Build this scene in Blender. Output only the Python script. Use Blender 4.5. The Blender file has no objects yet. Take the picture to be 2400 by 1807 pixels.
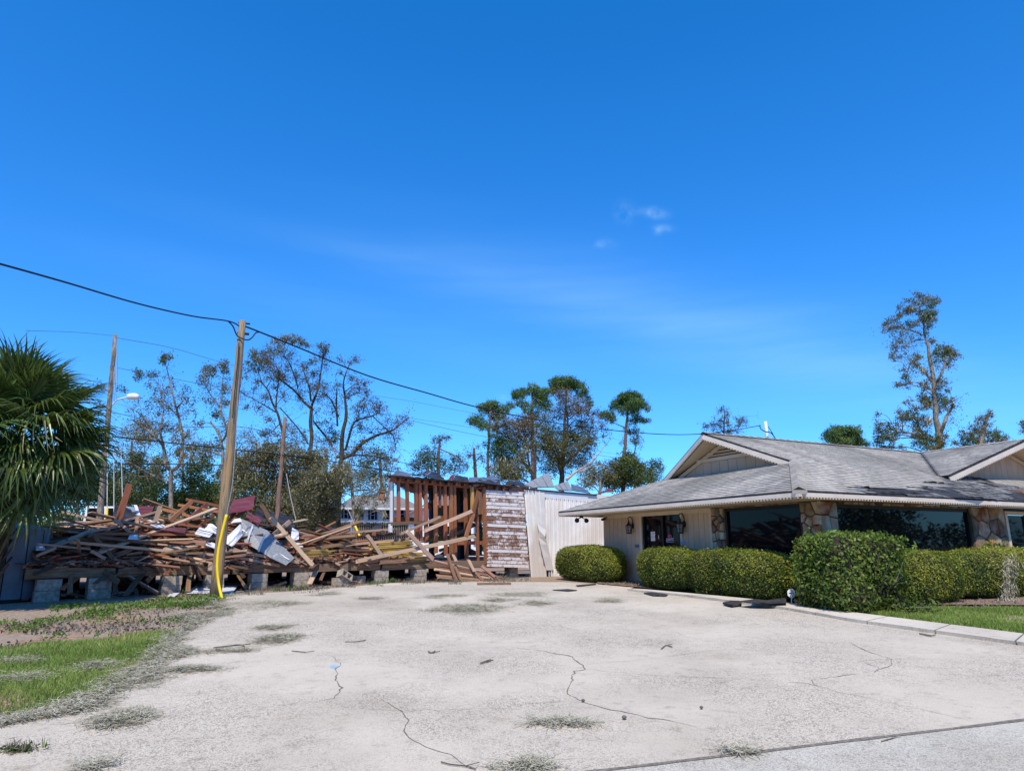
import bpy, bmesh, math, random
import numpy as np
from mathutils import Vector, Matrix, noise
R = math.radians
random.seed(7); rng = np.random.default_rng(7)
S = bpy.context.scene
COL = S.collection

# ------------------------------------------------------------------ camera, world, sun, exposure
F, CX, CY, HOR, CZ = 1600.0, 1200.0, 903.5, 1280.0, 1.6
PIT = math.atan((HOR-CY)/F)
cam = bpy.data.cameras.new('camera'); camo = bpy.data.objects.new('camera', cam); COL.objects.link(camo)
cam.sensor_width = 36; cam.lens = 24.0; cam.clip_start = .05; cam.clip_end = 5000
camo.location = (0, 0, CZ); camo.rotation_euler = (math.pi/2+PIT, 0, 0); S.camera = camo

SUN_EL, SUN_AZ = R(55), math.atan2(-.10, -1.)     # azimuth of the direction towards the sun, from +Y clockwise
W = bpy.data.worlds.new('World'); S.world = W; W.use_nodes = True
wn, wl = W.node_tree.nodes, W.node_tree.links
for n_ in list(wn): wn.remove(n_)
def WN(t, **k):
    n = wn.new(t)
    for a, b in k.items(): setattr(n, a, b)
    return n
out = WN('ShaderNodeOutputWorld'); bg = WN('ShaderNodeBackground'); sky = WN('ShaderNodeTexSky')
sky.sky_type = 'NISHITA'; sky.sun_disc = False; sky.sun_elevation = SUN_EL; sky.sun_rotation = SUN_AZ % (2*math.pi)
sky.air_density = 1.0; sky.dust_density = .25; sky.ozone_density = 3.0; sky.altitude = 0
hs = WN('ShaderNodeHueSaturation'); hs.inputs['Saturation'].default_value = 1.02; hs.inputs['Value'].default_value = 1.0
hs.inputs['Hue'].default_value = .5
tint = WN('ShaderNodeMix', data_type='RGBA', blend_type='MULTIPLY'); tint.inputs[0].default_value = 1
wl.new(sky.outputs[0], tint.inputs[6]); tint.inputs[7].default_value = (.56, 1.13, 1.92, 1); tint.clamp_result = False
deep = WN('ShaderNodeMix', data_type='RGBA', blend_type='SUBTRACT'); deep.inputs[0].default_value = 1; deep.inputs[7].default_value = (.24, 0, 0, 1); wl.new(tint.outputs[2], deep.inputs[6])
pos = WN('ShaderNodeVectorMath', operation='MAXIMUM'); wl.new(deep.outputs[2], pos.inputs[0]); wl.new(pos.outputs[0], hs.inputs['Color'])
tc = WN('ShaderNodeTexCoord'); sx = WN('ShaderNodeSeparateXYZ'); wl.new(tc.outputs['Generated'], sx.inputs[0])
def M(op, a, b=None, c=None):
    n = WN('ShaderNodeMath', operation=op)
    for i, v in enumerate((a, b, c)):
        if v is None: continue
        if isinstance(v, (int, float)): n.inputs[i].default_value = v
        else: wl.new(v, n.inputs[i])
    return n.outputs[0]
yy = M('MAXIMUM', sx.outputs[1], .05)
ca, cb = M('DIVIDE', sx.outputs[0], yy), M('DIVIDE', sx.outputs[2], yy)      # gnomonic sky coordinates about +Y
nz = WN('ShaderNodeTexNoise'); nz.inputs['Scale'].default_value = 26; nz.inputs['Detail'].default_value = 6; nz.inputs['Roughness'].default_value = .62
wl.new(tc.outputs['Generated'], nz.inputs['Vector'])
nz2 = WN('ShaderNodeTexNoise'); nz2.inputs['Scale'].default_value = 2.2; nz2.inputs['Detail'].default_value = 4
mpw = WN('ShaderNodeMapping'); mpw.inputs['Rotation'].default_value = (0, R(14), 0); mpw.inputs['Scale'].default_value = (1.6, 1.0, 12.0); wl.new(tc.outputs['Generated'], mpw.inputs[0])
wl.new(mpw.outputs[0], nz2.inputs['Vector'])
def raydir(x, y):
    u, v = (x-CX)/F, (CY-y)/F
    c, s = math.cos(PIT), math.sin(PIT)
    return u, c-v*s, s+v*c
def skyab(x, y):
    a, b, c = raydir(x, y); return a/b, c/b
tot = None
for (x, y, rx, ry, k) in ((1463, 500, 20, 26, 1.), (1525, 496, 30, 12, 1.), (1546, 506, 20, 10, 1.), (1556, 535, 24, 10, .8), (1540, 543, 10, 10, .8), (1412, 571, 26, 12, .75), (1180, 932, 22, 8, .6)):
    a0, b0 = skyab(x, y); fx = rx/F; fy = ry/F
    e = M('ADD', M('POWER', M('DIVIDE', M('SUBTRACT', ca, a0), fx), 2.), M('POWER', M('DIVIDE', M('SUBTRACT', cb, b0), fy), 2.))
    g_ = M('MULTIPLY', M('MULTIPLY', M('EXPONENT', M('MULTIPLY', e, -1.)), M('MAXIMUM', M('MULTIPLY', M('SUBTRACT', nz.outputs[0], .40), 4.5), 0.)), 0.26*k)
    tot = g_ if tot is None else M('ADD', tot, g_)
for (p1, p2, w_, k) in (((1150, 650), (2500, 985), 130, .12), ((700, 560), (1900, 830), 50, .05), ((300, 600), (1400, 900), 60, .035)):
    (a1, b1), (a2, b2) = skyab(*p1), skyab(*p2); sl = (b2-b1)/(a2-a1)
    d_ = M('DIVIDE', M('SUBTRACT', M('SUBTRACT', cb, b1), M('MULTIPLY', M('SUBTRACT', ca, a1), sl)), w_/F)
    g_ = M('MULTIPLY', M('EXPONENT', M('MULTIPLY', M('POWER', d_, 2.), -1.)), M('MULTIPLY', M('MAXIMUM', M('SUBTRACT', nz2.outputs[0], .12), 0.), 3*k))
    env = M('EXPONENT', M('MULTIPLY', M('POWER', M('DIVIDE', M('SUBTRACT', ca, (a1+a2)/2), (a2-a1)*.55), 2.), -1.))
    tot = M('ADD', tot, M('MULTIPLY', g_, env))
front = M('GREATER_THAN', sx.outputs[1], .05)
mx = WN('ShaderNodeMix', data_type='RGBA'); wl.new(M('MINIMUM', M('MULTIPLY', tot, front), .8), mx.inputs[0])
wl.new(hs.outputs[0], mx.inputs[6]); mx.inputs[7].default_value = (4.3, 7.1, 9.2, 1)
wl.new(mx.outputs[2], bg.inputs[0]); bg.inputs[1].default_value = .13; wl.new(bg.outputs[0], out.inputs[0])

sl_ = bpy.data.lights.new('sun', 'SUN'); sl_.energy = 5.0; sl_.angle = R(.53); sl_.color = (1, .895, .69)
so = bpy.data.objects.new('sun', sl_); COL.objects.link(so)
sdir = Vector((math.sin(SUN_AZ)*math.cos(SUN_EL), math.cos(SUN_AZ)*math.cos(SUN_EL), math.sin(SUN_EL)))
so.rotation_euler = sdir.to_track_quat('Z', 'Y').to_euler(); so.location = (0, 0, 40)
S.view_settings.view_transform = 'Standard'; S.view_settings.look = 'None'
S.view_settings.exposure = 0.0; S.view_settings.gamma = 1.0; S.view_settings.use_curve_mapping = False

# ------------------------------------------------------------------ where things are: rays of the photograph, the ground
def g(Y):
    t = min(max((Y-4.5)/9.5, -.25), 2.)
    return .5*(t if t < .85 else .85+.15*(1-math.exp(-(t-.85)/.15)))+.1*min(max((Y-13)/7, 0), 1)
def V(*a): return Vector(a)
def at_d(x, y, t):
    a, b, c = raydir(x, y); return V(a*t, b*t, CZ+c*t)
def at_y(x, y, Y):
    a, b, c = raydir(x, y); return at_d(x, y, Y/b)
def at_z(x, y, z):
    a, b, c = raydir(x, y); return at_d(x, y, (z-CZ)/c)
def on_g(x, y, dz=0.):
    a, b, c = raydir(x, y); t = 10.
    for _ in range(40): t = (g(b*t)+dz-CZ)/c
    return at_d(x, y, t)
def on_pl(x, y, P, n):
    d = Vector(raydir(x, y)); return V(0, 0, CZ)+d*((P-V(0, 0, CZ)).dot(n)/d.dot(n))
def px(P):
    X, Y, Z = P[0], P[1], P[2]-CZ
    d = Y*math.cos(PIT)+Z*math.sin(PIT); u = -Y*math.sin(PIT)+Z*math.cos(PIT)
    return CX+F*X/d, CY-F*u/d
def inpoly(x, y, poly):
    c = False; j = len(poly)-1
    for i in range(len(poly)):
        xi, yi = poly[i]; xj, yj = poly[j]
        if (yi > y) != (yj > y) and x < (xj-xi)*(y-yi)/(yj-yi)+xi: c = not c
        j = i
    return c
def lerp(a, b, t): return a+(b-a)*t
def interp(x, xs, ys): return float(np.interp(x, xs, ys))

# ------------------------------------------------------------------ materials
MAT = {}
def mat(name, c1, c2=None, scale=8., rough=.8, bump=0., stretch=(1, 1, 1), coord='Object', detail=5., objvar=0., island=0., spec=.3,
        metal=0., c3=None, scale3=2., lo=.4, hi=.62, bdist=.01, trans=0.):
    m = bpy.data.materials.new(name); m.use_nodes = True; MAT[name] = m
    N, L = m.node_tree.nodes, m.node_tree.links; b = N['Principled BSDF']
    b.inputs['Roughness'].default_value = rough; b.inputs['Specular IOR Level'].default_value = spec; b.inputs['Metallic'].default_value = metal
    if c2 is None and not objvar and not island:
        b.inputs['Base Color'].default_value = (*c1, 1); return m
    if c2 is None: c2 = c1
    t = N.new('ShaderNodeTexCoord'); mp = N.new('ShaderNodeMapping'); mp.inputs['Scale'].default_value = stretch
    L.new(t.outputs[coord], mp.inputs[0])
    nz = N.new('ShaderNodeTexNoise'); nz.inputs['Scale'].default_value = scale; nz.inputs['Detail'].default_value = detail; nz.inputs['Roughness'].default_value = .6
    L.new(mp.outputs[0], nz.inputs[0])
    if objvar:
        oi = N.new('ShaderNodeObjectInfo'); ad = N.new('ShaderNodeVectorMath'); ad.operation = 'SCALE'
        cx = N.new('ShaderNodeCombineXYZ'); L.new(oi.outputs['Random'], cx.inputs[0]); L.new(oi.outputs['Random'], cx.inputs[1])
        ad.inputs[3].default_value = 37.; L.new(cx.outputs[0], ad.inputs[0]); L.new(ad.outputs[0], mp.inputs['Location'])
    rp = N.new('ShaderNodeValToRGB'); rp.color_ramp.elements[0].position = lo; rp.color_ramp.elements[1].position = hi
    rp.color_ramp.elements[0].color = (*c1, 1); rp.color_ramp.elements[1].color = (*c2, 1); L.new(nz.outputs[0], rp.inputs[0])
    col = rp.outputs[0]
    if c3 is not None:
        n3 = N.new('ShaderNodeTexNoise'); n3.inputs['Scale'].default_value = scale3; n3.inputs['Detail'].default_value = 4; L.new(mp.outputs[0], n3.inputs[0])
        r3 = N.new('ShaderNodeValToRGB'); r3.color_ramp.elements[0].position = .48; r3.color_ramp.elements[1].position = .62; L.new(n3.outputs[0], r3.inputs[0])
        m3 = N.new('ShaderNodeMix'); m3.data_type = 'RGBA'; L.new(r3.outputs[0], m3.inputs[0]); L.new(col, m3.inputs[6]); m3.inputs[7].default_value = (*c3, 1); col = m3.outputs[2]
    for k, src in ((objvar, 'o'), (island, 'i')):
        if not k: continue
        if src == 'o': rv = oi.outputs['Random']
        else: rv = N.new('ShaderNodeNewGeometry').outputs['Random Per Island']
        h = N.new('ShaderNodeHueSaturation'); mr = N.new('ShaderNodeMapRange'); mr.inputs[3].default_value = 1-k; mr.inputs[4].default_value = 1+k
        L.new(rv, mr.inputs[0]); L.new(mr.outputs[0], h.inputs['Value'])
        wn_ = N.new('ShaderNodeTexWhiteNoise'); wn_.noise_dimensions = '1D'; L.new(rv, wn_.inputs['W'])
        mh = N.new('ShaderNodeMapRange'); mh.inputs[3].default_value = .5-.045*k; mh.inputs[4].default_value = .5+.045*k; L.new(wn_.outputs[0], mh.inputs[0]); L.new(mh.outputs[0], h.inputs['Hue'])
        L.new(col, h.inputs['Color']); col = h.outputs[0]
    L.new(col, b.inputs['Base Color'])
    if bump:
        bp = N.new('ShaderNodeBump'); bp.inputs['Strength'].default_value = bump; bp.inputs['Distance'].default_value = bdist
        L.new(nz.outputs[0], bp.inputs['Height']); L.new(bp.outputs[0], b.inputs['Normal'])
    return m
GR = (1.2, 14, 14)      # grain along local x
wood_a = mat('weathered_wood', (.165, .085, .048), (.38, .225, .135), 3, .85, .5, GR, objvar=.4, c3=(.12, .07, .05), scale3=1.3)
wood_b = mat('pale_weathered_wood', (.37, .24, .155), (.60, .43, .305), 3, .85, .4, GR, objvar=.25, c3=(.28, .19, .15), scale3=1.1)
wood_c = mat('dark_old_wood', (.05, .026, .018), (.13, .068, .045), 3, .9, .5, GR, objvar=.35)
wood_d = mat('red_brown_wood', (.18, .06, .03), (.42, .165, .085), 3, .8, .4, GR, objvar=.3)
wood_y = mat('yellow_lumber', (.50, .31, .08), (.70, .48, .15), 4, .75, .3, GR, objvar=.25)
wood_w = mat('white_painted_board', (.66, .65, .66), (.78, .78, .8), 2, .6, .1, GR, objvar=.08)
beam_m = mat('old_beam_wood', (.12, .08, .052), (.30, .205, .135), 2.5, .9, .6, GR, objvar=.25, c3=(.13, .055, .03), scale3=.9)
def peel_mat():
    m = bpy.data.materials.new('peeling_white_paint'); m.use_nodes = True; N, L = m.node_tree.nodes, m.node_tree.links; b = N['Principled BSDF']; b.inputs['Roughness'].default_value = .8
    t = N.new('ShaderNodeTexCoord'); oi = N.new('ShaderNodeObjectInfo'); cx = N.new('ShaderNodeCombineXYZ'); sc = N.new('ShaderNodeMath'); sc.operation = 'MULTIPLY'; sc.inputs[1].default_value = 43.; L.new(oi.outputs['Random'], sc.inputs[0]); L.new(sc.outputs[0], cx.inputs[0]); L.new(sc.outputs[0], cx.inputs[2])
    def nz(st, d):
        mp = N.new('ShaderNodeMapping'); mp.inputs['Scale'].default_value = st; L.new(t.outputs['Generated'], mp.inputs[0]); L.new(cx.outputs[0], mp.inputs['Location']); n = N.new('ShaderNodeTexNoise'); n.inputs['Scale'].default_value = 1.; n.inputs['Detail'].default_value = d; n.inputs['Roughness'].default_value = .65; L.new(mp.outputs[0], n.inputs[0]); return n.outputs[0]
    def mth(op, a, b_):
        n = N.new('ShaderNodeMath'); n.operation = op
        for i, v in enumerate((a, b_)):
            if isinstance(v, float): n.inputs[i].default_value = v
            else: L.new(v, n.inputs[i])
        return n.outputs[0]
    f = mth('ADD', mth('ADD', mth('MULTIPLY', nz((4, 4, .5), 6), .62), mth('MULTIPLY', nz((26, 26, 2.2), 5), .38)), mth('MULTIPLY', mth('SUBTRACT', oi.outputs['Random'], .5), .17))
    r_ = N.new('ShaderNodeValToRGB'); e = r_.color_ramp.elements; e[0].position = .435; e[0].color = (.20, .10, .06, 1); e[1].position = .535; e[1].color = (.70, .63, .59, 1); k = e.new(.475); k.color = (.36, .235, .175, 1); L.new(f, r_.inputs[0]); L.new(r_.outputs[0], b.inputs['Base Color'])
    bp = N.new('ShaderNodeBump'); bp.inputs['Strength'].default_value = .5; bp.inputs['Distance'].default_value = .006; L.new(f, bp.inputs['Height']); L.new(bp.outputs[0], b.inputs['Normal']); return m
peel = peel_mat()
red_m = mat('maroon_sheet_metal', (.13, .022, .02), (.19, .035, .032), 3, .45, 0, spec=.4)
silv = mat('foil_faced_sheet', (.15, .16, .175), (.31, .325, .35), 30, .5, .8, metal=.0, bdist=.004, lo=.3, hi=.7)
galv = mat('galvanised_sheet', (.22, .225, .24), (.36, .37, .39), 6, .4, .3, metal=.7)
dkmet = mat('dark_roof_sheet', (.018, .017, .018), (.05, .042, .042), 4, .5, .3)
whmet = mat('white_sheet_metal', (.58, .59, .62), (.72, .73, .76), 3, .45, .1)
ribmet = mat('ribbed_white_metal', (.76, .72, .69), (.83, .80, .77), 1.6, .5, .05, c3=(.68, .62, .57), scale3=.7)
cream = mat('cream_flashing', (.74, .67, .58), (.82, .76, .67), 2, .55, .1)
block = mat('concrete_block', (.27, .225, .175), (.44, .385, .315), 14, .95, .5, objvar=.1)
pole_m = mat('weathered_pole_wood', (.15, .115, .075), (.34, .27, .18), 2.5, .9, .7, (22, 22, 1.1), bdist=.02, c3=(.38, .24, .12), scale3=.5)
pole_r = mat('reddish_pole_wood', (.15, .085, .06), (.30, .19, .14), 3, .9, .5, (14, 14, .9))
cable_m = mat('black_cable', (.008, .009, .012), rough=.5)
cable_l = mat('grey_wire', (.30, .31, .33), rough=.5)
wire_far = mat('far_wire', (.09, .12, .17), rough=.6)
yel = mat('yellow_plastic', (.80, .56, .015), rough=.4)
lampw = mat('lamp_housing', (.7, .71, .72), rough=.4)
bark = mat('grey_bark', (.13, .105, .085), (.30, .26, .22), 3, .95, .6, (6, 6, 1.2))
barkp = mat('pine_bark', (.09, .05, .036), (.21, .13, .10), 3, .95, .6, (6, 6, 1.2))
barkd = mat('dark_bark', (.035, .027, .02), (.10, .078, .06), 3, .95, .5, (6, 6, 1.2))
def leafy_shader(m, k=.38):
    N, L = m.node_tree.nodes, m.node_tree.links; b = N['Principled BSDF']; o = [n for n in N if n.type == 'OUTPUT_MATERIAL'][0]; t = N.new('ShaderNodeBsdfTranslucent'); x = N.new('ShaderNodeMixShader'); x.inputs[0].default_value = k
    src = b.inputs['Base Color'].links[0].from_socket; L.new(src, t.inputs[0]); L.new(b.outputs[0], x.inputs[1]); L.new(t.outputs[0], x.inputs[2]); L.new(x.outputs[0], o.inputs[0]); return m
def leafmat(name, a, b_, isl=.45, rough=.55, spec=.35): return leafy_shader(_leafmat(name, a, b_, isl, rough, spec))
def _leafmat(name, a, b_, isl=.45, rough=.55, spec=.35): return mat(name, a, b_, .35, rough, 0, coord='Object', island=isl, spec=spec, lo=.38, hi=.62)
lf_oak = leafmat('olive_leaves', (.11, .118, .03), (.21, .185, .056))
lf_brown = leafmat('browning_leaves', (.14, .098, .042), (.21, .15, .065))
lf_dark = leafmat('dark_green_leaves', (.052, .086, .022), (.12, .155, .04))
lf_pine = leafmat('pine_needles', (.06, .13, .025), (.14, .22, .05))
lf_grn = leafmat('bright_green_leaves', (.06, .115, .02), (.12, .17, .035))
lf_vine = leafmat('vine_leaves', (.135, .13, .055), (.24, .215, .10))
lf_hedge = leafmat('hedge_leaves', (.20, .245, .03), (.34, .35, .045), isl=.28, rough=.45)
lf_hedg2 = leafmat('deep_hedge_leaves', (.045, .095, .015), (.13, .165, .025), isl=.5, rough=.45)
lf_bush = leafmat('glossy_bush_leaves', (.07, .15, .02), (.18, .25, .04), isl=.4, rough=.42, spec=.3)
moss_m = mat('spanish_moss', (.30, .28, .20), (.48, .45, .35), 5, .95, island=.3)
palm_m = mat('palm_leaf', (.045, .10, .018), (.115, .175, .032), 1.5, .36, 0, island=.4, spec=.55, c3=(.12, .14, .032), scale3=.7)
palm_o = mat('old_palm_leaf', (.12, .11, .03), (.24, .19, .06), 1.5, .5, 0, island=.4)
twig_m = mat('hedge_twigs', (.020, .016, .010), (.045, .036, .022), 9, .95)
shing = mat('grey_shingles', (.325, .30, .265), (.44, .41, .365), 9, .92, .4, island=.2, c3=(.285, .265, .235), scale3=.45)
shing_d = mat('worn_dark_shingles', (.09, .088, .088), (.27, .265, .26), 5, .95, .5, (.6, 3, 3), island=.42)
felt = mat('roofing_felt', (.02, .02, .024), (.05, .05, .055), 5, .9, .3)
ply = mat('bare_roof_boards', (.22, .07, .025), (.42, .17, .07), 4, .85, .4, (1, 6, 6), island=.25)
fasc = mat('pale_fascia_paint', (.60, .52, .44), (.67, .59, .51), 3, .5)
soff = mat('soffit_paint', (.55, .43, .285), (.60, .48, .33), 2, .7)
siding = mat('taupe_siding', (.52, .375, .25), (.57, .42, .285), 2, .75, .1, objvar=.05)
trim_m = mat('tan_trim_paint', (.60, .49, .34), (.66, .55, .40), 3, .6)
stone_m = mat('field_stone', (.17, .12, .075), (.35, .26, .17), 5, .9, .7, objvar=.55, c3=(.27, .10, .045), scale3=2.2, bdist=.02)
stone_r = mat('rust_stone', (.14, .042, .018), (.30, .13, .055), 4, .9, .7, objvar=.3, c3=(.40, .33, .24), scale3=3, bdist=.02)
stone_p = mat('pale_stone', (.29, .23, .15), (.46, .39, .28), 4, .9, .7, objvar=.25, c3=(.33, .17, .08), scale3=2.4, bdist=.02)
stone_g = mat('grey_stone', (.10, .092, .08), (.21, .195, .17), 4, .9, .7, objvar=.3, bdist=.02)
mortar = mat('dark_mortar', (.10, .08, .06), (.17, .14, .105), 20, .95, .4)
glass2 = mat('front_window_glass', (.004, .005, .008), rough=.02, spec=.35)
glass = mat('dark_window_glass', (.006, .007, .009), rough=.03, spec=.13)
bronze = mat('dark_bronze_frame', (.012, .011, .010), rough=.45)
lant_m = mat('lantern_metal', (.025, .023, .02), rough=.5)
lant_g = mat('lantern_glass', (.22, .22, .22), rough=.15, spec=.6)
paper = mat('paper', (.8, .8, .8), rough=.8)
ink = mat('grey_ink', (.25, .26, .3), rough=.8)
blue = mat('blue_sign', (.045, .10, .22), rough=.5)
blue_l = mat('pale_blue_print', (.28, .42, .62), rough=.6)
pinkm = mat('pink_decal', (.70, .10, .20), rough=.5)
whdec = mat('white_decal', (.78, .8, .82), rough=.5)
tank_m = mat('blue_grey_panel', (.105, .125, .15), (.14, .165, .195), 3, .6)
tan_b = mat('tan_sheathing', (.40, .26, .12), (.46, .31, .15), 2, .8)
wh_sid = mat('white_house_siding', (.70, .72, .76), (.78, .80, .83), 2, .6)
roof_far = mat('far_grey_roof', (.17, .165, .165), (.24, .235, .235), 12, .9)
roof_br = mat('far_brown_roof', (.17, .125, .13), (.23, .175, .18), 10, .9)
brick_m = mat('chimney_brick', (.27, .085, .05), (.36, .14, .085), 9, .9, objvar=.2)
navy = mat('navy_shutter', (.014, .02, .04), rough=.6)
fence_m = mat('dark_fence_wood', (.035, .03, .025), (.09, .078, .065), 4, .9, .3, (6, 6, 1), objvar=.3)
steel = mat('zinc_post', (.5, .52, .55), rough=.4, metal=.5)
mulch = mat('mulch', (.16, .10, .07), (.30, .21, .16), 22, .95, .6)
black_t = mat('black_shingle_strip', (.02, .02, .023), (.06, .058, .06), 12, .85, .4)
crackm = mat('crack_fill', (.13, .11, .09), (.25, .22, .185), 30, .95)
grass_m = mat('grass_blades', (.17, .26, .045), (.29, .38, .09), .8, .6, island=.35)
weed_m = mat('weed_leaves', (.08, .16, .02), (.14, .24, .035), .8, .5, island=.35)
twigd = mat('dry_twig', (.10, .085, .068), (.2, .175, .14), 9, .9)
carp = mat('white_car_paint', (.75, .76, .78), rough=.25)
asph = mat('far_asphalt', (.30, .30, .30), (.36, .36, .36), 4, .9)

for k_ in (grass_m, weed_m, palm_m, palm_o): leafy_shader(k_, .3)
def ground_mat():
    m = bpy.data.materials.new('dirt_ground'); m.use_nodes = True; N, L = m.node_tree.nodes, m.node_tree.links; b = N['Principled BSDF']
    t = N.new('ShaderNodeTexCoord'); b.inputs['Roughness'].default_value = .95; b.inputs['Specular IOR Level'].default_value = .1
    def nzz(s, d=6):
        n = N.new('ShaderNodeTexNoise'); n.inputs['Scale'].default_value = s; n.inputs['Detail'].default_value = d; L.new(t.outputs['Object'], n.inputs[0]); return n.outputs[0]
    def ramp(v, a, b_, c1, c2):
        r = N.new('ShaderNodeValToRGB'); r.color_ramp.elements[0].position = a; r.color_ramp.elements[1].position = b_
        r.color_ramp.elements[0].color = (*c1, 1); r.color_ramp.elements[1].color = (*c2, 1); L.new(v, r.inputs[0]); return r.outputs[0]
    def mix(f, a, b_):
        x = N.new('ShaderNodeMix'); x.data_type = 'RGBA'; L.new(f, x.inputs[0]); L.new(a, x.inputs[6]); L.new(b_, x.inputs[7]); return x.outputs[2]
    dirt = ramp(nzz(14), .35, .65, (.21, .135, .093), (.40, .275, .20))
    gry = ramp(nzz(30), .35, .65, (.22, .17, .125), (.38, .31, .245))
    L.new(mix(ramp(nzz(1.1, 3), .47, .57, (0, 0, 0), (1, 1, 1)), dirt, gry), b.inputs['Base Color'])
    bp = N.new('ShaderNodeBump'); bp.inputs['Strength'].default_value = .8; bp.inputs['Distance'].default_value = .03; L.new(nzz(25), bp.inputs['Height']); L.new(bp.outputs[0], b.inputs['Normal'])
    return m
def concrete_mat(name, base, dark, speck, worn=True, agg=60., patch=(.48, .66)):
    m = bpy.data.materials.new(name); m.use_nodes = True; N, L = m.node_tree.nodes, m.node_tree.links; b = N['Principled BSDF']
    t = N.new('ShaderNodeTexCoord'); b.inputs['Roughness'].default_value = .9; b.inputs['Specular IOR Level'].default_value = .2
    def nzz(s, d=6, r=.6):
        n = N.new('ShaderNodeTexNoise'); n.inputs['Scale'].default_value = s; n.inputs['Detail'].default_value = d; n.inputs['Roughness'].default_value = r; L.new(t.outputs['Object'], n.inputs[0]); return n.outputs[0]
    def ramp(v, a, b_, c1, c2):
        r = N.new('ShaderNodeValToRGB'); r.color_ramp.elements[0].position = a; r.color_ramp.elements[1].position = b_
        r.color_ramp.elements[0].color = (*c1, 1); r.color_ramp.elements[1].color = (*c2, 1); L.new(v, r.inputs[0]); return r.outputs[0]
    def mix(f, a, b_, mode='MIX'):
        x = N.new('ShaderNodeMix'); x.data_type = 'RGBA'; x.blend_type = mode
        if isinstance(f, float): x.inputs[0].default_value = f
        else: L.new(f, x.inputs[0])
        L.new(a, x.inputs[6]); L.new(b_, x.inputs[7]); return x.outputs[2]
    c = ramp(nzz(.9, 8, .65), .34, .66, tuple(v*.88 for v in base), base)
    v = N.new('ShaderNodeTexVoronoi'); v.inputs['Scale'].default_value = agg; L.new(t.outputs['Object'], v.inputs['Vector'])
    ag = ramp(v.outputs['Distance'], .18, .55, speck, dark)
    wn1 = N.new('ShaderNodeTexWhiteNoise'); L.new(v.outputs['Position'], wn1.inputs['Vector'])
    agc = mix(ramp(wn1.outputs['Value'], .35, .75, (0, 0, 0), (1, 1, 1)), ag, c)
    c = mix(ramp(nzz(.55, 7, .6), patch[0], patch[1], (0, 0, 0), (.85, .85, .85)), c, agc)
    st = ramp(nzz(6, 6, .7), .30, .46, (.70, .67, .64), (1, 1, 1)); c = mix(.8, c, st, 'MULTIPLY')
    st2 = ramp(nzz(110, 3, .7), .36, .5, (.60, .575, .55), (1, 1, 1)); c = mix(.62, c, st2, 'MULTIPLY')
    st3 = ramp(nzz(.32, 5, .6), .33, .5, (.84, .82, .80), (1, 1, 1)); c = mix(1., c, st3, 'MULTIPLY')
    L.new(c, b.inputs['Base Color'])
    bp = N.new('ShaderNodeBump'); bp.inputs['Strength'].default_value = .45; bp.inputs['Distance'].default_value = .012; L.new(nzz(70, 5, .7), bp.inputs['Height']); L.new(bp.outputs[0], b.inputs['Normal'])
    return m
dirt_m = ground_mat()
conc = concrete_mat('driveway_concrete', (.615, .545, .445), (.26, .228, .185), (.78, .71, .60), patch=(.40, .58))
walkc = concrete_mat('sidewalk_concrete', (.65, .59, .50), (.46, .42, .36), (.70, .66, .60), agg=90, patch=(.55, .8))
kerbc = concrete_mat('kerb_concrete', (.42, .385, .335), (.22, .2, .17), (.5, .46, .4), agg=40)
roadc = concrete_mat('road_gravel', (.60, .56, .475), (.31, .29, .245), (.72, .68, .59), agg=75, patch=(.2, .4))

# ------------------------------------------------------------------ building helpers
def tag(o, label=None, cat=None, group=None, kind=None):
    if label: o['label'] = label
    if cat: o['category'] = cat
    if group: o['group'] = group
    if kind: o['kind'] = kind
    return o
def link(o, parent=None):
    COL.objects.link(o)
    if parent is not None:
        o.parent = parent; o.matrix_parent_inverse = PW[parent.name].inverted()
    PW[o.name] = Matrix.Identity(4)
    return o
PW = {}
def empty(name, loc, label=None, cat=None, group=None, kind=None):
    o = bpy.data.objects.new(name, None); o.location = loc; o.empty_display_size = .2; COL.objects.link(o)
    PW[o.name] = Matrix.Translation(loc); return tag(o, label, cat, group, kind)
def meshobj(name, vs, fs, m, parent=None, smooth=False, mi=None):
    me = bpy.data.meshes.new(name); me.from_pydata([tuple(v) for v in vs], [], fs)
    for k in (m if isinstance(m, (list, tuple)) else [m]): me.materials.append(k)
    if mi is not None: me.polygons.foreach_set('material_index', mi)
    if smooth: me.polygons.foreach_set('use_smooth', [True]*len(fs))
    me.update(); return link(bpy.data.objects.new(name, me), parent)
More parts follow.
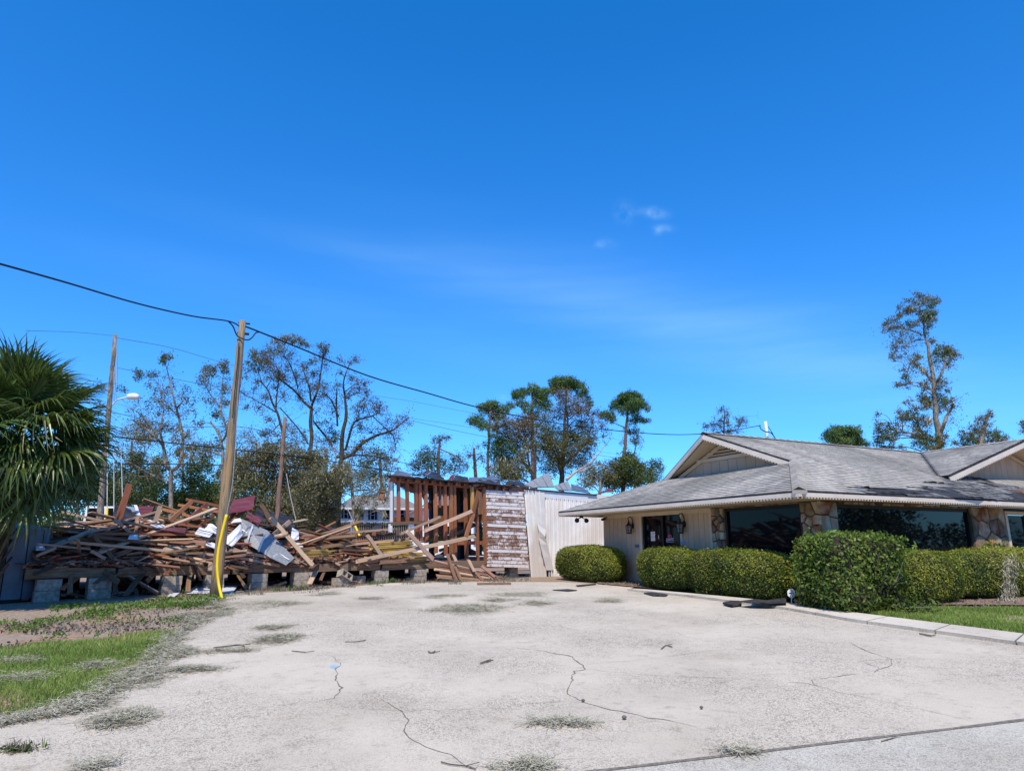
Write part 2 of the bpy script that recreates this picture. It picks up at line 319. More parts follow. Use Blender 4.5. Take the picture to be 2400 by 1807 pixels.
class MB:
    def __init__(s): s.v = []; s.f = []; s.mi = []
    def quad(s, a, b, c, d, mi=0):
        n = len(s.v); s.v += [a, b, c, d]; s.f.append((n, n+1, n+2, n+3)); s.mi.append(mi)
    def poly(s, pts, mi=0):
        n = len(s.v); s.v += list(pts); s.f.append(tuple(range(n, n+len(pts)))); s.mi.append(mi)
    def prism(s, pts, off, mi=0):
        n = len(s.v); k = len(pts); s.v += [Vector(p) for p in pts]+[Vector(p)+off for p in pts]
        s.f += [tuple(range(n+k-1, n-1, -1)), tuple(range(n+k, n+2*k))]+[(n+i, n+(i+1) % k, n+k+(i+1) % k, n+k+i) for i in range(k)]; s.mi += [mi]*(k+2)
    def box(s, c, h, M3=None, mi=0):
        n = len(s.v)
        for sx in (-1, 1):
            for sy in (-1, 1):
                for sz in (-1, 1):
                    p = Vector((sx*h[0], sy*h[1], sz*h[2])); s.v.append((M3 @ p if M3 is not None else p)+Vector(c))
        s.f += [(n, n+1, n+3, n+2), (n+4, n+6, n+7, n+5), (n, n+4, n+5, n+1), (n+2, n+3, n+7, n+6), (n, n+2, n+6, n+4), (n+1, n+5, n+7, n+3)]; s.mi += [mi]*6
    def bar(s, a, b, w, t, up=V(0, 0, 1), mi=0):
        a, b = Vector(a), Vector(b); d = b-a; x = d.normalized(); y = up.cross(x)
        if y.length < 1e-4: y = V(1, 0, 0).cross(x)
        y.normalize(); z = x.cross(y); s.box((a+b)/2, (d.length/2, w/2, t/2), Matrix((x, y, z)).transposed(), mi)
    def tube(s, pts, rs, k=6, mi=0, cap=True):
        pts = [Vector(p) for p in pts]; n0 = len(s.v); m = len(pts)
        if not isinstance(rs, (list, tuple)): rs = [rs]*m
        ref = V(.13, .21, 1).normalized()
        for i, p in enumerate(pts):
            d = (pts[min(i+1, m-1)]-pts[max(i-1, 0)])
            d = d.normalized() if d.length > 1e-6 else V(0, 0, 1)
            a = d.cross(ref)
            if a.length < .05: a = d.cross(V(1, 0, 0))
            a.normalize(); b = d.cross(a)
            for j in range(k):
                th = 2*math.pi*j/k; s.v.append(p+(a*math.cos(th)+b*math.sin(th))*rs[i])
        for i in range(m-1):
            for j in range(k):
                s.f.append((n0+i*k+j, n0+i*k+(j+1) % k, n0+(i+1)*k+(j+1) % k, n0+(i+1)*k+j)); s.mi.append(mi)
        if cap:
            s.f += [tuple(n0+k-1-j for j in range(k)), tuple(n0+(m-1)*k+j for j in range(k))]; s.mi += [mi]*2
    def build(s, name, m, parent=None, smooth=False): return meshobj(name, s.v, s.f, m, parent, smooth, s.mi if isinstance(m, (list, tuple)) else None)
def soup(name, verts, nper, m, parent=None, smooth=False):
    """verts: (n, nper, 3) array: n separate faces of nper corners."""
    n = len(verts); me = bpy.data.meshes.new(name)
    me.vertices.add(n*nper); me.vertices.foreach_set('co', np.asarray(verts, dtype=np.float32).ravel())
    me.loops.add(n*nper); me.loops.foreach_set('vertex_index', np.arange(n*nper, dtype=np.int32))
    me.polygons.add(n); me.polygons.foreach_set('loop_start', np.arange(0, n*nper, nper, dtype=np.int32)); me.polygons.foreach_set('loop_total', np.full(n, nper, dtype=np.int32))
    me.update(calc_edges=True); me.materials.append(m)
    return link(bpy.data.objects.new(name, me), parent)
PLANK = {}
def plank_mesh(m):
    if m.name not in PLANK:
        vs = []; fs = []
        for i in range(5):
            x = -.5+i*.25
            for (y, z) in ((-.5, -.5), (.5, -.5), (.5, .5), (-.5, .5)):
                e = 0 if i in (0, 4) else 1
                vs.append((x+(0 if e else random.uniform(-.012, .012)), y*(1+random.uniform(-.1, .1))+.04*math.sin(i*1.9), z*(1+random.uniform(-.08, .08))+.05*math.sin(i*1.3)))
        for i in range(4):
            for j in range(4): fs.append((i*4+j, i*4+(j+1) % 4, i*4+4+(j+1) % 4, i*4+4+j))
        fs += [(3, 2, 1, 0), (16, 17, 18, 19)]
        me = bpy.data.meshes.new('plank'); me.from_pydata(vs, [], fs); me.materials.append(m); me.update(); PLANK[m.name] = me
    return PLANK[m.name]
def plank(name, a, b, w, t, m, parent=None, roll=0., up=V(0, 0, 1)):
    a, b = Vector(a), Vector(b); d = b-a; x = d.normalized(); y = up.cross(x)
    if y.length < 1e-3: y = V(0, 1, 0).cross(x)
    y.normalize(); z = x.cross(y); rot = Matrix((x, y, z)).transposed() @ Matrix.Rotation(roll, 3, 'X')
    o = bpy.data.objects.new(name, plank_mesh(m)); COL.objects.link(o)
    mw = Matrix.Translation((a+b)/2) @ rot.to_4x4() @ Matrix.Diagonal((d.length, w, t, 1))
    if parent is not None: o.parent = parent; o.matrix_parent_inverse = PW[parent.name].inverted()
    o.matrix_basis = mw; PW[o.name] = mw; return o
def tubeobj(name, pts, r, m, parent=None, k=6): 
    b = MB(); b.tube(pts, r, k); return b.build(name, m, parent, True)
def spline(pts, n=8):
    """smooth polyline through pts (Catmull-Rom)"""
    P = [Vector(p) for p in pts]; P = [P[0]*2-P[1]]+P+[P[-1]*2-P[-2]]; o = []
    for i in range(1, len(P)-2):
        for j in range(n):
            t = j/n; a, b, c, d = P[i-1:i+3]
            o.append(.5*((2*b)+(c-a)*t+(2*a-5*b+4*c-d)*t*t+(3*b-a-3*c+d)*t**3))
    o.append(P[-2]); return o
def leaves(c, size, droop=0., aspect=2.2, up=None, nrm=None, kn=1.):
    """leaf-sized diamond quads at points c (n,3); size scalar or (n,)"""
    n = len(c); size = np.broadcast_to(np.asarray(size, float), (n,))*rng.uniform(.6, 1.3, n)
    a = rng.normal(size=(n, 3)); a[:, 2] -= droop
    if up is not None: a += up
    a /= np.linalg.norm(a, axis=1, keepdims=True)
    if nrm is not None:
        q = nrm/(np.linalg.norm(nrm, axis=1, keepdims=True)+1e-9)*kn*1.7+rng.normal(size=(n, 3)); a = np.cross(q, rng.normal(size=(n, 3))); a[:, 2] -= droop*np.linalg.norm(a, axis=1); a /= np.linalg.norm(a, axis=1, keepdims=True)+1e-9
    r = rng.normal(size=(n, 3)) if nrm is None else q; b = np.cross(a, r); b /= np.linalg.norm(b, axis=1, keepdims=True)+1e-9
    L_ = size[:, None]; v = np.empty((n, 4, 3))
    v[:, 0] = c-a*L_*.5; v[:, 1] = c+b*L_*.5/aspect; v[:, 2] = c+a*L_*.5; v[:, 3] = c-b*L_*.5/aspect
    return v
def ball(n): 
    p = rng.normal(size=(n, 3)); p /= np.linalg.norm(p, axis=1, keepdims=True); return p*rng.uniform(.05, 1, (n, 1))**(1/2.2)

# ------------------------------------------------------------------ ground, driveway, road
def sheet(name, ys, xl, xr, nx, off, m, kind='structure', parent=None, relief=0.):
    vs = []; fs = []
    for j, Y in enumerate(ys):
        for i in range(nx+1):
            X = lerp(xl(Y), xr(Y), i/nx); z = g(Y)+off
            if relief: z += relief*noise.noise(V(X*.8, Y*.8, 3))
            vs.append((X, Y, z))
    for j in range(len(ys)-1):
        for i in range(nx):
            a = j*(nx+1)+i; fs.append((a, a+1, a+nx+2, a+nx+1))
    o = meshobj(name, vs, fs, m, parent, True)
    if kind: o['kind'] = kind
    return o
ys = [-60, -20]+list(np.arange(-5, 30, .5))+[40, 60, 90, 150, 300, 900, 2500]
sheet('ground', ys, lambda Y: -2500 if abs(Y) > 40 else -60-abs(Y)*4, lambda Y: 2500 if abs(Y) > 40 else 60+abs(Y)*4, 4, -.012, dirt_m)
dl_px = [(0, 1690), (146, 1664), (233, 1630), (300, 1597), (347, 1572), (372, 1540), (400, 1508), (429, 1484), (480, 1452), (528, 1428), (512, 1413), (530, 1399), (560, 1392), (684, 1386), (800, 1377), (922, 1366), (1100, 1364), (1236, 1361.5)]
DL = sorted([(on_g(*p).y, on_g(*p).x) for p in dl_px]); DL = [(-8, -14), (2, -8), (5, -5.6)]+DL
kf_px = [(1470, 1385), (1600, 1398), (1700, 1411), (1850, 1431), (2000, 1458), (2200, 1486), (2400, 1514), (2600, 1545)]
KF = [on_g(*p) for p in kf_px]
DRr = sorted([(p.y, p.x) for p in KF]); DRr = [(-8, 14), (5, 12)]+DRr+[(on_g(1490, 1374).y, on_g(1490, 1374).x), (on_g(1320, 1364).y, on_g(1320, 1364).x)]
DRr = sorted(DRr)
def dl(Y): return interp(Y, [a for a, b in DL], [b for a, b in DL])+.05*noise.noise(V(Y*2.3, 1, 5))+.03*noise.noise(V(Y*9, 1, 5))
def dr_(Y): return interp(Y, [a for a, b in DRr], [b for a, b in DRr])
YE = min(DL[-1][0], DRr[-1][0])
ysd = list(np.arange(-8, YE, .2))+[YE]
drive = sheet('driveway', ysd, dl, dr_, 12, .004, conc)
# road across the front, its edge crossing the corner of the view
r1, r2 = on_g(1425, 1807), on_g(2400, 1690); rd = (r2-r1).normalized(); rn = V(rd.y, -rd.x, 0)
def roadz(P, o): return V(P.x, P.y, g(P.y)+o)
vs = []; fs = []
NR = 80
for i in range(NR+1):
    for j in range(15):
        P = r1+rd*lerp(-16, 30, i/NR)+rn*(j*.6); vs.append(roadz(P, .009))
for i in range(NR):
    for j in range(14): a = i*15+j; fs.append((a, a+1, a+16, a+15))
tag(meshobj('road', vs, fs, roadc), kind='structure')
vs = []; fs = []
for i in range(241):
    P = r1+rd*lerp(-10, 20, i/240); w = .018+.014*abs(noise.noise(V(i*.31, 0, 0)))+.006*random.random(); o_ = .01*noise.noise(V(i*.13, 5, 0))
    vs += [roadz(P+rn*(o_+w), .0135), roadz(P+rn*(o_-w), .0135)]
for i in range(240): fs.append((2*i, 2*i+1, 2*i+3, 2*i+2))
tag(meshobj('road_joint', vs, fs, crackm), kind='structure')
# cracks: ribbons in the driveway surface
def crack(pts, w=.012, jig=.05):
    P = []
    for a, b in zip(pts[:-1], pts[1:]):
        A, B = on_g(*a), on_g(*b); n = max(2, int((B-A).length/.07))
        for i in range(n): P.append(A.lerp(B, i/n))
    P.append(on_g(*pts[-1])); vs = []; fs = []; nn = len(P)
    sd = random.random()*50
    for i, p in enumerate(P):
        d = (P[min(i+1, nn-1)]-P[max(i-1, 0)]); n = V(d.y, -d.x, 0).normalized()
        e = min(1, i/4, (nn-1-i)/4)
        p = p+n*jig*e*(noise.noise(V(i*.35, sd, 0))+.6*noise.noise(V(i*1.1, sd, 3))+.35*noise.noise(V(i*2.7, sd, 6))); ww = w*.62*(.2+1.3*abs(noise.noise(V(i*.23, sd, 9))))*(.3+.7*e)
        vs += [V(*(p+n*ww)[:2], g(p.y)+.0075), V(*(p-n*ww)[:2], g(p.y)+.0075)]
    for i in range(nn-1): fs.append((2*i, 2*i+1, 2*i+3, 2*i+2))
    meshobj('crack', vs, fs, crackm, drive)
def c2(l, ox, oy, s): return [(ox+a/s, oy+b/s) for a, b in l]
A_ = lambda l: c2(l, 0, 1350, 1.843); B_ = lambda l: c2(l, 1200, 1350, 1.843)
crack(A_([(1640, 530), (1720, 575), (1745, 600), (1760, 625), (1745, 670), (1765, 700), (1840, 740), (1940, 775), (2000, 810), (2040, 836)]), .022, .05)
crack(A_([(1760, 620), (1805, 610)]), .01)
crack(A_([(1430, 345), (1470, 375), (1455, 410), (1450, 450), (1465, 500), (1440, 530), (1380, 540)]), .014)
crack(B_([(0, 310), (140, 325), (240, 345), (300, 380), (318, 405), (270, 412), (255, 430), (270, 450), (230, 490), (232, 512), (300, 545), (400, 575), (560, 605), (700, 630), (800, 655)]), .016, .04)
crack(B_([(318, 403), (450, 418), (700, 435), (1000, 445), (1280, 465), (1400, 500), (1620, 545), (1800, 585), (2030, 637)]), .010, .03)
crack(B_([(330, 380), (500, 368), (700, 345), (860, 322), (980, 316), (1120, 330), (1500, 365)]), .009, .03)
crack(B_([(865, 280), (980, 318)]), .009); crack(B_([(865, 278), (1010, 255), (1130, 254), (1300, 270)]), .008)
crack(B_([(1455, 285), (1530, 325), (1640, 360), (1640, 385), (1565, 415)]), .014, .03)
crack(B_([(1510, 368), (1585, 400), (1565, 418)]), .012, .03)
crack(B_([(1510, 366), (1640, 361), (1900, 362)]), .007)
crack(B_([(1480, 425), (1290, 450), (1300, 465), (1330, 485)]), .014, .03)
crack(B_([(0, 290), (380, 272), (560, 265)]), .007); crack(B_([(590, 212), (700, 238), (760, 268)]), .008)
crack(B_([(0, 560), (150, 548), (240, 540)]), .010)
crack(A_([(1330, 345), (1700, 335), (2000, 315), (2212, 305)]), .006); crack(A_([(460, 540), (700, 545)]), .006)
crack(A_([(1500, 575), (1850, 580), (2212, 572)]), .006)

# sidewalk slabs along the hedge, with the kerb face
bk_px = [(1508, 1380), (1600, 1388), (1700, 1397), (1860, 1413), (2000, 1434), (2200, 1459), (2400, 1484), (2600, 1510)]
BK = [on_g(*p, .055) for p in bk_px]
def along(P, t):
    ls = [0]
    for a, b in zip(P[:-1], P[1:]): ls.append(ls[-1]+(b-a).length)
    s = t*ls[-1]
    for i in range(len(P)-1):
        if s <= ls[i+1] or i == len(P)-2: return P[i].lerp(P[i+1], (s-ls[i])/(ls[i+1]-ls[i]))
walk = empty('sidewalk', KF[3]); walk['kind'] = 'structure'
NS = 9; kb = MB()
for k in range(NS):
    t0, t1 = k/NS+.0012, (k+1)/NS-.0012; n = 6; m_ = MB(); fr = []; bkp = []
    for i in range(n+1):
        t = lerp(t0, t1, i/n); f_ = along(KF, t); b_ = along(BK, t)
        e = .012*noise.noise(V(t*60, 2, 0))+.008*noise.noise(V(t*190, 2, 0))
        fr.append(V(f_.x, f_.y+e, g(f_.y)+.052+.008*noise.noise(V(t*140, 7, 0)))); bkp.append(V(b_.x, b_.y, g(b_.y)+.055))
    for i in range(n):
        m_.quad(fr[i], fr[i+1], bkp[i+1], bkp[i])
        lo = [V(p.x, p.y-.03, g(p.y)-.03) for p in fr]
        m_.quad(lo[i], lo[i+1], fr[i+1], fr[i], 1)
        bl = [V(p.x, p.y, g(p.y)-.03) for p in bkp]; m_.quad(bkp[i], bkp[i+1], bl[i+1], bl[i], 1)
    m_.poly([fr[0], bkp[0], V(bkp[0].x, bkp[0].y, 0), V(fr[0].x, fr[0].y-.03, 0)], 1); m_.poly([fr[-1], bkp[-1], V(bkp[-1].x, bkp[-1].y, 0), V(fr[-1].x, fr[-1].y-.03, 0)], 1)
    m_.build('slab', [walkc, kerbc], walk)
# mulch bed under the hedges
mb = MB()
mp_ = [on_g(*p) for p in [(1400, 1369), (1508, 1379), (1700, 1396), (1862, 1412), (2000, 1418), (2150, 1419), (2400, 1421), (2600, 1423), (2700, 1380), (2200, 1370), (1900, 1365), (1400, 1345)]]
mb.poly([V(p.x, p.y, g(p.y)+.03) for p in mp_]); tag(mb.build('mulch_bed', mulch), kind='structure')

# ------------------------------------------------------------------ the office building
HA = R(25.9); ZE = 2.65; E0 = at_z(1873, 1149, ZE); GZ = .5
drv, dlv = V(math.cos(HA), math.sin(HA), 0), V(-math.sin(HA), math.cos(HA), 0)
def HW(p, q, z): return V(E0.x, E0.y, 0)+drv*p+dlv*q+V(0, 0, z)
def HL(P): d = P-V(E0.x, E0.y, 0); return d.dot(drv), d.dot(dlv), P.z
HR3 = Matrix((drv, dlv, V(0, 0, 1))).transposed()
QL, QA, ZR, SL = 9.35, 4.6, 4.56, .4155
PW_, QW = 1.1, .5                                  # wall planes behind the eaves
def pl(x, y, p=PW_):                               # photo point on the entrance wall -> q, z
    P = on_pl(x, y, HW(p, 0, 0), drv); _, q, z = HL(P); return q, z
def pr(x, y, q=QW):                                # photo point on the front wall -> p, z
    P = on_pl(x, y, HW(0, q, 0), dlv); p, _, z = HL(P); return p, z
# gable end: the prow leans out at the ridge
def solve_p(x, q, z):
    lo, hi = -1., 6.
    for _ in range(50):
        m_ = (lo+hi)/2
        if px(HW(m_, q, z))[0] < x: lo = m_
        else: hi = m_
    return (lo+hi)/2
PA = solve_p(1647, QA, ZR); QF1 = 2.17; QF2 = QL-2.17
ZF = ZE+SL*QF1
PF1, PF2 = 2.4, 2.4
PC, QG = 10.88, 1.5                                # second gable, ridge towards the road
house = empty('office_building', HW(6, 4, GZ), 'low tan office building with stone corner and torn grey shingle roof', 'building')
roof_b = MB()
A_pk, Fn, Ff = HW(PA, QA, ZR), HW(PF1, QF1, ZF), HW(PF2, QF2, ZF)
PV = PC-(3.78); ZV = ZE+SL*1.95
Cx = HW(PC, QA, ZR)
V0 = HW(PV, 1.75, ZE+SL*1.75)                      # foot of the valley
A2 = HW(PC, QG-.05, ZR); F3 = HW(PV, QG-.05, ZE+SL*1.75)
PE = 15.5
def course_set(name, quad, parent, e=.145, tabw=.30, m=shing, md=None, dmg=None, skip=None, lift=0.):
    """quad: eave-left, eave-right, top-right, top-left. Shingle courses, each one an object made of separate tabs."""
    a, b, c, d = [Vector(p) for p in quad]
    u = (b-a).normalized(); nrm = u.cross((d-a) if (d-a).length > .01 else (c-a)).normalized()
    if nrm.z < 0: nrm = -nrm
    v = nrm.cross(u)
    if v.z < 0: v = -v
    pts = [((p-a).dot(u), (p-a).dot(v)) for p in (a, b, c, d)]
    hmax = max(p[1] for p in pts); k = 0
    def span(h):
        xs = []
        for (x0, y0), (x1, y1) in zip(pts, pts[1:]+pts[:1]):
            if (y0-h)*(y1-h) <= 0 and abs(y1-y0) > 1e-6: xs.append(x0+(x1-x0)*(h-y0)/(y1-y0))
        return (min(xs), max(xs)) if xs else None
    objs = []
    while k*e < hmax-.02:
        h0, h1 = k*e+1e-3, min((k+1)*e, hmax-1e-3); s0, s1 = span(h0), span(h1)
        if s0 and s1:
            mb = MB(); x0, x1 = s0; n = max(1, int((x1-x0)/tabw)); off = random.random()*tabw
            def P(x, h, z): return a+u*x+v*h+nrm*(z+lift)
            xs = [x0]+[x0+off+i*tabw+random.uniform(-.03, .03) for i in range(n+2) if .03 < off+i*tabw < x1-x0-.03]+[x1]
            for i in range(len(xs)-1):
                xa, xb = xs[i]+.003, xs[i+1]-.003
                ta, tb = [s1[0]+(x-x0)/(x1-x0)*(s1[1]-s1[0]) if x1 > x0 else x for x in (xa, xb)] if abs((s1[1]-s1[0])-(x1-x0)) > .0 and (xa-x0 < .02 or x1-xb < .02) else (xa, xb)
                ta, tb = min(max(xa, s1[0]), s1[1]), min(max(xb, s1[0]), s1[1])
                if tb-ta < .01: continue
                ctr = P((xa+xb)/2, (h0+h1)/2, 0); mi = 0
                if skip and skip(ctr): continue
                dj = random.uniform(-.006, .006); zz = .017+random.uniform(-.003, .004)
                if dmg and dmg(ctr): mi = 1; zz += random.uniform(-.006, .012); dj *= 3
                q4 = [P(xa, h0+dj-.012, zz), P(xb, h0+dj-.012, zz), P(tb, h1, .003), P(ta, h1, .003)]
                mb.poly(q4, mi); mb.poly([P(xa, h0+dj-.012, 0), P(xb, h0+dj-.012, 0), q4[1], q4[0]], mi)
            if mb.f: objs.append(tag(mb.build('shingle_course', [m, md or m], parent), kind='stuff'))
        k += 1
    return objs
DMG = [(2205, 1109), (2265, 1113), (2330, 1130), (2410, 1146), (2500, 1160), (2500, 1190), (2080, 1172), (1985, 1146), (2030, 1142), (2130, 1146), (2196, 1138)]
BARE = [(2352, 1157), (2390, 1156), (2440, 1166), (2440, 1174), (2385, 1174), (2360, 1168)]
HOLE = [(2020, 1143), (2110, 1146), (2160, 1150), (2190, 1160), (2110, 1160), (2040, 1156)]
def dmg(c):
    x, y = px(c); j = 8*noise.noise(c*1.7)
    return inpoly(x+4*j, y+j, DMG)
def skip(c):
    x, y = px(c); j = noise.noise(c*2.1)
    return inpoly(x+14*j, y+2*j, BARE) or inpoly(x+16*j, y+3*j, HOLE) or (dmg(c) and noise.noise(c*1.3+V(3, 3, 3)) > .33)
def rp(name, pts, m=felt, th=.05):
    a, b, c = Vector(pts[0]), Vector(pts[1]), Vector(pts[2]); n = (b-a).cross(c-a).normalized()
    if n.z < 0: n = -n
    mb = MB(); mb.prism(pts, -n*th); o = mb.build(name, m, house)
    return o
E_c, E_far = HW(0, 0, ZE), HW(0, QL, ZE)
# front slope below the main ridge, to the valley
sk = rp('roof', [E_c, HW(PV, 0, ZE), V0, Fn]); course_set('x', [E_c, HW(PV, 0, ZE), V0, HW(QF1*.0+1.94, 1.75, ZE+SL*1.75)], sk, dmg=dmg, skip=skip, md=shing_d)
mn = rp('roof', [HW(1.94, 1.75, ZE+SL*1.75), V0, Cx, A_pk, Fn])
course_set('x', [HW(1.94, 1.75, ZE+SL*1.75), V0, HW(lerp(PV, PC, .145), 2.17, ZF), Fn], mn, md=shing_d)
course_set('x', [Fn, HW(lerp(PV, PC, .145), 2.17, ZF), Cx, A_pk], mn)
# lower front slope under the second gable
sr = rp('roof', [HW(PV, 0, ZE), HW(PE, 0, ZE), HW(PE, 1.95, ZV), HW(PV, 1.95, ZV)]); course_set('x', [HW(PV, 0, ZE), HW(PE, 0, ZE), HW(PE, 1.95, ZV), HW(PV, 1.95, ZV)], sr, dmg=dmg, skip=skip, md=shing_d)
# entrance-side skirt under the gable
ls = rp('roof', [E_far, E_c, Fn, Ff]); course_set('x', [E_far, E_c, Fn, Ff], ls)
# second gable roof, both slopes; rear slope
cg = rp('roof', [V0, F3, A2, Cx]); course_set('x', [V0, F3, A2, Cx], cg, lift=.012)
rp('roof', [HW(2*PC-PV, QG, ZE+SL*1.6), HW(2*PC-PV, QA, ZE+SL*1.6), Cx, A2], shing)
rp('roof', [HW(0, QL, ZE), HW(2*PC-PV+1, QL, ZE), HW(2*PC-PV+1, QA, ZR), A_pk, Ff], shing)
# bare roof boards and felt patches
bb = MB()
for k in range(7):
    p0, p1 = pr(2345, 1160, .3)[0], 13.5
    for j in range(3): 
        a_ = lerp(8.6, 12, j/3); q0 = .12+k*.13; bb.bar(HW(a_, q0, ZE+SL*q0-.002), HW(a_+1.32, q0, ZE+SL*q0-.002), .125, .02, V(0, 0, 1))
bb.build('roof_board', ply, sr)
# torn flaps of shingle standing proud
for (x0, y0, x1, y1, hgt) in ((2160, 1131, 2212, 1135, .10), (1980, 1141, 2120, 1146, .05), (2060, 1154, 2160, 1158, .06), (2120, 1141, 2165, 1143, .05), (2230, 1165, 2330, 1170, .05)):
    n = 10; mb = MB(); top = []; bot = []
    for i in range(n+1):
        x, y = lerp(x0, x1, i/n), lerp(y0, y1, i/n); P = on_pl(x, y, E_c, (HW(0, 1, SL)-HW(0, 0, 0)).cross(drv)); j = noise.noise(V(i*.6, y, 0))
        bot.append(P+V(0, 0, .012)-dlv*.02); top.append(P-dlv*(.1+.08*j)+V(0, 0, hgt*(.5+.6*j)-.02)); 
    for i in range(n): mb.quad(bot[i], bot[i+1], top[i+1], top[i])
    mb.build('torn_shingle_flap', black_t, sr)
# hip cap
def caprow(a, b, n, w=.19, par=None):
    mb = MB(); a, b = Vector(a), Vector(b); d = (b-a)
    s1 = (HW(0, -1, 0)-HW(0, 0, 0))*w+V(0, 0, -w*SL); s2 = (HW(-1, 0, 0)-HW(0, 0, 0))*w+V(0, 0, -w*.38)
    for i in range(n):
        p0, p1 = a+d*(i/n), a+d*((i+1.15)/n); u0, u1 = V(0, 0, .072), V(0, 0, .064)
        for s in (s1, s2): mb.quad(p0+u0, p1+u1, p1+u1+s, p0+u0+s)
        mb.quad(p0+u0+s1, p0+s1, p0+s2, p0+u0+s2)
    return mb.build('hip_cap', shing, par or house)
caprow(E_c, Fn+V(0, 0, .01), 16)
mb = MB()
for i in range(32):
    t0, t1 = i/32, (i+1.1)/32; a, b = A_pk.lerp(Cx, t0), A_pk.lerp(Cx, t1); w1 = -dlv*.14+V(0, 0, -.055); w2 = dlv*.14+V(0, 0, -.055); u0, u1 = V(0, 0, .045), V(0, 0, .03)
    mb.quad(a+u0, b+u1, b+u1+w1, a+u0+w1); mb.quad(a+u0, b+u1, b+u1+w2, a+u0+w2)
mb.build('ridge_cap', shing, house)
mb = MB()
for i in range(12):
    t0, t1 = i/12, (i+1.1)/12; a, b = A2.lerp(Cx, t0), A2.lerp(Cx, t1); w1 = -drv*.14+V(0, 0, -.045); u0, u1 = V(0, 0, .045), V(0, 0, .03)
    mb.quad(a+u0, b+u1, b+u1+w1, a+u0+w1); mb.quad(a+u0, b+u1, b+u1-w1*V(1, 1, 0).length+V(0,0,-.045), a+u0-w1+V(0, 0, -.09))
mb.build('ridge_cap', shing, house)
mb = MB(); mb.tube([V0+V(0, 0, .02), Cx+V(0, 0, .01)], .014, 5); mb.build('valley_line', black_t, house)
# eaves: fascia, row of little vents below it, soffit
def fascia(a, b, h=.105, parent=house, nrm=None, drop=.03):
    a, b = Vector(a), Vector(b); d = (b-a).normalized(); mb = MB()
    mb.bar(a+V(0, 0, -h*.47-drop), b+V(0, 0, -h*.47-drop), .03, h*.78, V(0, 0, 1)); mb.build('fascia', fasc, parent)
    mb = MB(); n = int((b-a).length/.085)
    for i in range(n): p = a+d*((i+.5)*.085)+V(0, 0, -h*.80-drop-.018); mb.bar(p-d*.021, p+d*.021, .024, .034, V(0, 0, 1))
    tag(mb.build('dentil_strip', soff, parent), kind='stuff')
    mb = MB(); mb.bar(a+V(0, 0, -drop+.004), b+V(0, 0, -drop+.004), .028, .022, V(0, 0, 1)); mb.build('drip_edge', black_t, parent)
    mb = MB(); i_ = -Vector(nrm)*.03 if nrm else V(0, 0, 0)
    mb.bar(a+i_+V(0, 0, -h*.85-drop), b+i_+V(0, 0, -h*.85-drop), .02, .05, V(0, 0, 1)); mb.build('dentil_backing', bronze, parent)
fascia(HW(.0, .0, ZE), HW(0, QL, ZE), nrm=-drv); fascia(HW(0.02, 0, ZE), HW(PE, 0, ZE), nrm=-dlv)
fascia(HW(.02, QL, ZE), HW(5, QL, ZE), nrm=dlv)
fascia(A_pk, Fn, .15, nrm=-drv); fascia(A_pk, Ff, .15, nrm=-drv); fascia(A2, F3, .165, nrm=-dlv); fascia(A2, HW(2*PC-PV, QG-.05, ZE+SL*1.6), .165, nrm=-dlv)
ZS = ZE-.132
mb = MB(); mb.prism([HW(.02, .02, ZS), HW(PW_, .02, ZS), HW(PW_, QL, ZS), HW(.02, QL, ZS)], V(0, 0, .02)); mb.prism([HW(PW_+.002, .02, ZS), HW(PE, .02, ZS), HW(PE, QW, ZS), HW(PW_+.002, QW, ZS)], V(0, 0, .02))
mb.build('soffit', soff, house)
# gable ends
PGW = 2.52; zb = ZF-.12
def gable(face, nboards, name='gable_board'):
    """face(t, z): t in 0..1 across"""
    return
def rake_z(q): return ZR-.17-(abs(q-QA))*(ZR-ZF)/(QA-QF1)
mb = MB(); nb = 15; qs = [lerp(QF1+.05, QF2-.05, i/nb) for i in range(nb+1)]
for i in range(nb):
    q0, q1 = qs[i]+.006, qs[i+1]-.006; zt0, zt1 = rake_z(q0), rake_z(q1); zc = ZR-.62
    b = MB(); zb0 = ZE+.35*PGW-.05
    top = [HW(PGW, q1, min(zt1, zc)), HW(PGW, q0, min(zt0, zc))]
    if max(zt0, zt1) > zc and q0 < QA < q1: pass
    b.prism([HW(PGW, q0, zb0), HW(PGW, q1, zb0)]+top, drv*.02)
    b.build('gable_board', siding, house)
mb = MB(); mb.prism([HW(PGW+.03, QF1, zb), HW(PGW+.03, QF2, zb), HW(PGW+.03, QA, ZR-.18)], drv*.03); mb.build('gable_backing', bronze, house)
zc = ZR-.62; qc = [q for q in (QA-(ZR-.17-zc)*(QA-QF1)/(ZR-ZF), QA+(ZR-.17-zc)*(QA-QF1)/(ZR-ZF))]
vent = MB(); vent.bar(HW(PGW-.03, qc[0], zc), HW(PGW-.03, qc[1], zc), .06, .09); vf = vent.build('gable_vent', trim_m, house)
for k in range(4):
    z = zc+.10+k*.085; w = (ZR-.17-z)*(QA-QF1)/(ZR-ZF)-.06
    if w > .08: b = MB(); b.bar(HW(PGW-.02, QA-w, z), HW(PGW-.02, QA+w, z), .07, .02, V(.5, 0, 1)); b.build('slat', trim_m, vf)
b = MB(); b.bar(HW(PGW-.02, QF1+.3, rake_z(QF1+.3)-.05), HW(PGW-.02, QA, ZR-.24), .05, .1); b.bar(HW(PGW-.02, QF2-.3, rake_z(QF2-.3)-.05), HW(PGW-.02, QA, ZR-.24), .05, .1); b.build('gable_trim', trim_m, house)
b = MB()   # soffit under the leaning prow
for q0, P0 in ((QF1, Fn), (QF2, Ff)):
    b.prism([P0+V(0, 0, -.14), A_pk+V(0, 0, -.15), HW(PGW, QA, ZR-.155), HW(PGW, q0, ZF-.145)], V(0, 0, .015))
